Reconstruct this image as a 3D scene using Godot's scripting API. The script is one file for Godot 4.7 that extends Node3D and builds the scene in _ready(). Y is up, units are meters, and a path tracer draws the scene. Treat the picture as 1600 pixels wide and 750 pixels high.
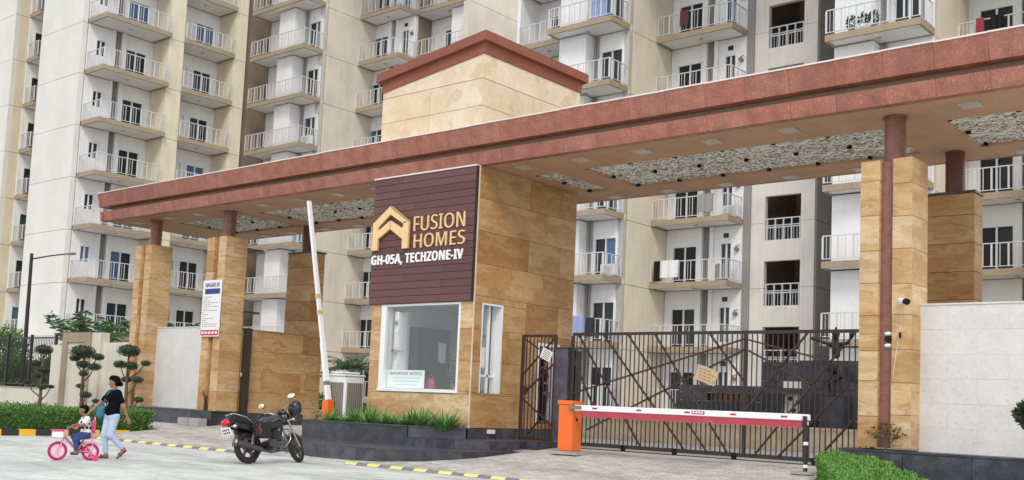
extends Node3D

const GL := 0.42          # level of the paved court inside the gate
const FLOOR0 := 1.4       # lowest balcony slab of the towers
const STOREY := 3.0
var M := {}
var used := {}
var rng := RandomNumberGenerator.new()
var noise_a: PackedByteArray
var noise_b: PackedByteArray
var noise_c: PackedByteArray
var unit_box: ArrayMesh
var soft_box: ArrayMesh

# ------------------------------------------------------------------ mesh collector
class MB:
	var v := PackedVector3Array()
	var n := PackedVector3Array()
	var t := Transform3D.IDENTITY
	func tri(a: Vector3, b: Vector3, c: Vector3) -> void:      # counter-clockwise seen from outside
		a = t * a; b = t * b; c = t * c
		var q := (b - a).cross(c - a).normalized()
		v.append(a); v.append(c); v.append(b)
		n.append(q); n.append(q); n.append(q)
	func quad(a: Vector3, b: Vector3, c: Vector3, d: Vector3) -> void:
		tri(a, b, c); tri(a, c, d)
	func tri_n(a: Vector3, b: Vector3, c: Vector3, na: Vector3, nb: Vector3, nc: Vector3) -> void:
		v.append(t * a); v.append(t * c); v.append(t * b)
		n.append((t.basis * na).normalized()); n.append((t.basis * nc).normalized()); n.append((t.basis * nb).normalized())
	func quad_n(a: Vector3, b: Vector3, c: Vector3, d: Vector3, na: Vector3, nb: Vector3, nc: Vector3, nd: Vector3) -> void:
		tri_n(a, b, c, na, nb, nc); tri_n(a, c, d, na, nc, nd)
	func bx(x0: float, x1: float, y0: float, y1: float, z0: float, z1: float) -> void:
		if x0 > x1: var s := x0; x0 = x1; x1 = s
		if y0 > y1: var s := y0; y0 = y1; y1 = s
		if z0 > z1: var s := z0; z0 = z1; z1 = s
		quad(Vector3(x0, y0, z1), Vector3(x1, y0, z1), Vector3(x1, y1, z1), Vector3(x0, y1, z1))
		quad(Vector3(x1, y0, z0), Vector3(x0, y0, z0), Vector3(x0, y1, z0), Vector3(x1, y1, z0))
		quad(Vector3(x1, y0, z1), Vector3(x1, y0, z0), Vector3(x1, y1, z0), Vector3(x1, y1, z1))
		quad(Vector3(x0, y0, z0), Vector3(x0, y0, z1), Vector3(x0, y1, z1), Vector3(x0, y1, z0))
		quad(Vector3(x0, y1, z1), Vector3(x1, y1, z1), Vector3(x1, y1, z0), Vector3(x0, y1, z0))
		quad(Vector3(x0, y0, z0), Vector3(x1, y0, z0), Vector3(x1, y0, z1), Vector3(x0, y0, z1))
	func soft(x0: float, x1: float, y0: float, y1: float, z0: float, z1: float, e: float) -> void:   # box with chamfered edges
		var c := [Vector3(x0, y0, z0), Vector3(x1, y1, z1)]
		var p := func(i: int, j: int, k: int, axis: int) -> Vector3:
			var q := Vector3(c[i].x, c[j].y, c[k].z)
			if axis != 0: q.x += e if i == 0 else -e
			if axis != 1: q.y += e if j == 0 else -e
			if axis != 2: q.z += e if k == 0 else -e
			return q
		quad(p.call(0, 0, 1, 2), p.call(1, 0, 1, 2), p.call(1, 1, 1, 2), p.call(0, 1, 1, 2))
		quad(p.call(1, 0, 0, 2), p.call(0, 0, 0, 2), p.call(0, 1, 0, 2), p.call(1, 1, 0, 2))
		quad(p.call(1, 0, 1, 0), p.call(1, 0, 0, 0), p.call(1, 1, 0, 0), p.call(1, 1, 1, 0))
		quad(p.call(0, 0, 0, 0), p.call(0, 0, 1, 0), p.call(0, 1, 1, 0), p.call(0, 1, 0, 0))
		quad(p.call(0, 1, 1, 1), p.call(1, 1, 1, 1), p.call(1, 1, 0, 1), p.call(0, 1, 0, 1))
		quad(p.call(0, 0, 0, 1), p.call(1, 0, 0, 1), p.call(1, 0, 1, 1), p.call(0, 0, 1, 1))
		quad(p.call(0, 1, 1, 2), p.call(1, 1, 1, 2), p.call(1, 1, 1, 1), p.call(0, 1, 1, 1))
		quad(p.call(0, 0, 1, 1), p.call(1, 0, 1, 1), p.call(1, 0, 1, 2), p.call(0, 0, 1, 2))
		quad(p.call(1, 1, 0, 2), p.call(0, 1, 0, 2), p.call(0, 1, 0, 1), p.call(1, 1, 0, 1))
		quad(p.call(1, 0, 0, 1), p.call(0, 0, 0, 1), p.call(0, 0, 0, 2), p.call(1, 0, 0, 2))
		quad(p.call(1, 0, 1, 2), p.call(1, 0, 1, 0), p.call(1, 1, 1, 0), p.call(1, 1, 1, 2))
		quad(p.call(0, 0, 1, 0), p.call(0, 0, 1, 2), p.call(0, 1, 1, 2), p.call(0, 1, 1, 0))
		quad(p.call(1, 0, 0, 0), p.call(1, 0, 0, 2), p.call(1, 1, 0, 2), p.call(1, 1, 0, 0))
		quad(p.call(0, 0, 0, 2), p.call(0, 0, 0, 0), p.call(0, 1, 0, 0), p.call(0, 1, 0, 2))
		quad(p.call(1, 1, 1, 0), p.call(1, 1, 0, 0), p.call(1, 1, 0, 1), p.call(1, 1, 1, 1))
		quad(p.call(0, 1, 0, 0), p.call(0, 1, 1, 0), p.call(0, 1, 1, 1), p.call(0, 1, 0, 1))
		quad(p.call(1, 0, 0, 0), p.call(1, 0, 1, 0), p.call(1, 0, 1, 1), p.call(1, 0, 0, 1))
		quad(p.call(0, 0, 1, 0), p.call(0, 0, 0, 0), p.call(0, 0, 0, 1), p.call(0, 0, 1, 1))
	func beam(a: Vector3, b: Vector3, w: float, h: float, up := Vector3.UP) -> void:      # a square bar from a to b
		var d := (b - a).normalized()
		if absf(d.dot(up.normalized())) > 0.99: up = Vector3.BACK
		var s := d.cross(up).normalized() * w * 0.5
		var u := s.cross(d).normalized() * h * 0.5
		var p := [a - s - u, a + s - u, a + s + u, a - s + u]
		var q := [b - s - u, b + s - u, b + s + u, b - s + u]
		for i in 4:
			var j := (i + 1) % 4
			quad(p[i], p[j], q[j], q[i])
		quad(p[3], p[2], p[1], p[0]); quad(q[0], q[1], q[2], q[3])
	func tube(pts: Array, r: Array, seg := 8, caps := true) -> void:
		var rings := []
		var norms := []
		var side := Vector3.ZERO
		for i in pts.size():
			var d: Vector3 = (pts[mini(i + 1, pts.size() - 1)] - pts[maxi(i - 1, 0)]).normalized()
			if i == 0:
				side = d.cross(Vector3.UP if absf(d.y) < 0.9 else Vector3.RIGHT).normalized()
			else:
				side = (side - d * side.dot(d)).normalized()
			var up := side.cross(d)
			var ring := []
			var nr := []
			for k in seg:
				var a := TAU * k / seg
				var o := side * cos(a) + up * sin(a)
				ring.append(pts[i] + o * float(r[mini(i, r.size() - 1)]))
				nr.append(o)
			rings.append(ring); norms.append(nr)
		for i in pts.size() - 1:
			for k in seg:
				var j := (k + 1) % seg
				quad_n(rings[i][j], rings[i][k], rings[i + 1][k], rings[i + 1][j], norms[i][j], norms[i][k], norms[i + 1][k], norms[i + 1][j])
		if caps:
			for k in seg:
				var j := (k + 1) % seg
				tri(pts[0], rings[0][k], rings[0][j])
				tri(pts[-1], rings[-1][j], rings[-1][k])
	func cyl(a: Vector3, b: Vector3, r0: float, r1: float, seg := 12) -> void:
		tube([a, b], [r0, r1], seg)
	func ball(c: Vector3, r: Vector3, nu := 12, nv := 8) -> void:
		var p := func(i: int, j: int) -> Vector3:
			var a := TAU * i / nu
			var b := PI * j / nv - PI / 2
			return Vector3(cos(a) * cos(b), sin(b), sin(a) * cos(b))
		for j in nv:
			for i in nu:
				var q := [p.call(i, j), p.call(i, j + 1), p.call(i + 1, j + 1), p.call(i + 1, j)]
				var m := [c + q[0] * r, c + q[1] * r, c + q[2] * r, c + q[3] * r]
				var k := [q[0] / r, q[1] / r, q[2] / r, q[3] / r]
				if j > 0: tri_n(m[0], m[1], m[3], k[0], k[1], k[3])
				if j < nv - 1: tri_n(m[1], m[2], m[3], k[1], k[2], k[3])
	func ring(c: Vector3, axis: Vector3, rad: float, r: float, nu := 24, nv := 8, a0 := 0.0, a1 := TAU) -> void:   # torus or arc of one
		var s := axis.cross(Vector3.UP if absf(axis.y) < 0.9 else Vector3.RIGHT).normalized()
		var u := axis.cross(s).normalized()
		var q := func(i: int, j: int) -> Array:
			var a := lerpf(a0, a1, float(i) / nu)
			var b := TAU * j / nv
			var o := s * cos(a) + u * sin(a)
			var nn := o * cos(b) + axis * sin(b)
			return [c + o * rad + nn * r, nn]
		for i in nu:
			for j in nv:
				var A: Array = q.call(i, j)
				var B: Array = q.call(i + 1, j)
				var C: Array = q.call(i + 1, j + 1)
				var D: Array = q.call(i, j + 1)
				quad_n(A[0], B[0], C[0], D[0], A[1], B[1], C[1], D[1])
	func prism(poly: PackedVector2Array, z0: float, z1: float) -> void:     # outline in x-y, thickness in z
		if Geometry2D.is_polygon_clockwise(poly): poly.reverse()
		var idx := Geometry2D.triangulate_polygon(poly)
		for i in range(0, idx.size(), 3):
			var a := poly[idx[i]]
			var b := poly[idx[i + 1]]
			var c := poly[idx[i + 2]]
			if (b - a).cross(c - a) < 0.0:
				var s := b; b = c; c = s
			tri(Vector3(a.x, a.y, z1), Vector3(b.x, b.y, z1), Vector3(c.x, c.y, z1))
			tri(Vector3(a.x, a.y, z0), Vector3(c.x, c.y, z0), Vector3(b.x, b.y, z0))
		for i in poly.size():
			var a := poly[i]
			var b := poly[(i + 1) % poly.size()]
			quad(Vector3(a.x, a.y, z0), Vector3(b.x, b.y, z0), Vector3(b.x, b.y, z1), Vector3(a.x, a.y, z1))
	func done() -> ArrayMesh:
		var m := ArrayMesh.new()
		if v.is_empty(): return m
		var a := []
		a.resize(Mesh.ARRAY_MAX)
		a[Mesh.ARRAY_VERTEX] = v
		a[Mesh.ARRAY_NORMAL] = n
		m.add_surface_from_arrays(Mesh.PRIMITIVE_TRIANGLES, a)
		return m

# ------------------------------------------------------------------ naming and placing
func numbered(called: String) -> String:
	used[called] = used.get(called, 0) + 1
	return called if used[called] == 1 else "%s_%03d" % [called, used[called] - 1]

func tag(o: Node, label: String, category := "", group := "", kind := "") -> Node:
	if label: o.set_meta("label", label)
	if category: o.set_meta("category", category)
	if group: o.set_meta("group", group)
	if kind: o.set_meta("kind", kind)
	return o

func thing(called: String, label: String, category: String, at := Vector3.ZERO, turn := 0.0, group := "") -> Node3D:
	var o := Node3D.new()
	o.name = numbered(called)
	add_child(o)
	o.position = at
	o.rotation.y = turn
	tag(o, label, category, group)
	return o

func part(called: String, mesh: Mesh, m: Material, parent: Node, xf := Transform3D.IDENTITY, label := "") -> MeshInstance3D:
	var o := MeshInstance3D.new()
	o.name = numbered(called) if parent == self else called
	o.mesh = mesh
	o.material_override = m
	parent.add_child(o, true)
	o.transform = xf
	if label: o.set_meta("label", label)
	return o

func slab(called: String, parent: Node, c: Vector3, s: Vector3, m: Material, soft := false) -> MeshInstance3D:   # one piece: a block of size s at c
	return part(called, soft_box if soft else unit_box, m, parent, Transform3D(Basis.from_scale(s), c))

func structure(called: String, mesh: Mesh, m: Material) -> MeshInstance3D:
	var o := part(called, mesh, m, self)
	o.set_meta("kind", "structure")
	return o

func copy(o: Node3D, at: Vector3, turn: float, label := "") -> Node3D:
	var c: Node3D = o.duplicate()
	c.name = numbered(o.name.trim_suffix("_001"))
	add_child(c)
	c.position = at
	c.rotation.y = turn
	if label: c.set_meta("label", label)
	return c

func pick(list: Array) -> Variant:
	return list[rng.randi() % list.size()]

# ------------------------------------------------------------------ materials
func seamless(freq: float, octaves: int, s: int, type := FastNoiseLite.TYPE_SIMPLEX_SMOOTH) -> PackedByteArray:
	var f := FastNoiseLite.new()
	f.seed = s; f.frequency = freq; f.noise_type = type; f.fractal_octaves = octaves
	var im := f.get_seamless_image(512, 512)
	im.convert(Image.FORMAT_L8)
	return im.get_data()

func at_noise(d: PackedByteArray, x: int, y: int) -> float:
	return d[((y & 511) << 9) | (x & 511)] / 255.0

func texture(paint: Callable, size := 512) -> ImageTexture:
	var d := PackedByteArray()
	d.resize(size * size * 3)
	var i := 0
	for y in size:
		for x in size:
			var c: Color = paint.call(x, y)
			d[i] = int(clampf(c.r, 0, 1) * 255); d[i + 1] = int(clampf(c.g, 0, 1) * 255); d[i + 2] = int(clampf(c.b, 0, 1) * 255)
			i += 3
	return ImageTexture.create_from_image(Image.create_from_data(size, size, false, Image.FORMAT_RGB8, d))

func c8(r: float, g: float, b: float) -> Color:
	return Color(r / 255.0, g / 255.0, b / 255.0)

func plain(called: String, c: Color, rough := 0.8, metal := 0.0, spec := 0.5) -> StandardMaterial3D:
	var m := StandardMaterial3D.new()
	m.resource_name = called
	m.albedo_color = c
	m.roughness = rough
	m.metallic = metal
	m.metallic_specular = spec
	M[called] = m
	return m

func grained(called: String, t: Texture2D, metres: float, rough := 0.8, tint := Color.WHITE, bump := 0.0, offset := Vector3.ZERO, spec := 0.5) -> StandardMaterial3D:
	var m := plain(called, tint, rough, 0.0, spec)
	m.albedo_texture = t
	m.uv1_triplanar = true
	m.uv1_world_triplanar = true
	m.uv1_triplanar_sharpness = 8.0
	m.uv1_scale = Vector3.ONE / metres
	m.uv1_offset = offset
	if called.begins_with("sand") or called.begins_with("brown"): m.uv1_scale = Vector3(0.17, 0.46, 0.17)
	if bump > 0.0:
		m.heightmap_enabled = true
		m.heightmap_texture = t
		m.heightmap_scale = bump
	return m

func stain(m: StandardMaterial3D, t: Texture2D, k: Vector3) -> void:      # a second, larger layer multiplied over the first
	m.detail_enabled = true
	m.detail_blend_mode = BaseMaterial3D.BLEND_MODE_MUL
	m.detail_albedo = t
	m.detail_uv_layer = BaseMaterial3D.DETAIL_UV_2
	m.uv2_triplanar = true
	m.uv2_world_triplanar = true
	m.uv2_triplanar_sharpness = 8.0
	m.uv2_scale = k

func leafy(called: String, c: Color, spec := 0.35) -> StandardMaterial3D:
	var m := plain(called, c, 0.6, 0.0, spec)
	m.backlight_enabled = true
	m.backlight = c * 0.5
	m.cull_mode = BaseMaterial3D.CULL_DISABLED
	return m

func make_materials() -> void:
	noise_a = seamless(0.006, 4, 3)
	noise_b = seamless(0.03, 4, 11)
	noise_c = seamless(0.25, 2, 23, FastNoiseLite.TYPE_VALUE)
	var sand := texture(func(x: int, y: int) -> Color:      # sawn sandstone: soft level bands, a few darker veins
		var n1 := at_noise(noise_a, x, y)
		var n2 := at_noise(noise_a, x + 170, y + 240)
		var n3 := at_noise(noise_b, x, y)
		var band := smoothstep(0.3, 0.7, at_noise(noise_b, x / 4 * 4, y) * 0.35 + n1 * 0.65)
		var w := n1 * 0.9 + n3 * 0.10
		var vein := pow(clampf(sin(TAU * (y * 4.0 / 512.0 + w * 2.0)), 0.0, 1.0), 14.0) * smoothstep(0.40, 0.58, n2)
		var lightv := pow(clampf(sin(TAU * (y * 3.0 / 512.0 + w * 1.6 + 0.4)), 0.0, 1.0), 6.0) * smoothstep(0.4, 0.6, 1.0 - n2)
		var g := at_noise(noise_c, x, y) - 0.5
		var c := c8(212, 184, 144).lerp(c8(194, 158, 112), band)
		c = c.lerp(c8(164, 120, 76), vein * 0.5)
		c = c.lerp(c8(230, 210, 178), lightv * 0.42)
		return c + Color(g, g, g) * 0.05)
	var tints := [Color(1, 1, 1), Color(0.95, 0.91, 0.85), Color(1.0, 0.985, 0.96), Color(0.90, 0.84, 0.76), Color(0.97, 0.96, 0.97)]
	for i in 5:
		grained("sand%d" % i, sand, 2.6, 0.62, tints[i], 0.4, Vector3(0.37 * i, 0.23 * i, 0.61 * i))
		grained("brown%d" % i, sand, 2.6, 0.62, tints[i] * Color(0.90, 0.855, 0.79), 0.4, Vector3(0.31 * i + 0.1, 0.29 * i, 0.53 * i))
	var pale := texture(func(x: int, y: int) -> Color:
		var a := at_noise(noise_a, x, y)
		var b := at_noise(noise_b, x, y)
		var g := at_noise(noise_c, x, y) - 0.5
		var c := c8(228, 212, 188).lerp(c8(220, 198, 166), clampf(a * 1.6 - 0.4, 0, 1))
		c = c.lerp(c8(204, 176, 136), smoothstep(0.70, 0.80, at_noise(noise_a, x + 300, y + 100)) * 0.5)
		return c + Color(g, g, g) * 0.03 + Color(b - 0.5, b - 0.5, b - 0.5) * 0.04)
	for i in 3:
		grained("pale%d" % i, pale, 3.4, 0.7, [Color(1, 1, 1), Color(0.97, 0.96, 0.94), Color(1, 0.98, 0.95)][i], 0.2, Vector3(0.43 * i, 0.3 * i, 0.7 * i))
	var red := texture(func(x: int, y: int) -> Color:
		var g := at_noise(noise_c, x, y)
		var h := at_noise(noise_c, x + 77, y + 200)
		var s := at_noise(noise_b, x, y)
		var big := at_noise(noise_a, x, y)
		var c := c8(164, 104, 90).lerp(c8(188, 142, 126), smoothstep(0.58, 0.8, g)).lerp(c8(132, 80, 68), smoothstep(0.66, 0.86, h) * 0.5)
		c = c.lerp(c8(178, 140, 130), clampf(s * 1.6 - 0.9, 0, 1) * 0.5)
		return c * (0.9 + 0.2 * big))
	for i in 3:
		grained("red%d" % i, red, 1.9, 0.45, [Color(1, 1, 1), Color(0.95, 0.92, 0.92), Color(1.0, 0.97, 0.95)][i], 0.3, Vector3(0.3 * i, 0.6 * i, 0.2 * i))
	grained("red_column", red, 1.3, 0.4, Color(0.80, 0.80, 0.77))
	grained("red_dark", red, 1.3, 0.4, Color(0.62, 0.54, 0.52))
	var dark := texture(func(x: int, y: int) -> Color:
		var g := at_noise(noise_c, x, y)
		var a := at_noise(noise_a, x, y)
		var b := at_noise(noise_b, x * 2, y * 2)
		var c := c8(60, 60, 68).lerp(c8(92, 92, 102), smoothstep(0.5, 0.9, g) * 0.6).lerp(c8(112, 112, 120), smoothstep(0.62, 0.8, b) * 0.35)
		return c * (0.75 + 0.5 * a))
	for i in 3:
		grained("granite%d" % i, dark, 1.5, 0.34, [Color(1, 1, 1), Color(0.86, 0.86, 0.88), Color(1.12, 1.1, 1.1)][i], 0.15, Vector3(0.4 * i, 0.2 * i, 0.7 * i))
	var marble := texture(func(x: int, y: int) -> Color:
		var a := at_noise(noise_a, x, y)
		var b := at_noise(noise_b, x, y)
		var g := at_noise(noise_c, x, y) - 0.5
		var c := c8(227, 226, 224).lerp(c8(216, 215, 213), clampf(b * 2.2 - 1.0, 0, 1) * 0.5)
		c = c.lerp(c8(194, 194, 198), smoothstep(0.70, 0.86, at_noise(noise_b, x + 131, y + 57)) * 0.4)
		return c * (0.97 + 0.05 * a) + Color(g, g, g) * 0.05)
	for i in 3:
		grained("marble%d" % i, marble, 2.2, 0.55, [Color(0.975, 0.97, 0.965), Color(0.965, 0.962, 0.96), Color(0.97, 0.965, 0.96)][i], 0.5, Vector3(0.4 * i, 0.2 * i, 0.7 * i))
	var paint := texture(func(x: int, y: int) -> Color:      # painted plaster with rain streaks
		var st := at_noise(noise_b, x * 3, y / 6)
		var a := at_noise(noise_a, x, y)
		var g := at_noise(noise_c, x, y) - 0.5
		var k := 0.985 - 0.02 * clampf(st * 2.0 - 0.9, 0, 1) - 0.05 * a + g * 0.02
		return Color(k, k * 0.997, k * 0.992))
	grained("cream", paint, 7.0, 0.85, c8(238, 230, 213))
	grained("cream_yellow", paint, 7.0, 0.85, c8(240, 231, 208))
	grained("cream_beige", paint, 7.0, 0.85, c8(234, 227, 214))
	grained("stair_cream", paint, 7.0, 0.85, c8(242, 239, 231))
	grained("gable_white", paint, 9.0, 0.85, c8(242, 241, 236))
	grained("white_wall", paint, 6.0, 0.85, c8(250, 251, 253))
	grained("taupe", paint, 5.0, 0.85, c8(178, 162, 140))
	grained("taupe_dark", paint, 6.0, 0.85, c8(160, 146, 130))
	grained("grey_wall", paint, 6.0, 0.85, c8(190, 188, 184))
	grained("boundary_cream", paint, 5.0, 0.85, c8(232, 228, 214))
	grained("soffit_paint", paint, 5.0, 0.75, c8(206, 166, 134))
	grained("roof_paint", paint, 4.0, 0.7, c8(150, 88, 70))
	var rain := texture(func(x: int, y: int) -> Color:      # long runs of dirt under edges, and a little patchiness
		var st := smoothstep(0.55, 0.85, at_noise(noise_b, x * 4, y / 16 * 1)) * smoothstep(0.35, 0.75, at_noise(noise_a, x * 2, y))
		var k := 1.0 - 0.07 * st - 0.03 * smoothstep(0.5, 0.8, at_noise(noise_a, x + 99, y + 31))
		return Color(k, k * 0.995, k * 0.985))
	for q in ["cream", "cream_yellow", "cream_beige", "stair_cream", "taupe", "grey_wall", "boundary_cream", "taupe_dark", "soffit_paint", "roof_paint"]:
		stain(M[q], rain, Vector3(0.19, 0.08, 0.19))
	var grime := texture(func(x: int, y: int) -> Color:
		var a := smoothstep(0.42, 0.72, at_noise(noise_a, x, y))
		var b := smoothstep(0.58, 0.8, at_noise(noise_b, x, y * 2))
		var k := 1.0 - 0.09 * a - 0.16 * b * at_noise(noise_a, x + 200, y + 90)
		return Color(k, k, k * 0.995))
	var conc := texture(func(x: int, y: int) -> Color:
		var a := at_noise(noise_a, x, y)
		var b := at_noise(noise_b, x, y)
		var g := at_noise(noise_c, x, y) - 0.5
		var k := 0.86 + 0.10 * (a - 0.5) + 0.07 * (b - 0.5) + g * 0.10
		return Color(k, k * 0.995, k * 0.985))
	grained("concrete", conc, 5.5, 0.85, c8(240, 242, 238), 0.3)
	stain(M.concrete, grime, Vector3(0.05, 0.05, 0.13))
	grained("concrete_edge", conc, 2.5, 0.85, c8(190, 188, 184), 0.3)
	grained("soil", conc, 2.0, 0.95, c8(98, 82, 64), 2.0)
	grained("court", conc, 4.0, 0.85, c8(225, 223, 220), 0.3)
	var pave := texture(func(x: int, y: int) -> Color:      # small interlocking pavers, too fine to tell apart from here
		var row := y / 32
		var px := (x + (16 if row % 2 == 1 else 0)) & 511
		var edge := (px % 64) < 3 or (y % 32) < 3
		var id := ((px / 64) * 37 + row * 91) & 511
		var tone := at_noise(noise_c, id * 5, id * 11)
		var a := at_noise(noise_a, x, y)
		var g := at_noise(noise_b, x * 3, y * 3)
		var k := 0.76 + 0.10 * tone + 0.14 * (a - 0.5) + 0.10 * (g - 0.5)
		if edge: k *= 0.72
		return Color(k, k * 0.985, k * 0.96))
	grained("pavers", pave, 1.9, 0.9, c8(246, 244, 242), 0.6)
	stain(M.pavers, grime, Vector3(0.08, 0.05, 0.16))
	for i in 3: stain(M["red%d" % i], rain, Vector3(0.5, 0.22, 0.5))
	plain("white_metal", c8(210, 211, 214), 0.45)
	plain("black_metal", c8(46, 40, 38), 0.5)
	plain("rust_metal", c8(66, 44, 38), 0.6)
	plain("dark_gap", c8(70, 62, 52), 0.9)
	plain("coping", c8(228, 222, 216), 0.8)
	plain("screen_back", c8(200, 188, 164), 0.9)
	plain("screen_leaf", c8(244, 240, 230), 0.6)
	plain("pipe_grey", c8(150, 148, 146), 0.6)
	plain("shaft_dark", c8(150, 147, 142), 0.8)
	plain("pane_dark", c8(50, 54, 57), 0.12, 0.0, 0.3)
	plain("pane_grey", c8(70, 76, 80), 0.15, 0.0, 0.3)
	plain("pane_blue", c8(84, 116, 148), 0.25, 0.0, 0.3)
	plain("pane_teal", c8(48, 74, 86), 0.15, 0.0, 0.3)
	plain("frame_white", c8(236, 237, 239), 0.4)
	plain("lamp_glass", c8(196, 184, 170), 0.35)
	plain("fan_grey", c8(120, 118, 116), 0.5)
	plain("orange", c8(238, 112, 40), 0.4)
	plain("boom_white", c8(238, 238, 240), 0.35)
	plain("boom_red", c8(176, 34, 48), 0.4)
	plain("skirt_red", c8(176, 66, 80), 0.7)
	plain("kerb_yellow", c8(236, 186, 58), 0.7)
	plain("kerb_black", c8(52, 52, 54), 0.8)
	plain("bump_yellow", c8(236, 220, 140), 0.7)
	plain("bump_grey", c8(128, 126, 124), 0.85)
	plain("plank0", c8(96, 60, 60), 0.55)
	plain("plank1", c8(103, 65, 64), 0.55)
	plain("plank2", c8(89, 55, 55), 0.55)
	plain("plank_gap", c8(48, 30, 32), 0.8)
	plain("gold", c8(234, 196, 142), 0.38, 0.15)
	plain("gold_shade", c8(168, 134, 92), 0.38, 0.2)
	plain("letter_white", c8(244, 244, 246), 0.4)
	plain("paper", c8(236, 236, 234), 0.8)
	plain("ink_grey", c8(120, 122, 128), 0.9)
	plain("notice_pale", c8(222, 236, 232), 0.6)
	plain("ink_faint", c8(186, 196, 198), 0.9)
	plain("cloth_blue", c8(150, 168, 208), 0.9)
	plain("pad_dark", c8(96, 90, 82), 0.9)
	plain("groove_paint", c8(150, 134, 110), 0.9)
	plain("decal_maroon", c8(98, 54, 60), 0.9)
	plain("card", c8(198, 172, 138), 0.9)
	plain("card_ink", c8(150, 122, 96), 0.9)
	plain("ink_blue", c8(62, 66, 132), 0.8)
	plain("ink_red", c8(196, 70, 78), 0.8)
	plain("cabinet_navy", c8(30, 35, 48), 0.5)
	plain("red_bag", c8(156, 56, 62), 0.7)
	plain("room_wall", c8(196, 202, 204), 0.9)
	plain("black_plastic", c8(24, 24, 26), 0.5, 0.0, 0.3)
	plain("cooler_white", c8(226, 226, 228), 0.5)
	plain("cooler_pad", c8(138, 132, 122), 0.9)
	plain("bark", c8(104, 88, 74), 0.9)
	plain("bark_pale", c8(150, 134, 112), 0.9)
	plain("bronze", c8(44, 40, 38), 0.5, 0.3)
	leafy("leaf_hedge", c8(112, 150, 78))
	leafy("leaf_hedge_dark", c8(84, 118, 62))
	leafy("leaf_bright", c8(116, 160, 78))
	leafy("leaf_bright_dark", c8(86, 128, 58))
	leafy("leaf_topiary", c8(78, 96, 72))
	leafy("leaf_topiary_dark", c8(64, 80, 60))
	leafy("leaf_spike", c8(98, 144, 74))
	leafy("leaf_spike_pale", c8(138, 172, 104))
	leafy("leaf_palm", c8(88, 112, 80))
	leafy("leaf_dry", c8(98, 92, 62))
	var glass := plain("window_glass", Color(0.80, 0.90, 0.90, 0.02), 0.02, 0.0, 0.42)
	glass.transparency = BaseMaterial3D.TRANSPARENCY_ALPHA

# ------------------------------------------------------------------ scene
func _ready() -> void:
	rng.seed = 7
	var cam := Camera3D.new()
	cam.name = "camera"
	cam.position = Vector3(0, 1.4, 0)
	cam.rotation_order = EULER_ORDER_YXZ
	cam.rotation_degrees = Vector3(5.26, 40.28, 2.45)
	cam.near = 0.1
	cam.far = 600.0
	cam.set_frustum(0.1 * 750.0 / 1680.0, Vector2(0, 0.1 * 103.0 / 1680.0), 0.1, 600.0)
	cam.current = true
	add_child(cam)
	var sky := ProceduralSkyMaterial.new()
	sky.sky_top_color = Color(0.74, 0.77, 0.82)
	sky.sky_horizon_color = Color(0.99, 1.0, 1.0)
	sky.sky_curve = 0.2
	sky.ground_bottom_color = Color(0.55, 0.54, 0.52)
	sky.ground_horizon_color = Color(0.8, 0.8, 0.79)
	sky.sky_energy_multiplier = 1.25
	sky.sun_angle_max = 30.0
	var env := Environment.new()
	env.background_mode = Environment.BG_SKY
	env.sky = Sky.new()
	env.sky.sky_material = sky
	env.background_energy_multiplier = 1.0
	env.tonemap_mode = Environment.TONE_MAPPER_LINEAR
	env.tonemap_exposure = 1.09
	env.sdfgi_enabled = true
	env.ssao_enabled = true
	env.ssil_enabled = true
	var we := WorldEnvironment.new()
	we.name = "environment"
	we.environment = env
	add_child(we)
	var sun := DirectionalLight3D.new()
	sun.name = "sun"
	sun.light_energy = 0.5
	sun.light_color = Color(1.0, 0.97, 0.92)
	sun.light_angular_distance = 20.0
	sun.shadow_enabled = true
	add_child(sun)
	sun.look_at_from_position(Vector3.ZERO, Vector3(-0.55, -0.80, -0.62))

	make_materials()
	var b := MB.new()
	b.bx(-0.5, 0.5, -0.5, 0.5, -0.5, 0.5)
	unit_box = b.done()
	b = MB.new()
	b.soft(-0.5, 0.5, -0.5, 0.5, -0.5, 0.5, 0.012)
	soft_box = b.done()
	make_ground()
	make_towers()
	make_canopy()
	make_gatehouse()
	make_columns()
	make_walls()
	make_gates()
	make_steps()
	make_left_side()
	make_court()
	make_plants()
	make_small_things()
	make_motorcycle()
	make_people()

func ramp(z: float) -> float:
	return clampf((-15.6 - z) / 4.9, 0.0, 1.0) * GL

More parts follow.
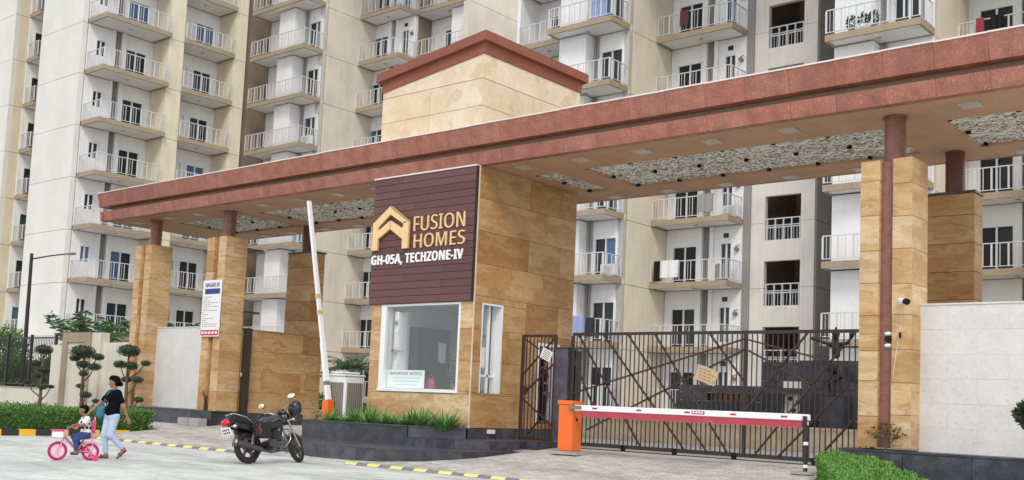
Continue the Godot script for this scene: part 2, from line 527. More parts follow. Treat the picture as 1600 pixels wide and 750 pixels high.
func make_ground() -> void:
	var b := MB.new()
	b.quad(Vector3(-220, -0.03, 60), Vector3(220, -0.03, 60), Vector3(220, -0.03, -220), Vector3(-220, -0.03, -220))
	structure("ground", b.done(), M.soil)
	b = MB.new()
	b.quad(Vector3(-29.12, 0, 50), Vector3(60, 0, 50), Vector3(60, 0, -15.6), Vector3(-29.12, 0, -15.6))
	structure("road", b.done(), M.concrete)
	b = MB.new()     # the drive climbs from the road to the court
	b.quad(Vector3(-29.12, 0, -15.6), Vector3(60, 0, -15.6), Vector3(60, ramp(-18.2), -18.2), Vector3(-29.12, ramp(-18.2), -18.2))
	b.quad(Vector3(-36, ramp(-18.2), -18.2), Vector3(60, ramp(-18.2), -18.2), Vector3(60, GL, -20.5), Vector3(-36, GL, -20.5))
	structure("driveway", b.done(), M.pavers)
	b = MB.new()
	b.quad(Vector3(-140, GL, -20.5), Vector3(60, GL, -20.5), Vector3(60, GL, -150), Vector3(-140, GL, -150))
	structure("court_road", b.done(), M.court)
	b = MB.new()
	b.quad(Vector3(-120, 0.13, 30), Vector3(-29.3, 0.13, 30), Vector3(-29.3, 0.13, -18.1), Vector3(-120, 0.13, -18.1))
	b.quad(Vector3(-120, 0.13, -18.1), Vector3(-36, 0.13, -18.1), Vector3(-36, 0.13, -20.9), Vector3(-120, 0.13, -20.9))
	structure("planting_bed_ground", b.done(), M.soil)

# ------------------------------------------------------------------ towers
# A bay is drawn in its own frame: x to the right along the face, y up from the slab, z out of the face; s = -1 mirrors it.
func make_railing(x0: float, x1: float, D: float, left: bool, right: bool) -> ArrayMesh:
	var b := MB.new()
	var runs := [[Vector3(x0, 0, -0.05), Vector3(x1, 0, -0.05)]]
	if left: runs.append([Vector3(x0 + 0.04, 0, -D), Vector3(x0 + 0.04, 0, -0.05)])
	if right: runs.append([Vector3(x1 - 0.04, 0, -0.05), Vector3(x1 - 0.04, 0, -D)])
	for r in runs:
		var a: Vector3 = r[0]
		var c: Vector3 = r[1]
		var d := (c - a).normalized()
		var n := int(a.distance_to(c) / 0.30)
		b.beam(a + Vector3(0, 1.02, 0), c + Vector3(0, 1.02, 0), 0.05, 0.04)
		b.beam(a + Vector3(0, 0.12, 0), c + Vector3(0, 0.12, 0), 0.03, 0.03)
		for i in n + 1:
			var p := a.lerp(c, float(i) / maxf(n, 1))
			var q := d * (0.036 if i % 2 == 0 else 0.014)
			b.beam(p - q + Vector3(0, 0.55, 0), p + q + Vector3(0, 0.55, 0), 0.024, 0.9)
			if i < n and i % 2 == 0:
				var m := a.lerp(c, (i + 0.5) / maxf(n, 1))
				b.beam(m + Vector3(0, 0.1, 0), m + Vector3(0, 1.0, 0), 0.016, 0.016, d)
	return b.done()

func box_mesh(list: Array) -> ArrayMesh:
	var b := MB.new()
	for k in list: b.bx(k[0], k[1], k[2], k[3], k[4], k[5])
	return b.done()

func make_bay(o: Node3D, kind: String, at: Vector3, turn: float, L: float, D: float, levels: Array, opt := {}) -> void:
	var s: float = opt.get("s", 1.0)             # 1: the slab runs from x = -L to 0; -1: from 0 to L
	var X := func(u: float) -> float: return u * s
	var x0: float = minf(-L * s, 0.0)
	var x1: float = maxf(-L * s, 0.0)
	var open_outer: bool = opt.get("outer", true)
	var open_inner: bool = opt.get("inner", false)
	var lip := box_mesh([[x0, x1, -0.24, 0.02, -0.1, 0.0], [x0, x1, -0.24, 0.0, -D - 0.02, -D + 0.03], [x0, x0 + 0.1, -0.24, 0.02, -D, -0.1], [x1 - 0.1, x1, -0.24, 0.02, -D, -0.1], [x0 + 0.1, x1 - 0.1, -0.06, 0.0, -D, -0.1]])
	var under := box_mesh([[x0 + 0.1, x1 - 0.1, -0.20, -0.07, -D + 0.03, -0.1]])
	var lightb := MB.new()
	lightb.cyl(Vector3((x0 + x1) / 2, -0.202, -D * 0.5), Vector3((x0 + x1) / 2, -0.25, -D * 0.5), 0.11, 0.09, 12)
	var light := lightb.done()
	var rail := make_railing(x0 + 0.03, x1 - 0.03, D, open_outer if s < 0 else open_inner, open_outer if s > 0 else open_inner)
	var wall_list := []
	var W := func(a: float, c: float, y0: float, y1: float, z0: float, z1: float) -> void:
		wall_list.append([X.call(a), X.call(c), y0, y1, z0, z1])
	var doors := []      # u0, u1, top, sill
	var wz := -D
	var drain: ArrayMesh
	if kind == "A":
		var bk: Array = opt.get("block", [-3.5, -1.95])
		var dr: Array = opt.get("door", [-1.62, -0.3])
		doors.append([dr[0], dr[1], 1.98, 0.0])
		W.call(-L - opt.get("more", 0.0), dr[0], 0.0, 2.76, wz - 0.2, wz)
		W.call(dr[1], 0.0, 0.0, 2.76, wz - 0.2, wz)
		W.call(dr[0], dr[1], 1.98, 2.76, wz - 0.2, wz)
		W.call(bk[0], bk[1], 0.0, 2.74, wz + 0.002, wz + opt.get("proud", 0.75))
		var dp := MB.new()
		for e in [0.12, 0.26]: dp.cyl(Vector3(X.call(bk[1] + e), 0.0, wz + 0.08), Vector3(X.call(bk[1] + e), 2.75, wz + 0.08), 0.05, 0.05, 8)
		drain = dp.done()
	elif kind == "B":
		doors.append([-3.75, -2.35, 1.96, 0.0])
		W.call(-L, -3.75, 0.0, 2.76, wz - 0.2, wz)
		W.call(-3.75, -2.35, 1.96, 2.76, wz - 0.2, wz)
		W.call(-2.35, -2.07, 0.0, 2.76, wz - 0.2, wz + 0.12)
		W.call(-1.66, -1.46, 0.0, 2.76, wz - 0.2, wz + 0.12)
		var sill: float = opt.get("sill", 0.25)
		doors.append([-1.16, -0.5, 2.0, sill])
		W.call(-1.46, -1.16, 0.0, 2.76, wz - 0.2, wz)
		W.call(-0.5, 0.0, 0.0, 2.76, wz - 0.2, wz)
		W.call(-1.16, -0.5, 2.0, 2.76, wz - 0.2, wz)
		W.call(-1.16, -0.5, 0.0, sill, wz - 0.2, wz)
	elif kind == "S":     # narrow slot with pipes at the outer end, small window, door
		W.call(-1.05, -0.7, 0.0, 2.76, wz - 0.2, wz + 0.1)
		doors.append([-1.45, -1.15, 1.95, 0.9])
		W.call(-1.15, -1.05, 0.0, 2.76, wz - 0.2, wz)
		W.call(-1.45, -1.15, 1.95, 2.76, wz - 0.2, wz)
		W.call(-1.45, -1.15, 0.0, 0.9, wz - 0.2, wz)
		W.call(-1.75, -1.45, 0.0, 2.76, wz - 0.2, wz)
		doors.append([-3.1, -1.75, 1.96, 0.0])
		W.call(-3.1, -1.75, 1.96, 2.76, wz - 0.2, wz)
		W.call(-L, -3.1, 0.0, 2.76, wz - 0.2, wz)
	else:
		doors.append([-L * 0.5 - 0.65, -L * 0.5 + 0.65, 1.96, 0.0])
		W.call(-L, -L * 0.5 - 0.65, 0.0, 2.76, wz - 0.2, wz)
		W.call(-L * 0.5 + 0.65, 0.0, 0.0, 2.76, wz - 0.2, wz)
		W.call(-L * 0.5 - 0.65, -L * 0.5 + 0.65, 1.96, 2.76, wz - 0.2, wz)
	var wall := box_mesh(wall_list)
	var frames := []
	var leaves := []
	for d in doors:
		var a: float = minf(X.call(d[0]), X.call(d[1]))
		var c: float = maxf(X.call(d[0]), X.call(d[1]))
		var m := (a + c) / 2
		var f := 0.08
		frames.append(box_mesh([[a - 0.03, a + f, d[3], d[2] + 0.03, wz - 0.14, wz + 0.025], [c - f, c + 0.03, d[3], d[2] + 0.03, wz - 0.14, wz + 0.025], [a + f, c - f, d[2] - f, d[2] + 0.03, wz - 0.14, wz + 0.025], [m - 0.04, m + 0.04, d[3], d[2] - f, wz - 0.13, wz - 0.02], [a + f, c - f, d[3], d[3] + 0.07, wz - 0.13, wz - 0.01]]))
		leaves.append([box_mesh([[a + f, m - 0.04, d[3] + 0.07, d[2] - f, wz - 0.12, wz - 0.09]]), box_mesh([[m + 0.04, c - f, d[3] + 0.07, d[2] - f, wz - 0.12, wz - 0.07]])])
	var back := box_mesh([[x0, x1, -0.3, 2.76, wz - 0.26, wz - 0.21]])
	var shaft: ArrayMesh
	if kind == "B" or kind == "S":
		var p := MB.new()
		var u0 := -2.07 if kind == "B" else -0.7
		var u1 := -1.66 if kind == "B" else -0.02
		p.bx(X.call(u0), X.call(u1), 0.0, 2.76, wz - 0.2, wz - 0.17)
		for k in 3:
			var px: float = X.call(lerpf(u0, u1, 0.2 + 0.3 * k))
			p.cyl(Vector3(px, 0, wz - 0.08 + 0.03 * k), Vector3(px, 2.7, wz - 0.08 + 0.03 * k), 0.05, 0.05, 8)
		shaft = p.done()
	var vent := box_mesh([[X.call(-0.98), X.call(-0.7), 2.2, 2.42, wz - 0.02, wz + 0.015]])
	var fanb := MB.new()
	if kind == "B":
		fanb.cyl(Vector3(X.call(-0.24), 1.62, wz), Vector3(X.call(-0.24), 1.62, wz + 0.16), 0.09, 0.11, 12)
		fanb.beam(Vector3(X.call(-0.34), 1.78, wz), Vector3(X.call(-0.05), 1.78, wz + 0.2), 0.03, 0.03)
	var fan := fanb.done()
	var wm: Material = opt.get("wall", M.white_wall)
	for k in levels:
		var T := Transform3D(Basis(Vector3.UP, turn), Vector3(at.x, FLOOR0 + STOREY * k, at.z))
		var sl := part("balcony", lip, M.taupe, o, T)
		part("soffit", under, M.white_wall, sl)
		part("ceiling_light", light, M.lamp_glass, sl)
		part("railing", rail, M.white_metal, sl)
		var w := part("bay_wall", wall, wm, o, T)
		part("wall", back, M.grey_wall, w)
		if drain: part("drain_pipe", drain, M.pipe_grey, w)
		if shaft: part("pipe_shaft", shaft, M.shaft_dark, w)
		if kind == "B" and opt.get("fan", true):
			part("vent", vent, M.pane_dark, w)
			part("exhaust_fan", fan, M.fan_grey, w)
		for i in frames.size():
			var fr := part("balcony_door" if i == 0 and kind != "S" or i == 1 and kind == "S" else "window", frames[i], M.frame_white, o, T)
			var tint: Array = [M.pane_dark, M.pane_dark, M.pane_dark, M.pane_dark, M.pane_teal, M.pane_grey, M.pane_blue]
			var first: Material = pick(tint)
			part("pane", leaves[i][0], first, fr)
			part("pane", leaves[i][1], first if rng.randf() < 0.5 else pick(tint), fr)

func wall_panels(o: Node3D, x0: float, x1: float, z0: float, z1: float, top: int, m: Material, called := "wall_panel") -> void:   # one panel a storey, with an open joint between
	for k in range(-1, top + 1):
		var y0 := maxf(FLOOR0 + STOREY * k - 0.23, GL)
		var y1 := FLOOR0 + STOREY * (k + 1) - 0.255
		slab(called, o, Vector3((x0 + x1) / 2, (y0 + y1) / 2, (z0 + z1) / 2), Vector3(absf(x1 - x0), y1 - y0, absf(z1 - z0)), m)

func core(o: Node3D, x0: float, x1: float, z0: float, z1: float, y1: float, m: Material) -> void:
	slab("core_wall", o, Vector3((x0 + x1) / 2, (GL + y1) / 2, (z0 + z1) / 2), Vector3(absf(x1 - x0), y1 - GL, absf(z1 - z0)), m)

func make_towers() -> void:
	var E := PI / 2                        # turns a bay to face +x
	var t := thing("apartment_tower", "leftmost cream apartment tower with a blank white gable and wrap-around corner balconies", "apartment building", Vector3.ZERO, 0, "apartment towers behind the gate")
	var hi := range(0, 10)
	wall_panels(t, -62.7, -57.8, -29.6, -29.3, 9, M.gable_white)
	core(t, -62.65, -58.1, -45.0, -29.65, 31.2, M.cream_yellow)
	make_bay(t, "B", Vector3(-55.8, 0, -29.65), E, 4.15, 2.0, hi, {"s": -1.0, "outer": true, "fan": false, "sill": 1.0})
	wall_panels(t, -57.8, -56.1, -34.8, -33.8, 9, M.cream_yellow)
	make_bay(t, "S", Vector3(-55.9, 0, -34.8), E, 3.5, 1.9, hi, {"s": -1.0, "outer": false})
	wall_panels(t, -57.8, -56.1, -39.2, -38.3, 9, M.cream_yellow)
	core(t, -58.05, -56.6, -45.0, -39.25, 31.2, M.taupe_dark)
	# the wing further left
	wall_panels(t, -73.0, -68.6, -30.6, -30.3, 9, M.gable_white)
	wall_panels(t, -69.0, -68.6, -31.2, -30.6, 9, M.cream_yellow)
	make_bay(t, "C", Vector3(-67.2, 0, -31.2), E, 2.0, 1.35, hi, {"s": -1.0, "outer": true})
	wall_panels(t, -69.0, -68.6, -42.0, -33.2, 9, M.cream_yellow)
	core(t, -73.0, -69.05, -45.0, -30.65, 31.2, M.grey_wall)
	make_bay(t, "C", Vector3(-73.0, 0, -30.0), 0, 4.0, 1.5, hi)
	core(t, -80.0, -73.05, -45.0, -31.8, 31.2, M.cream_yellow)
	slab("roof_slab", t, Vector3(-68.0, 31.4, -37.4), Vector3(24.4, 0.4, 15.6), M.taupe)

	t = thing("apartment_tower", "middle beige apartment tower rising behind the brown roof turret", "apartment building", Vector3.ZERO, 0, "apartment towers behind the gate")
	wall_panels(t, -62.0, -55.8, -42.8, -42.5, 9, M.taupe_dark)
	make_bay(t, "A", Vector3(-50.5, 0, -39.3), 0, 5.3, 1.5, hi, {"block": [-3.25, -1.75], "door": [-1.42, -0.12], "proud": 0.9, "wall": M.white_wall})
	wall_panels(t, -50.9, -50.5, -45.2, -40.8, 9, M.cream_beige)
	make_bay(t, "B", Vector3(-46.9, 0, -43.6), 0, 3.6, 1.4, hi)
	make_bay(t, "A", Vector3(-46.9, 0, -44.9), 0, 4.45, 1.5, hi, {"s": -1.0, "block": [-4.4, -2.7], "door": [-2.4, -1.2], "proud": 1.0, "outer": false})
	wall_panels(t, -42.8, -42.4, -58.0, -44.9, 9, M.cream_beige)
	core(t, -62.0, -55.85, -60.0, -42.85, 31.2, M.taupe_dark)
	core(t, -55.85, -50.95, -60.0, -41.1, 31.2, M.taupe_dark)
	core(t, -50.9, -46.95, -60.0, -45.3, 31.2, M.taupe_dark)
	core(t, -46.9, -42.85, -60.0, -46.7, 31.2, M.taupe_dark)
	slab("roof_slab", t, Vector3(-52.2, 31.4, -49.8), Vector3(20.0, 0.4, 21.0), M.taupe)

	t = thing("apartment_tower", "right cream apartment tower with an open stair shaft, above the sliding gate", "apartment building", Vector3.ZERO, 0, "apartment towers behind the gate")
	var lo := range(0, 8)
	var H := 25.2
	wall_panels(t, -34.6, -34.4, -42.0, -40.3, 7, M.white_wall)
	make_bay(t, "C", Vector3(-31.7, 0, -40.2), 0, 2.7, 1.7, lo)
	make_bay(t, "A", Vector3(-27.9, 0, -39.1), 0, 3.75, 1.5, lo, {"block": [-3.6, -2.0], "proud": 0.7})
	wall_panels(t, -28.2, -27.9, -44.4, -40.6, 7, M.cream)
	make_bay(t, "B", Vector3(-23.77, 0, -42.9), 0, 4.1, 1.4, lo)
	core(t, -34.6, -31.7, -58.0, -42.2, H, M.grey_wall)
	core(t, -31.7, -28.25, -58.0, -40.9, H, M.grey_wall)
	core(t, -28.2, -23.8, -58.0, -44.6, H, M.grey_wall)
	slab("pipe_duct", t, Vector3(-23.585, (GL + H) / 2, -44.5), Vector3(0.36, H - GL, 0.4), M.pipe_grey)
	# the open stair shaft
	for k in range(-1, 8):
		var y := FLOOR0 + STOREY * k
		var lo_y := maxf(y + 1.0 - 0.23 - 2.0, GL)
		var w := MB.new()
		var f := -44.4
		var j0 := maxf(y + 5.77 - 9.0 + 0.012, GL)        # joint line of the plaster
		w.bx(-23.4, -22.7, maxf(y - 0.23, GL), y + 2.755, f - 0.25, f)
		w.bx(-20.95, -20.3, maxf(y - 0.23, GL), y + 2.755, f - 0.25, f)
		w.bx(-22.7, -20.95, maxf(y + 1.0, GL), y + 1.96, f - 0.25, f)
		if k >= 0: part("stair_wall", w.done(), M.stair_cream, t)
		if k < 0: continue
		var r := MB.new()
		r.beam(Vector3(-22.7, y - 0.05, f - 0.1), Vector3(-20.95, y - 0.05, f - 0.1), 0.05, 0.05)
		r.beam(Vector3(-22.7, y - 0.45, f - 0.1), Vector3(-20.95, y - 0.45, f - 0.1), 0.05, 0.05)
		r.beam(Vector3(-22.7, y - 0.36, f - 0.1), Vector3(-20.95, y - 0.36, f - 0.1), 0.04, 0.04)
		for i in 5:
			var x := -22.62 + i * 0.4
			r.beam(Vector3(x, y - 1.02, f - 0.1), Vector3(x, y - 0.05, f - 0.1), 0.05, 0.09)
		for i in 12:
			var x := -22.62 + i * 0.145
			r.beam(Vector3(x, y - 1.02, f - 0.1), Vector3(x, y - 0.42, f - 0.1), 0.02, 0.02)
		part("stair_railing", r.done(), M.white_metal, t)
		var st := MB.new()
		st.bx(-22.9, -20.5, y - 1.2, y - 1.03, -46.2, -44.65)
		var poly := PackedVector2Array([Vector2(-46.2, y - 1.1), Vector2(-46.2, y - 1.3), Vector2(-49.0, y + 0.2), Vector2(-49.0, y + 0.45)])
		st.t = Transform3D(Basis(Vector3(0, 0, -1), Vector3(0, 1, 0), Vector3(1, 0, 0)), Vector3.ZERO)
		st.t = Transform3D.IDENTITY
		st.quad(Vector3(-20.6, y - 1.3, -46.2), Vector3(-20.6, y - 1.05, -46.2), Vector3(-20.6, y + 0.75, -48.8), Vector3(-20.6, y + 0.45, -48.8))
		st.beam(Vector3(-21.1, y - 1.2, -46.2), Vector3(-21.1, y + 0.5, -48.8), 1.0, 0.22)
		part("stair_flight", st.done(), M.grey_wall, t)
	core(t, -23.4, -20.3, -50.0, -49.0, H, M.taupe_dark)
	core(t, -23.75, -23.4, -50.0, -44.75, H, M.taupe_dark)
	wall_panels(t, -20.55, -20.3, -47.4, -44.65, 7, M.grey_wall)
	core(t, -20.55, -20.3, -49.0, -47.42, H, M.grey_wall)
	make_bay(t, "C", Vector3(-17.7, 0, -46.2), 0, 2.6, 1.3, lo, {"outer": false})
	core(t, -20.28, -17.65, -52.0, -47.8, H, M.grey_wall)
	make_bay(t, "A", Vector3(-13.83, 0, -39.1), 0, 3.75, 1.5, lo, {"block": [-3.7, -2.1], "proud": 0.7})
	wall_panels(t, -14.1, -13.83, -44.8, -40.6, 7, M.cream)
	make_bay(t, "B", Vector3(-9.7, 0, -43.3), 0, 4.13, 1.4, lo)
	core(t, -17.6, -14.12, -58.0, -40.9, H, M.grey_wall)
	core(t, -14.1, -9.7, -58.0, -45.0, H, M.grey_wall)
	wall_panels(t, -9.7, -3.0, -58.0, -41.0, 7, M.cream)
	slab("roof_slab", t, Vector3(-18.8, H + 0.2, -48.6), Vector3(32.0, 0.4, 19.4), M.taupe)

# ------------------------------------------------------------------ stone cladding
# Lays courses of stone on a plane: o0 is the lower left corner, u runs along the face, n out of it. Holes are Rect2 in face metres.
func clad(o: Node, o0: Vector3, u: Vector3, n: Vector3, w: float, h: float, course: float, length: float, thick: float, stones: Array, holes: Array, called := "stone_slab", gap := 0.008) -> void:
	var rows := maxi(1, int(round(h / course)))
	var rh := h / rows
	for r in rows:
		var cols := maxi(1, int(round(w / length)))
		var cw := w / cols
		var shift := 0.5 if r % 2 == 1 and cols > 1 else 0.0
		for c in range(-1 if shift > 0.0 else 0, cols):
			var a := maxf((c + shift) * cw, 0.0)
			var b := minf((c + 1 + shift) * cw, w)
			if b - a < 0.02: continue
			var m: Material = pick(stones)
			for q in cut_out([Rect2(a, r * rh, b - a, rh)], holes):
				if q.size.x < 0.03 or q.size.y < 0.03: continue
				var mid: Vector3 = o0 + u * (q.position.x + q.size.x / 2) + Vector3.UP * (q.position.y + q.size.y / 2) + n * (thick / 2 + rng.randf_range(-0.002, 0.003))
				var xf := Transform3D(Basis(u * (q.size.x - gap), Vector3.UP * (q.size.y - gap), n * thick), mid)
				part(called, unit_box, m, o, xf)

func cut_out(rects: Array, holes: Array) -> Array:
	for h: Rect2 in holes:
		var next := []
		for r: Rect2 in rects:
			if not r.intersects(h):
				next.append(r)
				continue
			var i := r.intersection(h)
			if i.position.y > r.position.y: next.append(Rect2(r.position.x, r.position.y, r.size.x, i.position.y - r.position.y))
			if i.end.y < r.end.y: next.append(Rect2(r.position.x, i.end.y, r.size.x, r.end.y - i.end.y))
			if i.position.x > r.position.x: next.append(Rect2(r.position.x, i.position.y, i.position.x - r.position.x, i.size.y))
			if i.end.x < r.end.x: next.append(Rect2(i.end.x, i.position.y, r.end.x - i.end.x, i.size.y))
		rects = next
	return rects

func family(called: String, count: int) -> Array:
	var a := []
	for i in count: a.append(M[called + str(i)])
	return a

# ------------------------------------------------------------------ canopy over the entrance
const CX0 := -35.6
const CX1 := -2.0
const CZ0 := -19.38
const CZ1 := -24.65
const SOF := 7.28

func band(profile: PackedVector2Array) -> ArrayMesh:      # outline in z-y, one metre long in x, centred
	var b := MB.new()
	b.t = Transform3D(Basis(Vector3(0, 0, 1), Vector3(0, 1, 0), Vector3(-1, 0, 0)), Vector3.ZERO)
	b.prism(profile, -0.5, 0.5)
	return b.done()

func make_canopy() -> void:
	var o := thing("entrance_canopy", "long flat red granite canopy with grooved fascia spanning the whole entrance gate", "canopy")
	var reds := family("red", 3)
	# the solid inside, set back so the groove between the two bands shows
	slab("canopy_core", o, Vector3((CX0 + CX1) / 2, 7.80, (CZ0 + CZ1) / 2), Vector3(CX1 - CX0 - 0.36, 0.84, CZ0 - CZ1 - 0.36), M.groove_paint)
	var up := band(PackedVector2Array([Vector2(CZ0 + 0.10, 7.77), Vector2(CZ0 + 0.22, 8.23), Vector2(CZ0 + 0.10, 8.23), Vector2(CZ0 - 0.20, 7.77)]))
	var low := band(PackedVector2Array([Vector2(CZ0, SOF), Vector2(CZ0 + 0.07, 7.60), Vector2(CZ0 - 0.20, 7.60), Vector2(CZ0 - 0.20, SOF)]))
	var cap := band(PackedVector2Array([Vector2(CZ0 + 0.235, 8.232), Vector2(CZ0 + 0.235, 8.262), Vector2(CZ0 - 0.3, 8.262), Vector2(CZ0 - 0.3, 8.232)]))
	var n := 36
	var w := (CX1 - CX0 + 0.3) / n
	for i in n:
		var x := CX0 - 0.15 + (i + 0.5) * w
		part("fascia_panel", up, pick(reds), o, Transform3D(Basis.from_scale(Vector3(w - 0.006, 1, 1)), Vector3(x, 0, 0)))
		part("lower_fascia_panel", low, pick(reds), o, Transform3D(Basis.from_scale(Vector3(w - 0.006, 1, 1)), Vector3(x, 0, rng.randf_range(-0.004, 0.004))))
		part("coping", cap, M.coping, o, Transform3D(Basis.from_scale(Vector3(w - 0.002, 1, 1)), Vector3(x, rng.randf_range(-0.006, 0.006), 0)))
	# ends and back
	for e in [CX0, CX1]:
		var s := -1.0 if e == CX0 else 1.0
		for i in 6:
			var z := lerpf(CZ0 + 0.1, CZ1 - 0.1, (i + 0.5) / 6)
			slab("end_fascia_panel", o, Vector3(e + s * 0.17, 8.0, z), Vector3(0.06, 0.46, 0.92), pick(reds))
			slab("end_fascia_panel", o, Vector3(e + s * 0.02, 7.44, z), Vector3(0.06, 0.32, 0.9), pick(reds))
		slab("coping", o, Vector3(e + s * 0.05, 8.247, (CZ0 + CZ1) / 2 - 0.2), Vector3(0.4, 0.028, CZ0 - CZ1 - 0.4), M.coping)
	slab("back_fascia", o, Vector3((CX0 + CX1) / 2, 8.0, CZ1 - 0.05), Vector3(CX1 - CX0, 0.46, 0.1), M.red0)
	slab("back_fascia", o, Vector3((CX0 + CX1) / 2, 7.44, CZ1 + 0.05), Vector3(CX1 - CX0, 0.32, 0.1), M.red1)
	# soffit: painted strips round recessed bays
	var z0 := CZ0 - 0.18
	var z1 := CZ1 + 0.1
	var bays := [[-33.5, -29.65], [-28.9, -21.9], [-17.3, -16.55], [-15.75, -8.25], [-7.0, -3.2]]
	var cf := -21.05
	var cb := -23.5
	var strips := [[CX0 + 0.03, CX1 - 0.03, cf, z0], [CX0 + 0.03, CX1 - 0.03, z1, cb]]
	var last := CX0 + 0.03
	for y in bays:
		strips.append([last, y[0], cb, cf])
		last = y[1]
	strips.append([last, CX1 - 0.03, cb, cf])
	for s in strips:
		slab("soffit_panel", o, Vector3((s[0] + s[1]) / 2, SOF + 0.05, (s[2] + s[3]) / 2), Vector3(s[1] - s[0], 0.09, s[3] - s[2]), M.soffit_paint)
	var screens := []
	for i in 3: screens.append(make_screen(i))
	for y in bays:
		var cols := maxi(1, int(round((y[1] - y[0]) / 1.25)))
		var cw: float = (y[1] - y[0]) / cols
		for c in cols:
			for r in 2:
				var x: float = y[0] + (c + 0.5) * cw
				var z := lerpf(cf, cb, (r + 0.5) / 2)
				var p := slab("ceiling_board", o, Vector3(x, SOF + 0.108, z), Vector3(cw - 0.006, 0.02, 1.22), M.screen_back)
				var q := part("perforated_screen", pick(screens), M.screen_leaf, o, Transform3D(Basis.from_scale(Vector3(cw / 1.25, 1, 1)), Vector3(x, SOF + 0.065, z)))
				q.set_meta("kind", "stuff")
			for r in 3:
				var l := MB.new()
				l.cyl(Vector3.ZERO, Vector3(0, 0.1, 0), 0.05, 0.06, 8)
				part("spotlight", l.done(), M.black_plastic, o, Transform3D(Basis(), Vector3(y[0] + (c + 0.08) * cw, SOF + 0.01, lerpf(cf - 0.08, cb + 0.08, r / 2.0))))
	var lights := []
	for x in [-34.6, -32.6, -30.95, -29.15, -27.4, -25.6, -23.85, -22.2, -16.85, -15.1, -13.4, -11.6, -9.8, -6.2, -4.4]:
		lights.append(Vector3(x, SOF, -20.15))
		lights.append(Vector3(x - 0.1, SOF, -24.2))
	for p in lights:
		var l := slab("downlight", o, p + Vector3(0, -0.012, 0), Vector3(0.36, 0.03, 0.36), M.lamp_glass)

func make_screen(s: int) -> ArrayMesh:      # an irregular pierced screen: a crowd of small tilted scales hung under a board
	var g := RandomNumberGenerator.new()
	g.seed = 40 + s
	var b := MB.new()
	for i in 19:
		for j in 19:
			var c := Vector3((i + 0.5) / 19 * 1.25 - 0.625 + g.randf_range(-0.02, 0.02), g.randf_range(0.0, 0.022), (j + 0.5) / 19 * 1.22 - 0.61 + g.randf_range(-0.02, 0.02))
			var a := g.randf() * TAU
			var d := Vector3(cos(a), g.randf_range(-0.24, 0.24), sin(a)) * g.randf_range(0.05, 0.07)
			var e := Vector3(-sin(a), g.randf_range(-0.24, 0.24), cos(a)) * g.randf_range(0.03, 0.042)
			b.quad(c - d, c - e, c + d, c + e)
			b.quad(c - d + Vector3(0, 0.006, 0), c + e + Vector3(0, 0.006, 0), c + d + Vector3(0, 0.006, 0), c - e + Vector3(0, 0.006, 0))
	return b.done()

# ------------------------------------------------------------------ gatehouse
const BX0 := -21.30
const BX1 := -17.64
const BZ0 := -19.38
const BZ1 := -23.40

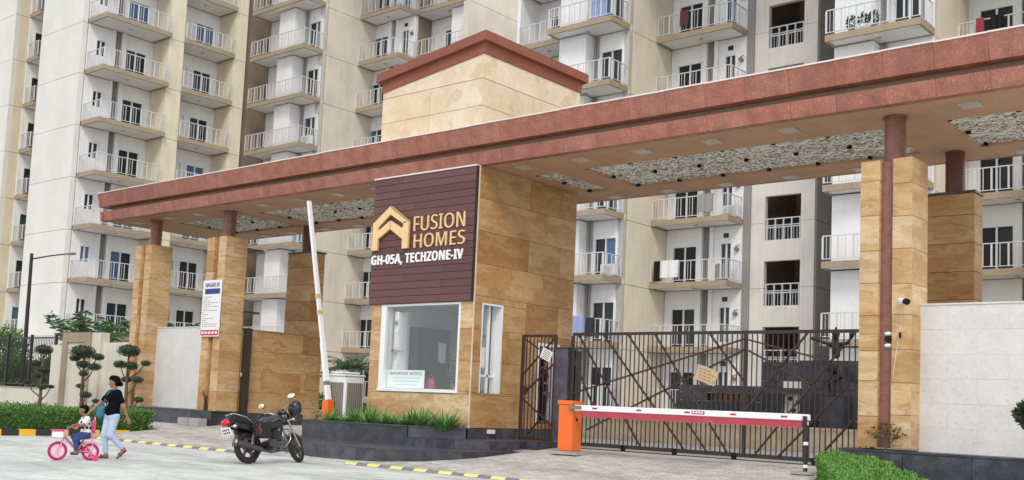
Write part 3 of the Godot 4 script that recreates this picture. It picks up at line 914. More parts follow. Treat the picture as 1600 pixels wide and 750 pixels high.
func make_gatehouse() -> void:
	var o := thing("gatehouse", "tall sandstone gatehouse with a corner window and dark plinth under the canopy", "gatehouse")
	var sand := family("sand", 5)
	var brown := family("brown", 5)
	var wx0 := -20.88      # front window
	var wx1 := -18.08
	var wy0 := 1.68
	var wy1 := 3.88
	var sz0 := -20.47      # side window
	var sz1 := -19.69
	var sy0 := 1.66
	var sy1 := 3.88
	# masonry behind the stone
	var b := MB.new()
	b.bx(BX0 + 0.05, wx0, 0.2, SOF - 0.01, BZ0 - 0.3, BZ0 - 0.045)
	b.bx(wx1, BX1 - 0.05, 0.2, SOF - 0.01, BZ0 - 0.3, BZ0 - 0.045)
	b.bx(wx0, wx1, 0.2, wy0, BZ0 - 0.3, BZ0 - 0.045)
	b.bx(wx0, wx1, wy1, SOF - 0.01, BZ0 - 0.3, BZ0 - 0.045)
	b.bx(BX1 - 0.25, BX1 - 0.05, 0.2, SOF - 0.01, BZ1 + 0.05, -22.78)
	b.bx(BX1 - 0.25, BX1 - 0.05, 0.2, 0.95, -22.78, -21.92)
	b.bx(BX1 - 0.25, BX1 - 0.05, 3.05, SOF - 0.01, -22.78, -21.92)
	b.bx(BX1 - 0.25, BX1 - 0.05, 0.2, SOF - 0.01, -21.92, sz0)
	b.bx(BX1 - 0.25, BX1 - 0.05, 0.2, sy0, sz0, BZ0 - 0.3)
	b.bx(BX1 - 0.25, BX1 - 0.05, sy1, SOF - 0.01, sz0, BZ0 - 0.3)
	b.bx(BX0 + 0.05, BX0 + 0.25, 0.2, SOF - 0.01, BZ1 + 0.05, -20.45)
	b.bx(BX0 + 0.05, BX0 + 0.25, 0.2, 1.7, -20.45, BZ0 - 0.3)
	b.bx(BX0 + 0.05, BX0 + 0.25, 3.8, SOF - 0.01, -20.45, BZ0 - 0.3)
	b.bx(BX0 + 0.25, BX1 - 0.25, 0.2, SOF - 0.01, BZ1 + 0.05, BZ1 + 0.25)
	part("masonry", b.done(), M.dark_gap, o)
	b = MB.new()      # the room
	b.bx(BX0 + 0.25, BX1 - 0.25, 0.9, 0.95, BZ1 + 0.25, BZ0 - 0.3)
	b.bx(BX0 + 0.25, BX1 - 0.25, 3.95, 4.05, BZ1 + 0.25, BZ0 - 0.3)
	b.bx(BX0 + 0.25, BX1 - 0.25, 0.95, 3.95, BZ1 + 0.25, BZ1 + 0.30)
	b.bx(BX0 + 0.25, BX0 + 0.30, 0.95, 3.95, BZ1 + 0.30, -20.45)
	b.bx(BX0 + 0.25, BX0 + 0.30, 0.95, 1.7, -20.45, BZ0 - 0.3)
	b.bx(BX0 + 0.25, BX0 + 0.30, 3.8, 3.95, -20.45, BZ0 - 0.3)
	b.bx(BX1 - 0.30, BX1 - 0.25, 0.95, 3.95, BZ1 + 0.30, -22.78)
	b.bx(BX1 - 0.30, BX1 - 0.25, 3.05, 3.95, -22.78, -21.92)
	b.bx(BX1 - 0.30, BX1 - 0.25, 0.95, 3.95, -21.92, sz0)
	b.bx(-19.0, -18.9, 0.95, 3.95, BZ1 + 0.30, -21.3)
	for x in [-20.3, -19.9]: b.bx(x, x + 0.16, 0.95, 3.95, -22.6, -22.5)
	part("room", b.done(), M.room_wall, o)
	# stone: front, right side, left side, back
	clad(o, Vector3(BX0, 0.80, BZ0 - 0.045), Vector3.RIGHT, Vector3.BACK, BX1 - BX0, SOF - 0.80, 0.80, 1.25, 0.045, sand, [Rect2(wx0 - BX0, wy0 - 0.80, wx1 - wx0, wy1 - wy0), Rect2(0.06, 3.15, 3.5, 3.28)])
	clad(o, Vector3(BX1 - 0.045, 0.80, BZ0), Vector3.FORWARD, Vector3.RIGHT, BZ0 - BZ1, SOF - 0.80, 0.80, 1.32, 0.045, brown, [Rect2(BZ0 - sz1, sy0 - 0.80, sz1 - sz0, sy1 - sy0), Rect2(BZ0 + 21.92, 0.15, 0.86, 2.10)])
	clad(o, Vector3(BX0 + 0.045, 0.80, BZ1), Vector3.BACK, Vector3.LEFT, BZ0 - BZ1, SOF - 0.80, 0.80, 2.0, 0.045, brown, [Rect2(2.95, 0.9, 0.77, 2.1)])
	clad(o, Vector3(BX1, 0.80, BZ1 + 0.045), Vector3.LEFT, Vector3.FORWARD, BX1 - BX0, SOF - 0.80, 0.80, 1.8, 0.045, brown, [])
	# plinth
	var gr := family("granite", 3)
	clad(o, Vector3(BX1, 0.3, BZ0 + 0.03), Vector3.FORWARD, Vector3.RIGHT, BZ0 - BZ1 + 0.03, 0.49, 0.49, 1.0, 0.03, gr, [], "plinth_slab")
	clad(o, Vector3(BX0, 0.3, BZ0), Vector3.RIGHT, Vector3.BACK, BX1 - BX0, 0.49, 0.49, 1.2, 0.03, gr, [], "plinth_slab")
	# corner beads of pale stone
	slab("corner_bead", o, Vector3(BX1, 4.03, BZ0), Vector3(0.028, 6.48, 0.028), M.pale0)
	# windows
	var f := MB.new()
	f.bx(wx0 - 0.02, wx0 + 0.16, wy0, wy1, BZ0 - 0.20, BZ0 + 0.02)
	f.bx(wx1 - 0.05, wx1 + 0.01, wy0, wy1, BZ0 - 0.20, BZ0 + 0.012)
	f.bx(wx0 + 0.16, wx1 - 0.05, wy1 - 0.05, wy1, BZ0 - 0.20, BZ0 + 0.012)
	f.bx(wx0 - 0.05, wx1 + 0.02, wy0 - 0.05, wy0 + 0.03, BZ0 - 0.20, BZ0 + 0.035)
	var win := part("window_frame", f.done(), M.frame_white, o)
	slab("pane", win, Vector3((wx0 + wx1) / 2 + 0.05, (wy0 + wy1) / 2, BZ0 - 0.06), Vector3(wx1 - wx0 - 0.18, wy1 - wy0 - 0.06, 0.012), M.window_glass)
	f = MB.new()
	f.bx(BX1 - 0.30, BX1 + 0.015, sy0, sy1, sz0, sz0 + 0.06)
	f.bx(BX1 - 0.25, BX1 + 0.015, sy0, sy1, sz1 - 0.03, sz1)
	f.bx(BX1 - 0.25, BX1 + 0.015, sy1 - 0.04, sy1, sz0 + 0.06, sz1 - 0.03)
	f.bx(BX1 - 0.22, BX1 - 0.16, sy0 + 0.4, sy0 + 0.46, sz0 + 0.06, sz1 - 0.03)
	f.bx(BX1 - 0.22, BX1 - 0.16, sy0, sy1, sz0 + 0.28, sz0 + 0.34)
	win = part("window_frame", f.done(), M.frame_white, o)
	slab("pane", win, Vector3(BX1 - 0.19, (sy0 + sy1) / 2, (sz0 + sz1) / 2), Vector3(0.012, sy1 - sy0 - 0.1, sz1 - sz0 - 0.1), M.window_glass)
	f = MB.new()
	f.bx(BX0 - 0.01, BX0 + 0.32, 1.7, 3.8, -20.50, -20.40)
	f.bx(BX0 - 0.01, BX0 + 0.32, 1.68, 1.74, -20.40, -19.7)
	f.bx(BX0 + 0.05, BX0 + 0.12, 1.74, 3.8, -20.12, -20.06)
	f.bx(BX0 + 0.05, BX0 + 0.12, 2.7, 2.76, -20.40, -19.7)
	win = part("window_frame", f.done(), M.frame_white, o)
	slab("pane", win, Vector3(BX0 + 0.08, 2.75, -20.07), Vector3(0.012, 2.0, 0.68), M.window_glass)
	f = MB.new()
	f.bx(BX1 - 0.2, BX1 + 0.02, 0.95, 3.05, -21.98, -21.92)
	f.bx(BX1 - 0.2, BX1 + 0.05, 0.95, 3.05, -22.80, -22.66)
	f.bx(BX1 - 0.2, BX1 + 0.02, 2.97, 3.05, -22.66, -21.98)
	part("door_frame", f.done(), M.frame_white, o)
	slab("junction_box", o, Vector3(BX1 + 0.06, 0.72, -20.15), Vector3(0.06, 0.10, 0.24), M.frame_white, true)

	# the sign over the window
	var s := thing("entrance_sign", "maroon plank signboard with gold house emblem and lettering on the gatehouse front", "sign", Vector3(-19.53, 3.90, BZ0))
	slab("backing_board", s, Vector3(0.0, 1.67, 0.02), Vector3(3.66, 3.34, 0.05), M.plank_gap)
	var rows := 18
	for i in rows:
		var cut := rng.randf_range(-1.2, 1.2)
		var h := 3.36 / rows
		for k in 2:
			var a := -1.83 if k == 0 else cut
			var e := cut if k == 0 else 1.83
			var p := slab("plank", s, Vector3((a + e) / 2, (i + 0.5) * h, 0.055 + rng.randf_range(-0.002, 0.003)), Vector3(e - a - 0.006, h - 0.013, 0.03), M["plank%d" % (rng.randi() % 3)])
	slab("top_trim", s, Vector3(0.0, 3.375, 0.05), Vector3(3.7, 0.035, 0.09), M.coping)
	slab("side_trim", s, Vector3(1.855, 1.68, 0.04), Vector3(0.04, 3.36, 0.07), M.plank_gap)
	var ox := -1.75      # emblem and lettering, from the sign's centre line
	var em := func(list: Array) -> PackedVector2Array:
		var q := PackedVector2Array()
		for p in list: q.append(Vector2(p[0] + 19.53, p[1] - 3.90))
		return q
	var g := MB.new()
	g.prism(em.call([[-21.28, 5.33], [-21.07, 5.33], [-21.06, 5.63], [-20.61, 5.87], [-20.14, 5.58], [-20.13, 5.32], [-19.92, 5.32], [-19.91, 6.03], [-20.11, 6.02], [-20.13, 5.85], [-20.62, 6.10], [-21.07, 5.84], [-21.06, 5.94], [-20.62, 6.26], [-20.12, 5.98], [-19.91, 6.04], [-20.61, 6.49], [-21.27, 6.06]]), 0.09, 0.16)
	part("emblem", g.done(), M.gold, s)
	g = MB.new()
	g.prism(em.call([[-20.60, 6.49], [-19.90, 6.06], [-19.95, 6.03], [-20.61, 6.43]]), 0.15, 0.166)
	g.prism(em.call([[-20.62, 6.10], [-20.615, 5.87], [-20.60, 5.87], [-20.605, 6.10]]), 0.15, 0.164)
	part("emblem_edge", g.done(), M.gold_shade, s)
	lettering(s, "FUSION", Vector3(-0.30, 1.86, 0.075), 1.90, 0.375, 0.035, M.gold, false)
	lettering(s, "HOMES", Vector3(-0.27, 1.42, 0.075), 1.86, 0.35, 0.035, M.gold, false)
	lettering(s, "GH-05A, TECHZONE-IV", Vector3(-1.81, 1.05, 0.075), 3.34, 0.245, 0.035, M.letter_white, true)

	# turret above the canopy
	var t := thing("roof_turret", "pale sandstone turret with a sloping brown roof edge above the signboard", "turret")
	var pale := family("pale", 3)
	var tx0 := -21.40
	var tx1 := -17.75
	var tz0 := -19.45
	var tz1 := -23.50
	b = MB.new()
	b.bx(tx0 + 0.05, tx1 - 0.05, 8.25, 9.60, tz1 + 0.05, tz0 - 0.05)
	part("turret_core", b.done(), M.dark_gap, t)
	var lev := [8.24, 8.83, 9.53]
	for i in 2:
		var h: float = lev[i + 1] - lev[i]
		clad(t, Vector3(tx0, lev[i], tz0 - 0.05), Vector3.RIGHT, Vector3.BACK, tx1 - tx0, h, h, 1.9, 0.05, pale, [], "stone_slab", 0.012)
		clad(t, Vector3(tx1 - 0.05, lev[i], tz0), Vector3.FORWARD, Vector3.RIGHT, tz0 - tz1, h, h, 2.1, 0.05, pale, [], "stone_slab", 0.012)
		clad(t, Vector3(tx0 + 0.05, lev[i], tz1), Vector3.BACK, Vector3.LEFT, tz0 - tz1, h, h, 2.1, 0.05, pale, [], "stone_slab", 0.012)
	var top := MB.new()      # the top course follows the slope of the roof
	top.prism(PackedVector2Array([Vector2(tx0, 9.54), Vector2(tx1, 9.54), Vector2(tx1, 10.16), Vector2(tx0, 9.70)]), tz1, tz0)
	part("sloped_course", top.done(), pale[0], t)
	top = MB.new()
	top.prism(PackedVector2Array([Vector2(tx0 - 0.02, 9.70), Vector2(tx1 + 0.03, 10.165), Vector2(tx1 + 0.03, 10.46), Vector2(tx0 - 0.02, 9.99)]), tz1 - 0.03, tz0 + 0.03)
	part("fascia", top.done(), M.roof_paint, t)
	top = MB.new()
	top.prism(PackedVector2Array([Vector2(tx0 - 0.15, 9.975), Vector2(tx1 + 0.16, 10.462), Vector2(tx1 + 0.16, 10.70), Vector2(tx0 - 0.15, 10.21)]), tz1 - 0.15, tz0 + 0.15)
	part("roof", top.done(), M.roof_paint, t)

func lettering(o: Node, text: String, at: Vector3, width: float, height: float, depth: float, m: Material, bold: bool) -> void:
	var f := SystemFont.new()
	f.font_names = PackedStringArray(["Droid Sans"])
	f.font_weight = 700 if bold else 400
	var px := 64
	var total := f.get_string_size(text, HORIZONTAL_ALIGNMENT_LEFT, -1, px).x
	var k := width / total
	var cap := height / (px * 0.714)
	for i in text.length():
		if text[i] == " ": continue
		var off := f.get_string_size(text.substr(0, i), HORIZONTAL_ALIGNMENT_LEFT, -1, px).x if i else 0.0
		var t := TextMesh.new()
		t.font = f
		t.font_size = px
		t.pixel_size = 0.01
		t.depth = 1.0
		t.curve_step = 1.0
		t.text = text[i]
		t.horizontal_alignment = HORIZONTAL_ALIGNMENT_LEFT
		t.vertical_alignment = VERTICAL_ALIGNMENT_BOTTOM
		var drop := f.get_descent(px) * cap
		part("letter", t, m, o, Transform3D(Basis.from_scale(Vector3(k * 100, cap * 100, depth)), at + Vector3(off * k, -drop, depth / 2)))

# ------------------------------------------------------------------ columns
func make_front_column(x: float, label: String, base: float, channel: Material) -> Node3D:
	var o := thing("gate_column", label, "column", Vector3(x, 0, 0), 0, "sandstone columns holding up the canopy")
	var sand := family("sand", 5)
	var z0 := -19.86
	var z1 := -20.68
	for s in [-1, 1]:
		var y := base
		while y < 6.3:
			var h := minf(rng.randf_range(0.56, 0.68), 6.36 - y)
			if 6.36 - y - h < 0.25: h = 6.36 - y
			slab("stone_course", o, Vector3(s * 0.315 + rng.randf_range(-0.004, 0.004), y + h / 2, (z0 + z1) / 2 + rng.randf_range(-0.004, 0.004)), Vector3(0.375, h - 0.005, z0 - z1), pick(sand), true)
			y += h
	slab("web", o, Vector3(0, (base + 6.30) / 2, z1 + 0.2), Vector3(0.27, 6.30 - base, 0.5), channel)
	var b := MB.new()
	b.bx(-0.128, 0.128, base, 6.33, -20.2, -19.96)
	part("channel_lining", b.done(), channel, o)
	b = MB.new()
	b.tube([Vector3(0, 6.37, -20.3), Vector3(0, SOF + 0.02, -20.3)], [0.2, 0.2], 24)
	b.tube([Vector3(0, SOF - 0.05, -20.3), Vector3(0, SOF + 0.02, -20.3)], [0.225, 0.225], 24)
	part("round_shaft", b.done(), M.red_column, o)
	return o

func make_columns() -> void:
	var a := make_front_column(-33.62, "leftmost sandstone column of the canopy, behind the woman and round topiary", 0.8, M.brown3)
	var bcol := make_front_column(-29.3, "sandstone column carrying the white printed notice board", 0.8, M.brown3)
	var c := make_front_column(-7.65, "large sandstone column right of the sliding gate, with two small cameras", 0.9, M.red_column)
	for d in [[-29.45, 0.66, "rear sandstone pier behind the raised white barrier arm", 0.42], [-7.6, 0.5, "rear sandstone pier with a dark red shaft, behind the right white wall", 0.42]]:
		var o := thing("rear_column", d[2], "column", Vector3(d[0], 0, 0), 0, "rear columns under the canopy")
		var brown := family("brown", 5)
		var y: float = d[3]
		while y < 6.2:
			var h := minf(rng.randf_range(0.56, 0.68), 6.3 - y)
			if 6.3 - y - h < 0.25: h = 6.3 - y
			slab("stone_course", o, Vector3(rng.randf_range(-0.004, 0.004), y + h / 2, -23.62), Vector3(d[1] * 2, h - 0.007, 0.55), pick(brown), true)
			y += h
		slab("cap_stone", o, Vector3(0, 6.33, -23.64), Vector3(d[1] * 2 + 0.04, 0.05, 0.62), M.granite1)
		var b := MB.new()
		b.tube([Vector3(0, 6.36, -23.66), Vector3(0, SOF + 0.02, -23.66)], [0.2, 0.2], 24)
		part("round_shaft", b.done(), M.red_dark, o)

# ------------------------------------------------------------------ walls
func make_walls() -> void:
	var gr := family("granite", 3)
	var mb := family("marble", 3)
	# right wall
	var o := thing("marble_wall", "white marble wall on a dark plinth at the right edge", "wall", Vector3.ZERO, 0, "white marble walls beside the columns")
	slab("wall_core", o, Vector3(-2.9, 1.95, -20.52), Vector3(8.54, 3.2, 0.3), M.marble1)
	clad(o, Vector3(-7.17, 0.85, -20.36), Vector3.RIGHT, Vector3.BACK, 8.5, 2.74, 0.457, 1.05, 0.05, mb, [], "marble_panel", 0.002)
	slab("coping", o, Vector3(-2.92, 3.605, -20.5), Vector3(8.56, 0.03, 0.42), M.marble0)
	o = thing("granite_plinth", "dark granite plinth under the right column and white marble wall", "plinth", Vector3.ZERO, 0, "dark granite plinths of the gate")
	slab("plinth_core", o, Vector3(-3.6, 0.42, -20.2), Vector3(9.6, 0.80, 0.94), M.granite1)
	clad(o, Vector3(-8.45, 0.1, -19.73), Vector3.RIGHT, Vector3.BACK, 9.7, 0.72, 0.72, 1.2, 0.03, gr, [], "plinth_slab")
	for i in 8: slab("top_slab", o, Vector3(-8.45 + (i + 0.5) * 1.2125, 0.845, -20.18), Vector3(1.206, 0.04, 1.0), pick(gr))
	# left wall
	o = thing("marble_wall", "white marble wall between the two left sandstone columns", "wall", Vector3.ZERO, 0, "white marble walls beside the columns")
	slab("wall_core", o, Vector3(-31.5, 1.95, -20.52), Vector3(3.3, 3.05, 0.3), M.marble1)
	clad(o, Vector3(-33.15, 0.83, -20.36), Vector3.RIGHT, Vector3.BACK, 3.35, 2.68, 2.68, 3.4, 0.05, mb, [], "marble_panel", 0.002)
	slab("coping", o, Vector3(-31.5, 3.52, -20.5), Vector3(3.36, 0.03, 0.42), M.marble0)
	o = thing("granite_plinth", "dark granite plinth below the left white marble wall, behind the woman", "plinth", Vector3.ZERO, 0, "dark granite plinths of the gate")
	slab("plinth_core", o, Vector3(-31.5, 0.4, -20.2), Vector3(5.4, 0.78, 0.94), M.granite1)
	clad(o, Vector3(-34.3, 0.1, -19.73), Vector3.RIGHT, Vector3.BACK, 5.55, 0.70, 0.70, 1.1, 0.03, gr, [], "plinth_slab")
	for i in 5: slab("top_slab", o, Vector3(-34.3 + (i + 0.5) * 1.11, 0.805, -20.18), Vector3(1.104, 0.03, 1.0), pick(gr))
	for d in [[-29.75, "white concrete block at the foot of the left plinth"], [-29.15, "second white concrete block, nearer the motorcycle"]]:
		var k := slab("concrete_block", self, Vector3(d[0], 0.45, -19.5), Vector3(0.56, 0.24, 0.3), M.concrete_edge, true)
		tag(k, d[1], "block", "concrete blocks by the left plinth")
	# sandstone wall running back from column B
	o = thing("sandstone_wall", "plain sandstone wall with a pale painted mark, behind the motorcycle", "wall")
	slab("wall_core", o, Vector3(-28.98, 1.9, -22.35), Vector3(0.24, 3.02, 3.3), M.dark_gap)
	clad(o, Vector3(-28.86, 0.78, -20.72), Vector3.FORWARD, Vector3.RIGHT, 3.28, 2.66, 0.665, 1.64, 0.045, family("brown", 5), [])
	clad(o, Vector3(-28.86, 0.36, -20.72), Vector3.FORWARD, Vector3.RIGHT, 3.28, 0.41, 0.41, 1.1, 0.05, gr, [], "plinth_slab")
	slab("coping", o, Vector3(-28.97, 3.455, -22.36), Vector3(0.36, 0.03, 3.3), M.taupe_dark)
	var e := MB.new()      # worn white mark, a rough bird-like blot above a scribble
	var f := func(list: Array) -> void:
		var p := PackedVector2Array()
		for q in list: p.append(Vector2(q[0], q[1]))
		e.t = Transform3D(Basis(Vector3(0, 0, -1), Vector3(0, 1, 0), Vector3(1, 0, 0)), Vector3(-28.812, 2.0, -23.35))
		e.prism(p, 0.0, 0.006)
	f.call([[0.0, 0.2], [0.03, 0.34], [-0.02, 0.5], [0.1, 0.53], [0.22, 0.58], [0.3, 0.5], [0.38, 0.54], [0.3, 0.4], [0.36, 0.3], [0.28, 0.24], [0.2, 0.3], [0.1, 0.18]])
	f.call([[-0.06, 0.1], [0.02, 0.03], [0.1, 0.05], [0.18, 0.0], [0.24, 0.06], [0.3, 0.08], [0.22, 0.03], [0.18, -0.04], [0.1, 0.0], [0.02, -0.03]])
	f.call([[0.3, 0.0], [0.44, 0.03], [0.44, 0.06], [0.3, 0.03]])
	part("painted_mark", e.done(), M.paper, o)
	o = thing("gate_post", "tall black square post between sandstone column and motorcycle", "post", Vector3(-28.68, 0, -20.82))
	slab("post", o, Vector3(0, 1.9, 0), Vector3(0.2, 3.1, 0.2), M.black_metal, true)
	slab("cap", o, Vector3(0, 3.46, 0), Vector3(0.23, 0.03, 0.23), M.black_metal)
	slab("latch", o, Vector3(-0.06, 2.0, 0.11), Vector3(0.05, 0.12, 0.04), M.lamp_glass)
	# cream boundary wall on the left
	o = thing("boundary_wall", "cream plastered boundary wall with a taupe framed pier on the left", "wall")
	slab("wall", o, Vector3(-36.1, 1.5, -20.75), Vector3(4.0, 3.1, 0.25), M.boundary_cream)
	slab("low_wall", o, Vector3(-52.4, 0.66, -20.75), Vector3(23.0, 1.2, 0.25), M.boundary_cream)
	slab("end_pier", o, Vector3(-40.45, 1.5, -20.72), Vector3(0.95, 2.95, 0.32), M.boundary_cream)
	slab("pier", o, Vector3(-38.85, 1.6, -20.72), Vector3(2.2, 3.65, 0.40), M.boundary_cream)
	slab("pier", o, Vector3(-37.55, 1.6, -20.72), Vector3(0.6, 3.65, 0.36), M.boundary_cream)
	for q in [[-39.75, 1.6, 0.36, 3.66], [-38.0, 1.6, 0.32, 3.66], [-38.87, 3.25, 1.44, 0.37]]:
		slab("pier_frame", o, Vector3(q[0], q[1], -20.5), Vector3(q[2], q[3], 0.1), M.taupe)
	slab("base_course", o, Vector3(-48.9, 0.55, -20.6), Vector3(29.9, 0.16, 0.08), M.grey_wall)
	slab("coping", o, Vector3(-52.4, 1.275, -20.75), Vector3(23.0, 0.03, 0.31), M.grey_wall)
	o = thing("railing_fence", "black metal railing on the low boundary wall at the far left", "fence")
	for i in 6:
		slab("fence_post", o, Vector3(-41.0 - i * 2.0, 2.35, -20.75), Vector3(0.1, 2.12, 0.1), M.black_metal)
	for y in [1.42, 3.28]:
		slab("rail", o, Vector3(-46.0, y, -20.75), Vector3(10.0, 0.06, 0.05), M.black_metal)
	for i in 76:
		if i % 15 == 0: continue
		slab("picket", o, Vector3(-41.0 - i * 0.1333, 2.35, -20.75), Vector3(0.02, 1.82, 0.02), M.black_metal)

# ------------------------------------------------------------------ gates and barriers
func bars(o: Node, called: String, list: Array, z: float, w: float, m: Material, dz := 0.0) -> void:
	for d in list:
		var b := MB.new()
		b.beam(Vector3(d[0], d[1], z + dz), Vector3(d[2], d[3], z + dz), 0.035, w, Vector3.BACK)
		part(called, b.done(), m, o)

func make_gates() -> void:
	var z := -21.2
	var o := thing("sliding_gate", "wide dark steel sliding gate of upright bars crossed by slanting bars", "gate")
	var x0 := -15.94
	var x1 := -8.40
	for f in [[x0, x1, 3.20, 0.07], [x0, x1, 0.53, 0.09]]:
		slab("rail", o, Vector3((f[0] + f[1]) / 2, f[2], z), Vector3(f[1] - f[0], f[3], 0.06), M.black_metal)
	for x in [x0, -11.23, x1]:
		slab("stile", o, Vector3(x, 1.86, z), Vector3(0.07, 2.6, 0.065), M.black_metal)
	var n := 62
	for i in range(1, n):
		slab("bar", o, Vector3(lerpf(x0, x1, float(i) / n), 1.86, z + 0.004), Vector3(0.021, 2.6, 0.021), M.black_metal)
	bars(o, "slanting_bar", [[-15.76, 3.19, -13.86, 0.56], [-15.95, 2.72, -15.05, 1.1], [-15.02, 3.18, -12.69, 0.56], [-14.31, 3.18, -12.12, 0.56], [-13.56, 3.18, -11.62, 0.58], [-12.12, 3.18, -11.26, 2.15], [-15.93, 1.73, -11.25, 3.05], [-15.42, 0.88, -11.22, 2.83], [-11.23, 3.05, -8.45, 2.37], [-11.22, 2.83, -9.6, 2.05], [-9.78, 3.18, -11.2, 1.5], [-9.0, 2.9, -10.95, 0.56], [-8.9, 2.1, -10.4, 0.56], [-8.45, 1.75, -9.5, 0.6]], z, 0.05, M.rust_metal, 0.03)
	for x in [-14.35, -12.95, -11.45, -9.6]:
		var b := MB.new()
		b.cyl(Vector3(0, 0, -0.03), Vector3(0, 0, 0.03), 0.055, 0.055, 14)
		b.bx(-0.05, 0.05, 0.02, 0.09, -0.04, 0.04)
		part("roller", b.done(), M.black_plastic, o, Transform3D(Basis(), Vector3(x, GL + 0.06, z + 0.02)))
	slab("floor_rail", o, Vector3(-10.6, GL + 0.01, z), Vector3(11.0, 0.02, 0.06), M.black_metal)
	var c := thing("cardboard_notice", "torn brown cardboard notice wired onto the sliding gate", "notice", Vector3(-12.16, 2.25, z + 0.06))
	c.rotation.z = deg_to_rad(-17)
	var b := MB.new()
	b.prism(PackedVector2Array([Vector2(-0.27, 0.17), Vector2(-0.05, 0.18), Vector2(0.29, 0.15), Vector2(0.27, -0.18), Vector2(-0.06, -0.17), Vector2(-0.3, -0.17), Vector2(-0.25, 0.0)]), 0, 0.012)
	part("card", b.done(), M.card, c)
	for i in 4:
		for k in 3 + i % 2:
			slab("scrawl", c, Vector3(-0.17 + k * 0.11 + 0.02 * i, 0.10 - i * 0.07, 0.014), Vector3(0.07 + 0.02 * (k % 2), 0.018, 0.004), M.card_ink)
	# the small gate for people
	o = thing("pedestrian_gate", "narrow rusty steel pedestrian gate beside the gatehouse wall", "gate")
	x0 = -17.52
	x1 = -16.48
	for y in [0.58, 3.17]: slab("rail", o, Vector3((x0 + x1) / 2, y, z), Vector3(x1 - x0, 0.06, 0.05), M.rust_metal)
	for x in [x0, x1]: slab("stile", o, Vector3(x, 1.85, z), Vector3(0.07, 2.7, 0.06), M.rust_metal)
	for i in range(1, 9): slab("bar", o, Vector3(lerpf(x0, x1, i / 9.0), 1.87, z + 0.004), Vector3(0.022, 2.56, 0.022), M.rust_metal)
	bars(o, "slanting_bar", [[-17.46, 3.1, -17.0, 2.84], [-16.5, 3.1, -17.46, 2.2], [-17.46, 1.58, -16.5, 0.94], [-16.5, 2.46, -17.46, 1.68], [-16.9, 1.05, -17.3, 0.64]], z, 0.04, M.rust_metal, 0.03)
	slab("latch_box", o, Vector3(-17.40, 1.78, z + 0.03), Vector3(0.14, 0.2, 0.07), M.rust_metal)
	c = thing("paper_notice", "white paper notice hanging askew on the narrow pedestrian gate", "notice", Vector3(-16.72, 2.69, z + 0.06))
	c.rotation.z = deg_to_rad(-24)
	slab("sheet", c, Vector3.ZERO, Vector3(0.34, 0.27, 0.006), M.paper)
	for i in 5: slab("print_line", c, Vector3(0, 0.09 - i * 0.045, 0.005), Vector3(0.24 - 0.03 * (i % 2), 0.016, 0.002), M.ink_grey)
	o = thing("granite_post", "dark granite clad gate post between the narrow gate and the sliding gate", "post", Vector3(-16.2, GL, z - 0.1))
	slab("shaft", o, Vector3(0, 1.2, 0), Vector3(0.40, 2.44, 0.42), M.granite2, true)
	slab("cap", o, Vector3(0, 2.44, 0), Vector3(0.43, 0.03, 0.45), M.granite1)
	slab("side_panel", o, Vector3(0.27, 1.2, -0.1), Vector3(0.1, 2.36, 0.2), M.black_metal)

	# boom barrier
	o = thing("boom_barrier", "orange boom barrier cabinet with its white arm lowered before the sliding gate", "barrier", Vector3(-14.78, ramp(-19.65), -19.65))
	slab("base", o, Vector3(0.05, 0.035, 0.02), Vector3(0.75, 0.07, 0.62), M.concrete_edge, true)
	b = MB.new()
	b.soft(-0.2, 0.2, 0.07, 1.12, -0.19, 0.19, 0.02)
	part("cabinet", b.done(), M.orange, o)
	b = MB.new()
	b.t = Transform3D(Basis(Vector3(0, 0, -1), Vector3(0, 1, 0), Vector3(1, 0, 0)), Vector3.ZERO)
	b.prism(PackedVector2Array([Vector2(-0.2, 1.12), Vector2(0.2, 1.12), Vector2(0.2, 1.17), Vector2(0.12, 1.21), Vector2(-0.2, 1.21)]), -0.21, 0.21)
	part("lid", b.done(), M.orange, o)
	slab("door_seam", o, Vector3(0.0, 0.58, 0.192), Vector3(0.34, 0.9, 0.004), M.orange)
	b = MB.new()
	b.cyl(Vector3(0.2, 0.78, 0.02), Vector3(0.215, 0.78, 0.02), 0.03, 0.03, 12)
	part("keyhole", b.done(), M.black_plastic, o)
	b = MB.new()
	b.bx(0.14, 0.5, 1.02, 1.10, 0.2, 0.27)
	part("arm_bracket", b.done(), M.fan_grey, o)
	b = MB.new()
	b.soft(0.3, 5.88, 0.99, 1.115, 0.2, 0.26, 0.012)
	part("arm", b.done(), M.boom_white, o)
	for x in [0.86, 2.02, 3.2, 4.26, 5.36]:
		slab("reflector", o, Vector3(x, 1.055, 0.262), Vector3(0.13, 0.034, 0.006), M.boom_red)
	slab("arm_label", o, Vector3(3.46, 1.058, 0.262), Vector3(0.3, 0.07, 0.004), M.skirt_red)
	for i in 4: slab("label_mark", o, Vector3(3.36 + i * 0.065, 1.06, 0.265), Vector3(0.045, 0.036, 0.003), M.boom_white)
	b = MB.new()
	for i in 26:
		var a := 0.45 + i * 0.203
		b.quad(Vector3(a, 0.99, 0.235), Vector3(a, 0.855 + 0.008 * sin(i * 2.1), 0.245 + 0.012 * sin(i * 1.7)), Vector3(a + 0.203, 0.855 + 0.008 * sin(i * 2.1 + 2.1), 0.245 + 0.012 * sin(i * 1.7 + 1.7)), Vector3(a + 0.203, 0.99, 0.235))
	part("skirt", b.done(), M.skirt_red, o)
	o = thing("barrier_rest", "black and white post holding the free end of the barrier arm", "post", Vector3(-8.98, ramp(-19.42), -19.42))
	b = MB.new()
	b.bx(-0.22, 0.22, 0.0, 0.05, -0.2, 0.2)
	part("base", b.done(), M.concrete_edge, o)
	b = MB.new()
	b.cyl(Vector3(0, 0.05, 0), Vector3(0, 0.95, 0), 0.04, 0.04, 12)
	part("post", b.done(), M.black_metal, o)
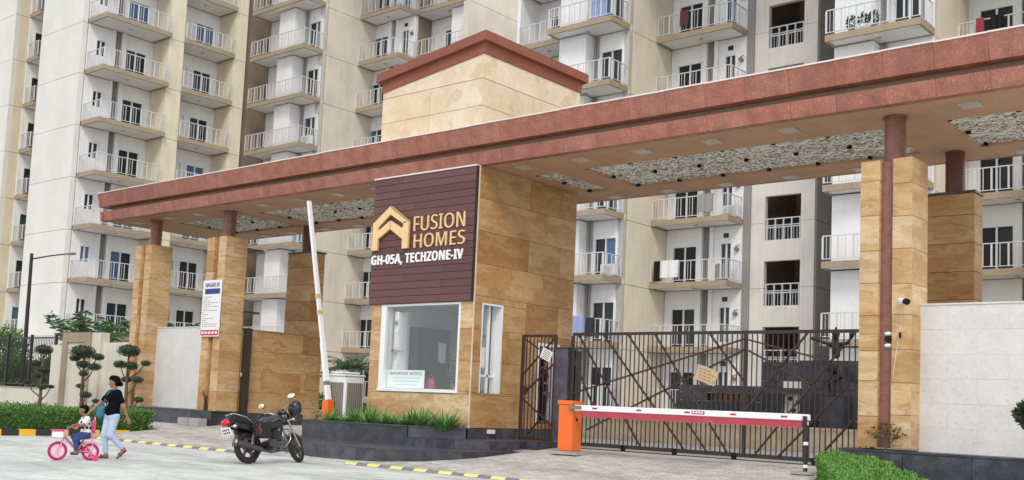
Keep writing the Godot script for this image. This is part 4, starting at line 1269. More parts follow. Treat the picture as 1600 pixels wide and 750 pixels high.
	for y in [0.12, 0.55, 0.93]:
		b = MB.new()
		b.cyl(Vector3(0, y, 0), Vector3(0, y + 0.06, 0), 0.048, 0.048, 12)
		part("white_band", b.done(), M.boom_white, o)
	b = MB.new()
	b.bx(-0.04, 0.04, 0.93, 0.97, -0.07, 0.07)
	b.bx(-0.04, 0.04, 0.97, 1.10, -0.07, -0.045)
	b.bx(-0.04, 0.04, 0.97, 1.10, 0.045, 0.07)
	part("fork", b.done(), M.black_metal, o)
	# the raised barrier on the left
	o = thing("raised_barrier", "raised white barrier arm on a slim orange stand at the planter's left end", "barrier", Vector3(-22.12, 0.78, -18.75))
	b = MB.new()
	b.soft(-0.11, 0.11, 0, 0.55, -0.12, 0.12, 0.015)
	part("stand", b.done(), M.orange, o)
	var base := Vector3(0, 0.55, 0.0)
	var tip := Vector3(-1.30, 6.0, 0.0)
	b = MB.new()
	b.beam(base, base.lerp(tip, 0.28), 0.13, 0.1)
	part("arm_sleeve", b.done(), M.boom_white, o)
	b = MB.new()
	b.beam(base.lerp(tip, 0.02), tip, 0.11, 0.075)
	part("arm", b.done(), M.boom_white, o)
	for k in [0.07, 0.42, 0.5]:
		b = MB.new()
		b.beam(base.lerp(tip, k), base.lerp(tip, k + 0.02), 0.135, 0.105)
		part("reflector", b.done(), M.fan_grey if k < 0.1 else M.card, o)

# ------------------------------------------------------------------ island with steps and planter
func arc_block(o: Node, called: String, line: Array, y0: float, y1: float, back_z: float, m: Array, thick := 0.03) -> void:
	# a raised platform whose front follows the line; faced with upright stone slabs
	var b := MB.new()
	var n := line.size()
	for i in n - 1:
		var a: Vector2 = line[i]
		var c: Vector2 = line[i + 1]
		b.quad(Vector3(a.x, y1, a.y), Vector3(c.x, y1, c.y), Vector3(c.x, y1, back_z), Vector3(a.x, y1, back_z))
	part(called, b.done(), m[2], o)
	b = MB.new()
	for i in n - 1:
		var a: Vector2 = line[i]
		var c: Vector2 = line[i + 1]
		b.quad(Vector3(a.x, y0, a.y), Vector3(c.x, y0, c.y), Vector3(c.x, y1 - 0.004, c.y), Vector3(a.x, y1 - 0.004, a.y))
	part("grout", b.done(), M.fan_grey, o)
	for i in n - 1:
		var a: Vector2 = line[i]
		var c: Vector2 = line[i + 1]
		var d := (c - a)
		var mid := (a + c) / 2
		var u := Vector3(d.x, 0, d.y).normalized()
		var nn := u.cross(Vector3.UP) * -1.0
		if nn.z < 0 and absf(nn.z) > 0.2: nn = -nn
		var xf := Transform3D(Basis(u * (d.length() - 0.006), Vector3.UP * (y1 - y0 - 0.004), nn * thick), Vector3(mid.x, (y0 + y1) / 2 - 0.002, mid.y))
		part("riser_slab", unit_box, pick(m), o, xf)

func curve(pts: Array, count: int) -> Array:
	var c := Curve2D.new()
	for i in pts.size():
		var t: Vector2 = (pts[mini(i + 1, pts.size() - 1)] - pts[maxi(i - 1, 0)]) * 0.18
		c.add_point(pts[i], -t, t)
	var a := []
	for i in count + 1: a.append(c.sample_baked(c.get_baked_length() * i / count))
	return a

func make_steps() -> void:
	var gr := family("granite", 3)
	var o := thing("stepped_island", "dark granite island with curved steps round the foot of the gatehouse", "steps")
	arc_block(o, "tread", curve([Vector2(-23.4, -19.0), Vector2(-22.6, -17.4), Vector2(-21.0, -16.4), Vector2(-19.2, -16.0), Vector2(-17.6, -16.1), Vector2(-16.6, -16.75), Vector2(-16.05, -17.7), Vector2(-15.95, -19.0)], 22), 0.0, 0.33, -20.9, gr)
	arc_block(o, "tread", curve([Vector2(-18.72, -18.35), Vector2(-17.6, -18.1), Vector2(-16.8, -18.35), Vector2(-16.35, -19.2), Vector2(-16.2, -20.6)], 10), 0.3, 0.54, -21.0, gr)
	slab("tread", o, Vector3(-16.75, 0.45, -20.6), Vector3(1.75, 0.17, 1.5), M.granite1)
	var p := thing("planter", "long low dark granite planter under the gatehouse window", "planter")
	var line := [Vector2(-22.35, -18.15), Vector2(-20.55, -18.22), Vector2(-18.75, -18.45), Vector2(-17.62, -19.28)]
	for i in 3:
		var a: Vector2 = line[i]
		var c: Vector2 = line[i + 1]
		var u := Vector3(c.x - a.x, 0, c.y - a.y)
		var nn := Vector3.UP.cross(u).normalized() * -1.0
		var xf := Transform3D(Basis(u - u.normalized() * 0.008, Vector3.UP * 0.50, nn * 0.09), Vector3((a.x + c.x) / 2, 0.53, (a.y + c.y) / 2))
		part("front_slab", unit_box, gr[i], p, xf)
		xf = Transform3D(Basis(u, Vector3.UP * 0.03, nn * 0.15), Vector3((a.x + c.x) / 2, 0.79, (a.y + c.y) / 2))
		part("rim", unit_box, M.granite2, p, xf)
	slab("end_slab", p, Vector3(-22.38, 0.53, -18.78), Vector3(0.09, 0.50, 1.2), M.granite1)
	slab("rim", p, Vector3(-22.38, 0.79, -18.78), Vector3(0.14, 0.03, 1.2), M.granite2)
	var b := MB.new()
	b.quad(Vector3(-22.34, 0.74, -18.2), Vector3(-18.75, 0.74, -18.5), Vector3(-17.7, 0.74, -19.34), Vector3(-22.34, 0.74, -19.34))
	part("earth", b.done(), M.soil, p)
	# road humps
	for d in [[-28.3, -21.4, -15.45, "yellow patched road hump across the left lane, behind the woman"], [-17.5, -8.6, -15.5, "yellow patched road hump in the right foreground"]]:
		var h := thing("road_hump", d[3], "speed bump", Vector3(0, 0, d[2]), 0, "road humps at the foot of the drive")
		var n := int((d[1] - d[0]) / 0.34)
		var w: float = (d[1] - d[0]) / n
		for i in n:
			var prof := PackedVector2Array([Vector2(-0.17, 0.0), Vector2(-0.10, 0.035), Vector2(0.0, 0.048), Vector2(0.10, 0.035), Vector2(0.17, 0.0)])
			var q := MB.new()
			q.t = Transform3D(Basis(Vector3(0, 0, 1), Vector3(0, 1, 0), Vector3(-1, 0, 0)), Vector3.ZERO)
			q.prism(prof, -w / 2 + 0.006, w / 2 - 0.006)
			part("hump_block", q.done(), M.bump_grey, h, Transform3D(Basis(), Vector3(d[0] + (i + 0.5) * w, 0.003, 0)))
			if i % 2 == 0:
				q = MB.new()
				var sk := 0.08
				for k in 4:
					var a: Vector2 = prof[k]
					var c: Vector2 = prof[k + 1]
					var xa := a.x * 0.5
					var xc := c.x * 0.5
					q.quad(Vector3(-w * 0.62 - xa, a.y + 0.005, -a.x), Vector3(-w * 0.62 - xc, c.y + 0.005, -c.x), Vector3(w * 0.42 - xc, c.y + 0.005, -c.x), Vector3(w * 0.42 - xa, a.y + 0.005, -a.x))
				part("yellow_patch", q.done(), M.bump_yellow, h, Transform3D(Basis(), Vector3(d[0] + (i + 0.5) * w, 0.003, 0)))

func make_left_side() -> void:
	var o := thing("road_kerb", "kerb of alternating black and yellow painted stones in front of the left hedge", "kerb")
	for i in 26:
		var z := -17.9 + i * 0.47
		slab("kerb_stone", o, Vector3(-29.22 + rng.randf_range(-0.004, 0.004), 0.075, z), Vector3(0.2, 0.2, 0.462), M.kerb_yellow if i % 2 == 0 else M.kerb_black, true)
	# street lamp
	o = thing("street_lamp", "thin black street lamp post with one long arm, behind the left fence", "street lamp", Vector3(-46.2, 0.4, -22.0))
	var b := MB.new()
	b.tube([Vector3(0, 0, 0), Vector3(0, 3, 0), Vector3(-0.08, 6.7, 0)], [0.11, 0.09, 0.07], 10)
	part("pole", b.done(), M.black_metal, o)
	b = MB.new()
	b.tube([Vector3(-0.1, 6.45, 0), Vector3(1.6, 6.5, 0), Vector3(3.3, 6.5, 0)], [0.035, 0.03, 0.03], 8)
	part("arm", b.done(), M.black_metal, o)
	slab("lamp_head", o, Vector3(3.4, 6.48, 0), Vector3(0.5, 0.07, 0.18), M.fan_grey, true)
	# the printed board on column B
	o = thing("notice_board", "tall white printed board with blue heading hung on the left sandstone column", "notice board", Vector3(-29.28, 3.15, -19.80))
	slab("board", o, Vector3(0, 0.9, 0), Vector3(1.0, 1.8, 0.025), M.paper)
	slab("heading_band", o, Vector3(0.03, 1.44, 0.016), Vector3(0.80, 0.17, 0.004), M.ink_blue)
	slab("footer_band", o, Vector3(0.0, 0.12, 0.016), Vector3(0.96, 0.17, 0.004), M.ink_red)
	lettering(o, "NAGAR-IV", Vector3(-0.38, 1.58, 0.012), 0.78, 0.13, 0.006, M.ink_blue, true)
	for i in 16:
		var y := 1.26 - i * 0.062
		var x := -0.42
		while x < 0.34:
			var w := rng.randf_range(0.04, 0.11)
			slab("print_line", o, Vector3(x + w / 2, y, 0.015), Vector3(w, 0.016, 0.003), M.ink_grey)
			x += w + 0.03
			if rng.randf() < 0.12: break
	for i in 5: slab("footer_mark", o, Vector3(-0.36 + i * 0.18, 0.12, 0.02), Vector3(0.13, 0.07, 0.003), M.paper)
	for y in [0.25, 1.6]:
		slab("bracket", o, Vector3(-0.52, y, -0.03), Vector3(0.05, 0.05, 0.06), M.black_metal)
	# scaffold on the tower behind
	o = thing("scaffold", "slim metal scaffold frame standing before the tower, between the left columns", "scaffold", Vector3(-44.2, GL, -29.5))
	b = MB.new()
	for p in [[0.0, 0.0], [1.1, 0.0], [0.0, -0.8], [1.1, -0.8]]:
		b.beam(Vector3(p[0], 0, p[1]), Vector3(p[0] + 0.05, 9.0, p[1]), 0.05, 0.05, Vector3.BACK)
	part("upright", b.done(), M.black_metal, o)
	b = MB.new()
	for i in 9:
		for p in [[0, 0.0, 1.1, 0.0], [0, -0.8, 1.1, -0.8], [0, 0.0, 0, -0.8], [1.1, 0, 1.1, -0.8]]:
			b.beam(Vector3(p[0], 0.9 + i, p[1]), Vector3(p[2], 0.9 + i, p[3]), 0.04, 0.04)
	for i in 3: b.beam(Vector3(0, 0.9 + 3 * i, 0), Vector3(1.1, 3.0 + 3 * i, 0), 0.03, 0.03, Vector3.BACK)
	part("brace", b.done(), M.black_metal, o)
	for y in [4.7, 7.6]:
		slab("platform", o, Vector3(1.5, y, -0.4), Vector3(3.4, 0.08, 0.9), M.black_metal)

# ------------------------------------------------------------------ inside the gate
func make_court() -> void:
	var o := thing("garden_wall", "low peach stone garden wall across the court, seen through the sliding gate", "wall")
	clad(o, Vector3(-26.0, GL, -28.95), Vector3.RIGHT, Vector3.BACK, 24.0, 0.66, 0.66, 1.2, 0.06, family("pale", 3), [], "stone_slab")
	slab("wall_core", o, Vector3(-14.0, 0.72, -29.12), Vector3(24.0, 0.62, 0.28), M.pale1)
	for i in 16: slab("coping", o, Vector3(-26.0 + (i + 0.5) * 1.5, 1.10, -29.05), Vector3(1.49, 0.05, 0.42), M.pale2)
	var b := MB.new()
	b.quad(Vector3(-26, 1.0, -29.2), Vector3(-2, 1.0, -29.2), Vector3(-2, 1.25, -32), Vector3(-26, 1.25, -32))
	structure("garden_ground", b.done(), M.soil)
	o = thing("feature_wall", "dark granite feature wall with square openings, behind the sliding gate", "wall", Vector3(0, 0, -30.4))
	var gr := family("granite", 3)
	b = MB.new()
	var holes := [Rect2(3.55, 0.3, 0.62, 0.75), Rect2(3.45, 1.22, 0.75, 0.2), Rect2(1.0, 0.75, 1.55, 0.26)]
	for r in [Rect2(0.0, 0.0, 2.9, 1.25), Rect2(2.9, 0.0, 1.2, 2.0), Rect2(4.1, 0.0, 2.3, 2.05)]:
		var u: Rect2 = r
		for q in cut_out([u], holes):
			slab("granite_panel", o, Vector3(-18.35 + q.position.x + q.size.x / 2, 1.05 + q.position.y + q.size.y / 2, 0), Vector3(q.size.x - 0.01, q.size.y - 0.01, 0.4), pick(gr))
	slab("niche_grille", o, Vector3(-16.57, 1.93, -0.1), Vector3(1.55, 0.26, 0.05), M.brown2)
	for i in 8: slab("grille_bar", o, Vector3(-17.25 + i * 0.19, 1.93, 0.02), Vector3(0.03, 0.24, 0.05), M.black_metal)
	for y in [0.2, 0.45]: slab("pebble_tray", o, Vector3(-16.7, 1.02 + y, 0.3), Vector3(1.9, 0.06, 0.2), M.granite2)
	slab("white_panel", o, Vector3(-14.48, 1.72, -0.12), Vector3(0.66, 0.77, 0.04), M.white_wall)
	for p in [[-14.62, 1.95], [-14.38, 1.85], [-14.5, 1.6], [-14.3, 1.5]]:
		var d := MB.new()
		d.cyl(Vector3.ZERO, Vector3(0, 0, 0.03), 0.07, 0.07, 12)
		part("motif", d.done(), M.black_metal, o, Transform3D(Basis(), Vector3(p[0], p[1], -0.1)))

# ------------------------------------------------------------------ plants
func leaf(b: MB, at: Vector3, dir: Vector3, size: float, g: RandomNumberGenerator, wide := 0.5) -> void:
	var d := dir.normalized()
	var s := d.cross(Vector3(g.randf_range(-1, 1), g.randf_range(-1, 1), g.randf_range(-1, 1))).normalized() * size * wide * 0.5
	var tip := at + d * size
	var mid := at + d * size * 0.5
	b.tri(at, mid + s, tip)
	b.tri(at, tip, mid - s)

func leaf_cloud(g: RandomNumberGenerator, r: Vector3, n: int, size: float, inner := 0.55, up := 0.4) -> ArrayMesh:   # leaves through an ellipsoid's outer volume
	var b := MB.new()
	for i in n:
		var v := Vector3(g.randfn(), g.randfn(), g.randfn()).normalized()
		var k := lerpf(inner, 1.0, sqrt(g.randf())) * (0.9 + 0.1 * sin(v.x * 9.0 + v.z * 7.0))
		leaf(b, v * r * k, v + Vector3(g.randf_range(-0.7, 0.7), up + g.randf_range(-0.5, 0.5), g.randf_range(-0.7, 0.7)), size * g.randf_range(0.7, 1.2), g)
	return b.done()

func hedge(o: Node, a: Vector3, c: Vector3, width: float, y0: float, y1: float, per_m2: int, size: float, m: Array, core_m: Material) -> void:
	var g := RandomNumberGenerator.new()
	g.seed = 91
	var d := (c - a)
	d.y = 0
	var l := d.length()
	var u := d.normalized()
	var s := u.cross(Vector3.UP)
	var core := MB.new()
	core.t = Transform3D(Basis(u, Vector3.UP, s), Vector3(a.x, 0, a.z))
	core.soft(0.1, l - 0.1, y0, y1 - 0.08, -width / 2 + 0.09, width / 2 - 0.09, 0.06)
	part("branches", core.done(), core_m, o)
	var bs := [MB.new(), MB.new()]
	var place := func(p: Vector3, nrm: Vector3) -> void:
		var bump := 0.03 * sin(p.x * 5.0) + 0.03 * sin(p.x * 2.3 + p.z * 6.0) + 0.02 * sin(p.y * 11.0 + p.x * 3.0)
		var q := p + nrm * (g.randf_range(-0.09, 0.0) + bump)
		var w := Vector3(a.x, 0, a.z) + u * q.x + Vector3.UP * q.y + s * q.z
		var nn := u * nrm.x + Vector3.UP * nrm.y + s * nrm.z
		leaf(bs[g.randi() % 2], w, nn + Vector3(g.randf_range(-0.9, 0.9), g.randf_range(-0.3, 0.9), g.randf_range(-0.9, 0.9)), size * g.randf_range(0.7, 1.3), g)
	for i in int(per_m2 * l * width): place.call(Vector3(g.randf() * l, y1, g.randf_range(-0.5, 0.5) * width), Vector3.UP)
	for side in [-1.0, 1.0]:
		for i in int(per_m2 * l * (y1 - y0)): place.call(Vector3(g.randf() * l, g.randf_range(y0, y1), side * width / 2), Vector3(0, 0, side))
	for e in [0.0, 1.0]:
		for i in int(per_m2 * width * (y1 - y0)): place.call(Vector3(e * l, g.randf_range(y0, y1), g.randf_range(-0.5, 0.5) * width), Vector3(e * 2 - 1, 0, 0))
	for i in 2:
		part("foliage", bs[i].done(), m[i], o).set_meta("kind", "stuff")

func make_plants() -> void:
	var g := RandomNumberGenerator.new()
	g.seed = 5
	var o := thing("hedge", "long clipped dark green hedge behind the black and yellow kerb", "hedge", Vector3.ZERO, 0, "clipped hedges of the entrance")
	hedge(o, Vector3(-30.0, 0, -18.15), Vector3(-30.0, 0, -7.0), 1.05, 0.13, 0.73, 1100, 0.075, [M.leaf_hedge, M.leaf_hedge_dark], M.leaf_hedge_dark)
	o = thing("hedge", "bright green clipped hedge in the right foreground, in front of the dark plinth", "hedge", Vector3.ZERO, 0, "clipped hedges of the entrance")
	hedge(o, Vector3(-8.1, 0, -19.1), Vector3(-3.35, 0, -9.6), 0.85, 0.08, 0.72, 3000, 0.05, [M.leaf_bright, M.leaf_bright_dark], M.leaf_bright_dark)
	o = thing("low_shrubs", "row of low loose shrubs growing along the foot of the boundary wall", "shrubs")
	o.set_meta("kind", "stuff")
	for i in 30:
		part("shrub", leaf_cloud(g, Vector3(0.45, 0.34, 0.4), 260, 0.1, 0.2), M.leaf_hedge_dark if i % 3 else M.leaf_hedge, o, Transform3D(Basis(), Vector3(-33.8 - i * 0.62, 0.38 + g.randf_range(-0.05, 0.08), -19.2 + g.randf_range(-0.3, 0.2))))
	# topiary: a trunk with clipped pads at the ends of bent branches
	var pads := [leaf_cloud(g, Vector3(1, 0.62, 1), 1100, 0.16, 0.72, 0.2), leaf_cloud(g, Vector3(1, 0.62, 1), 1100, 0.16, 0.72, 0.2)]
	var plans := [
		[Vector3(-39.0, 0.2, -19.3), "sparse grey green topiary tree with small pads in front of the black railing", 2.75, [[0.0, 2.5, 0.5], [-0.45, 2.0, 0.32], [0.4, 1.75, 0.34], [-0.35, 1.3, 0.26], [0.45, 1.15, 0.2], [-0.1, 1.55, 0.26], [0.1, 1.1, 0.2]]],
		[Vector3(-36.0, 0.2, -19.3), "topiary tree with a broad cap of foliage, in front of the framed wall pier", 2.7, [[-0.1, 2.42, 0.66], [-0.62, 2.2, 0.32], [0.72, 2.25, 0.34], [0.68, 1.9, 0.36], [-0.05, 1.98, 0.36], [0.45, 1.65, 0.26], [-0.42, 1.22, 0.24], [0.28, 0.92, 0.32], [0.75, 0.72, 0.22]]],
		[Vector3(-32.75, 0.2, -19.1), "topiary tree with a domed cap right behind the woman's head", 2.7, [[0.0, 2.45, 0.56], [-0.5, 2.0, 0.36], [0.3, 1.95, 0.36], [0.62, 2.05, 0.26], [-0.45, 1.5, 0.28], [0.6, 1.5, 0.3], [0.5, 0.85, 0.26]]]]
	for p in plans:
		var t := thing("topiary_tree", p[1], "topiary tree", p[0], 0, "cloud pruned topiary trees")
		var b := MB.new()
		b.tube([Vector3(0, 0, 0), Vector3(0.05, 0.8, 0.02), Vector3(-0.02, 1.5, 0), Vector3(0.0, 2.3, 0)], [0.075, 0.06, 0.05, 0.03], 8)
		part("trunk", b.done(), M.bark, t)
		for k in p[3].size():
			var d: Array = p[3][k]
			var c := Vector3(d[0] * 1.2, d[1] + 0.0, g.randf_range(-0.35, 0.35) if k else 0.0)
			b = MB.new()
			var y0: float = maxf(d[1] - 0.55, 0.4)
			b.tube([Vector3(0, y0, 0), Vector3(c.x * 0.6, d[1] - 0.32, c.z * 0.6), c], [0.03, 0.022, 0.015], 6)
			var br := part("branch", b.done(), M.bark, t)
			part("foliage_pad", pads[k % 2], M.leaf_topiary if k % 2 else M.leaf_topiary_dark, br, Transform3D(Basis.from_scale(Vector3(0.66, 0.58, 0.66) * float(d[2])), c)).set_meta("kind", "stuff")
			b = MB.new()
			b.ball(c, Vector3(1, 0.55, 1) * float(d[2]) * 0.5, 10, 6)
			part("pad_core", b.done(), M.leaf_topiary_dark, br)
	# strap leaved plants in the planter
	var kinds := []
	for v in 3:
		var b := MB.new()
		for i in 64:
			var a := g.randf() * TAU
			var lean := g.randf_range(0.25, 1.5)
			var l := g.randf_range(0.38, 0.66)
			var w := g.randf_range(0.02, 0.032)
			var side := Vector3(-sin(a), 0, cos(a)) * w
			var p := Vector3(cos(a), 0, sin(a)) * g.randf_range(0.0, 0.1)
			var d := Vector3(cos(a) * lean, 1.0, sin(a) * lean).normalized()
			for k in 4:
				var q := p + d * l / 4
				var s0 := side * (1.0 - k * 0.22)
				var s1 := side * (1.0 - (k + 1) * 0.24)
				b.quad(p - s0, p + s0, q + s1, q - s1)
				p = q
				d = (d + Vector3(cos(a), -0.5, sin(a)) * 0.2 * lean).normalized()
		kinds.append(b.done())
	var spots := [[-21.75, -18.5, 0.8, "first strap leaved plant, leftmost in the planter, by the air cooler"], [-21.05, -18.62, 0.95, "second strap leaved plant from the planter's left end"], [-20.4, -18.6, 1.15, "bushy strap leaved plant just left of the planter's middle"], [-19.75, -18.7, 0.95, "smaller strap leaved plant in the middle of the planter"], [-19.15, -18.75, 1.0, "strap leaved plant under the white window notice's right edge"], [-18.6, -18.85, 1.2, "tall strap leaved plant, second from the planter's right end"], [-18.05, -19.0, 1.1, "last strap leaved plant at the planter's right end"]]
	for i in spots.size():
		var s: Array = spots[i]
		var t := thing("strap_leaved_plant", s[3], "plant", Vector3(s[0], 0.72, s[1]), g.randf() * TAU, "strap leaved plants in the planter")
		for k in 3:
			part("leaf_clump", kinds[(i + k) % 3], M.leaf_spike_pale if k == 2 else M.leaf_spike, t, Transform3D(Basis(Vector3.UP, k * 2.1).scaled(Vector3(1.0, 1.02, 1.0) * float(s[2]) * (1.0 - 0.12 * k)), Vector3(0.16 * (k - 1), 0, 0.1 * (k % 2)))).set_meta("kind", "stuff")
	# palm behind the air cooler
	o = thing("palm_shrub", "bushy dark palm showing above the white air cooler", "palm", Vector3(-34.0, GL, -30.0))
	var pb := MB.new()
	pb.tube([Vector3.ZERO, Vector3(0.05, 1.0, 0), Vector3(0, 2.1, 0)], [0.16, 0.12, 0.1], 8)
	part("trunk", pb.done(), M.bark, o)
	for i in 22:
		pb = MB.new()
		var a := TAU * i / 22 + g.randf_range(-0.1, 0.1)
		var p := Vector3(0, 2.1, 0)
		var d := Vector3(cos(a), g.randf_range(0.2, 1.3), sin(a)).normalized()
		for k in 9:
			var q := p + d * 0.17
			for s in [-1.0, 1.0]:
				leaf(pb, q, d * 0.7 + Vector3(-sin(a), -0.15, cos(a)) * s, 0.42 - 0.02 * k, g, 0.24)
			pb.beam(p, q, 0.02, 0.015)
			p = q
			d = (d + Vector3(0, -0.13, 0)).normalized()
		part("frond", pb.done(), M.leaf_palm, o)
	o = thing("round_shrub", "small round green shrub right of the sandstone wall, below the palm", "shrub", Vector3(-36.6, 1.0, -30.0))
	part("foliage", leaf_cloud(g, Vector3(0.8, 0.75, 0.8), 1500, 0.14, 0.3), M.leaf_bright_dark, o).set_meta("kind", "stuff")
	# trees and shrubs behind the boundary wall
	for p in [[Vector3(-44.6, 0.4, -24.0), 4.3, "spreading young tree with long leaves above the framed wall pier"], [Vector3(-40.6, 0.4, -25.0), 3.7, "smaller young tree with drooping leaves beside the leftmost column"]]:
		o = thing("young_tree", p[2], "tree", p[0], 0, "young trees behind the boundary wall")
		var b := MB.new()
		b.tube([Vector3.ZERO, Vector3(0.05, 1.2, 0), Vector3(0, 2.4, 0)], [0.1, 0.08, 0.06], 8)
		part("trunk", b.done(), M.bark, o)
		for i in 15:
			b = MB.new()
			var a := TAU * i / 15.0 + g.randf_range(-0.2, 0.2)
			var tip := Vector3(cos(a) * g.randf_range(0.6, 2.2), float(p[1]) - 0.4 + g.randf_range(-0.7, 0.6), sin(a) * g.randf_range(0.6, 1.6))
			var root := Vector3(0, 1.3 + g.randf() * 1.0, 0)
			var mid := root.lerp(tip, 0.5) + Vector3(0, -0.15, 0)
			b.tube([root, mid, tip], [0.035, 0.025, 0.012], 6)
			var br := part("branch", b.done(), M.bark, o)
			b = MB.new()
			for k in 46:
				var aa := g.randf() * TAU
				leaf(b, tip.lerp(mid, g.randf() * 0.5) + Vector3(g.randf_range(-0.1, 0.1), g.randf_range(-0.1, 0.1), g.randf_range(-0.1, 0.1)), Vector3(cos(aa), g.randf_range(-0.4, 0.5), sin(aa)), g.randf_range(0.3, 0.5), g, 0.28)
			part("leaves", b.done(), M.leaf_palm if i % 3 else M.leaf_hedge_dark, br).set_meta("kind", "stuff")
	for p in [[Vector3(-57.0, 2.9, -26.0), Vector3(1.6, 1.7, 1.4), "large leafy shrub rising behind the railing at the left edge"], [Vector3(-43.6, 1.7, -22.2), Vector3(1.3, 1.15, 0.8), "dark shrub pressed against the back of the black railing"], [Vector3(-47.6, 1.6, -22.4), Vector3(1.9, 1.1, 0.8), "wide dark shrub behind the railing, left of the lamp post"], [Vector3(-51.8, 1.7, -22.4), Vector3(2.0, 1.2, 0.8), "dark shrub behind the far left stretch of railing"]]:
		o = thing("shrub", p[2], "shrub", p[0], 0, "shrubs behind the railing")
		part("foliage", leaf_cloud(g, p[1], 2600, 0.2, 0.2), M.leaf_hedge_dark, o).set_meta("kind", "stuff")
		var b := MB.new()
		for k in 6:
			var a := TAU * k / 6.0
			b.tube([Vector3(0, -float(p[0].y) + 0.4, 0), Vector3(cos(a) * 0.4, 0.0, sin(a) * 0.3), Vector3(cos(a) * 1.0, 0.6, sin(a) * 0.5)], [0.05, 0.03, 0.015], 6)
		part("stems", b.done(), M.bark, o)
	# plant at the right edge and the dry weed on the plinth
	o = thing("topiary_tree", "small dark needle leaved topiary cut off by the right edge", "topiary tree", Vector3(-4.6, 0.1, -18.6), 0, "cloud pruned topiary trees")
	var eb := MB.new()
	eb.tube([Vector3.ZERO, Vector3(0.05, 0.9, 0), Vector3(0, 1.7, 0)], [0.05, 0.04, 0.03], 8)
	part("trunk", eb.done(), M.bark, o)
	part("foliage_pad", leaf_cloud(g, Vector3(0.24, 0.2, 0.24), 900, 0.11, 0.3), M.leaf_topiary_dark, o, Transform3D(Basis(), Vector3(-0.16, 1.5, 0))).set_meta("kind", "stuff")
	part("foliage_pad", leaf_cloud(g, Vector3(0.4, 0.3, 0.4), 900, 0.11, 0.4), M.leaf_topiary_dark, o, Transform3D(Basis(), Vector3(0.32, 2.1, 0))).set_meta("kind", "stuff")
	o = thing("dry_weed", "straggly half dry weed growing at the base of the right column", "weed", Vector3(-7.55, 0.86, -19.72))
	eb = MB.new()
	var lv := MB.new()
	for i in 9:
		var a := g.randf() * TAU
		var p := Vector3.ZERO
		var d := Vector3(cos(a) * 0.5, 1, sin(a) * 0.25).normalized()
		for k in 5:
			var q := p + d * g.randf_range(0.07, 0.13)
			eb.tube([p, q], [0.008, 0.006], 5)
			p = q
			d = (d + Vector3(g.randf_range(-0.5, 0.5), g.randf_range(-0.3, 0.2), g.randf_range(-0.2, 0.3))).normalized()
			if k > 1:
				for j in 6: leaf(lv, p, Vector3(g.randf_range(-1, 1), g.randf_range(-0.5, 1), g.randf_range(-1, 1)), 0.08, g, 0.45)
	part("stems", eb.done(), M.bark, o)
	part("leaves", lv.done(), M.leaf_dry, o).set_meta("kind", "stuff")
	# beds in the court
	for p in [[Vector3(-16.5, 1.25, -29.6), 5.2, "low green planting along the garden wall before the feature wall"], [Vector3(-9.0, 1.3, -29.8), 2.6, "low green planting right of the feature wall, behind the gate"]]:
		o = thing("ground_cover", p[2], "plants", p[0], 0, "")
		o.set_meta("kind", "stuff")
		for i in 14:
			part("clump", leaf_cloud(g, Vector3(0.3, 0.2, 0.25), 160, 0.1, 0.2), M.leaf_hedge_dark if i % 2 else M.leaf_spike, o, Transform3D(Basis(), Vector3(lerpf(-float(p[1]), float(p[1]), i / 13.0) * 0.5, g.randf_range(-0.05, 0.1), 0)))

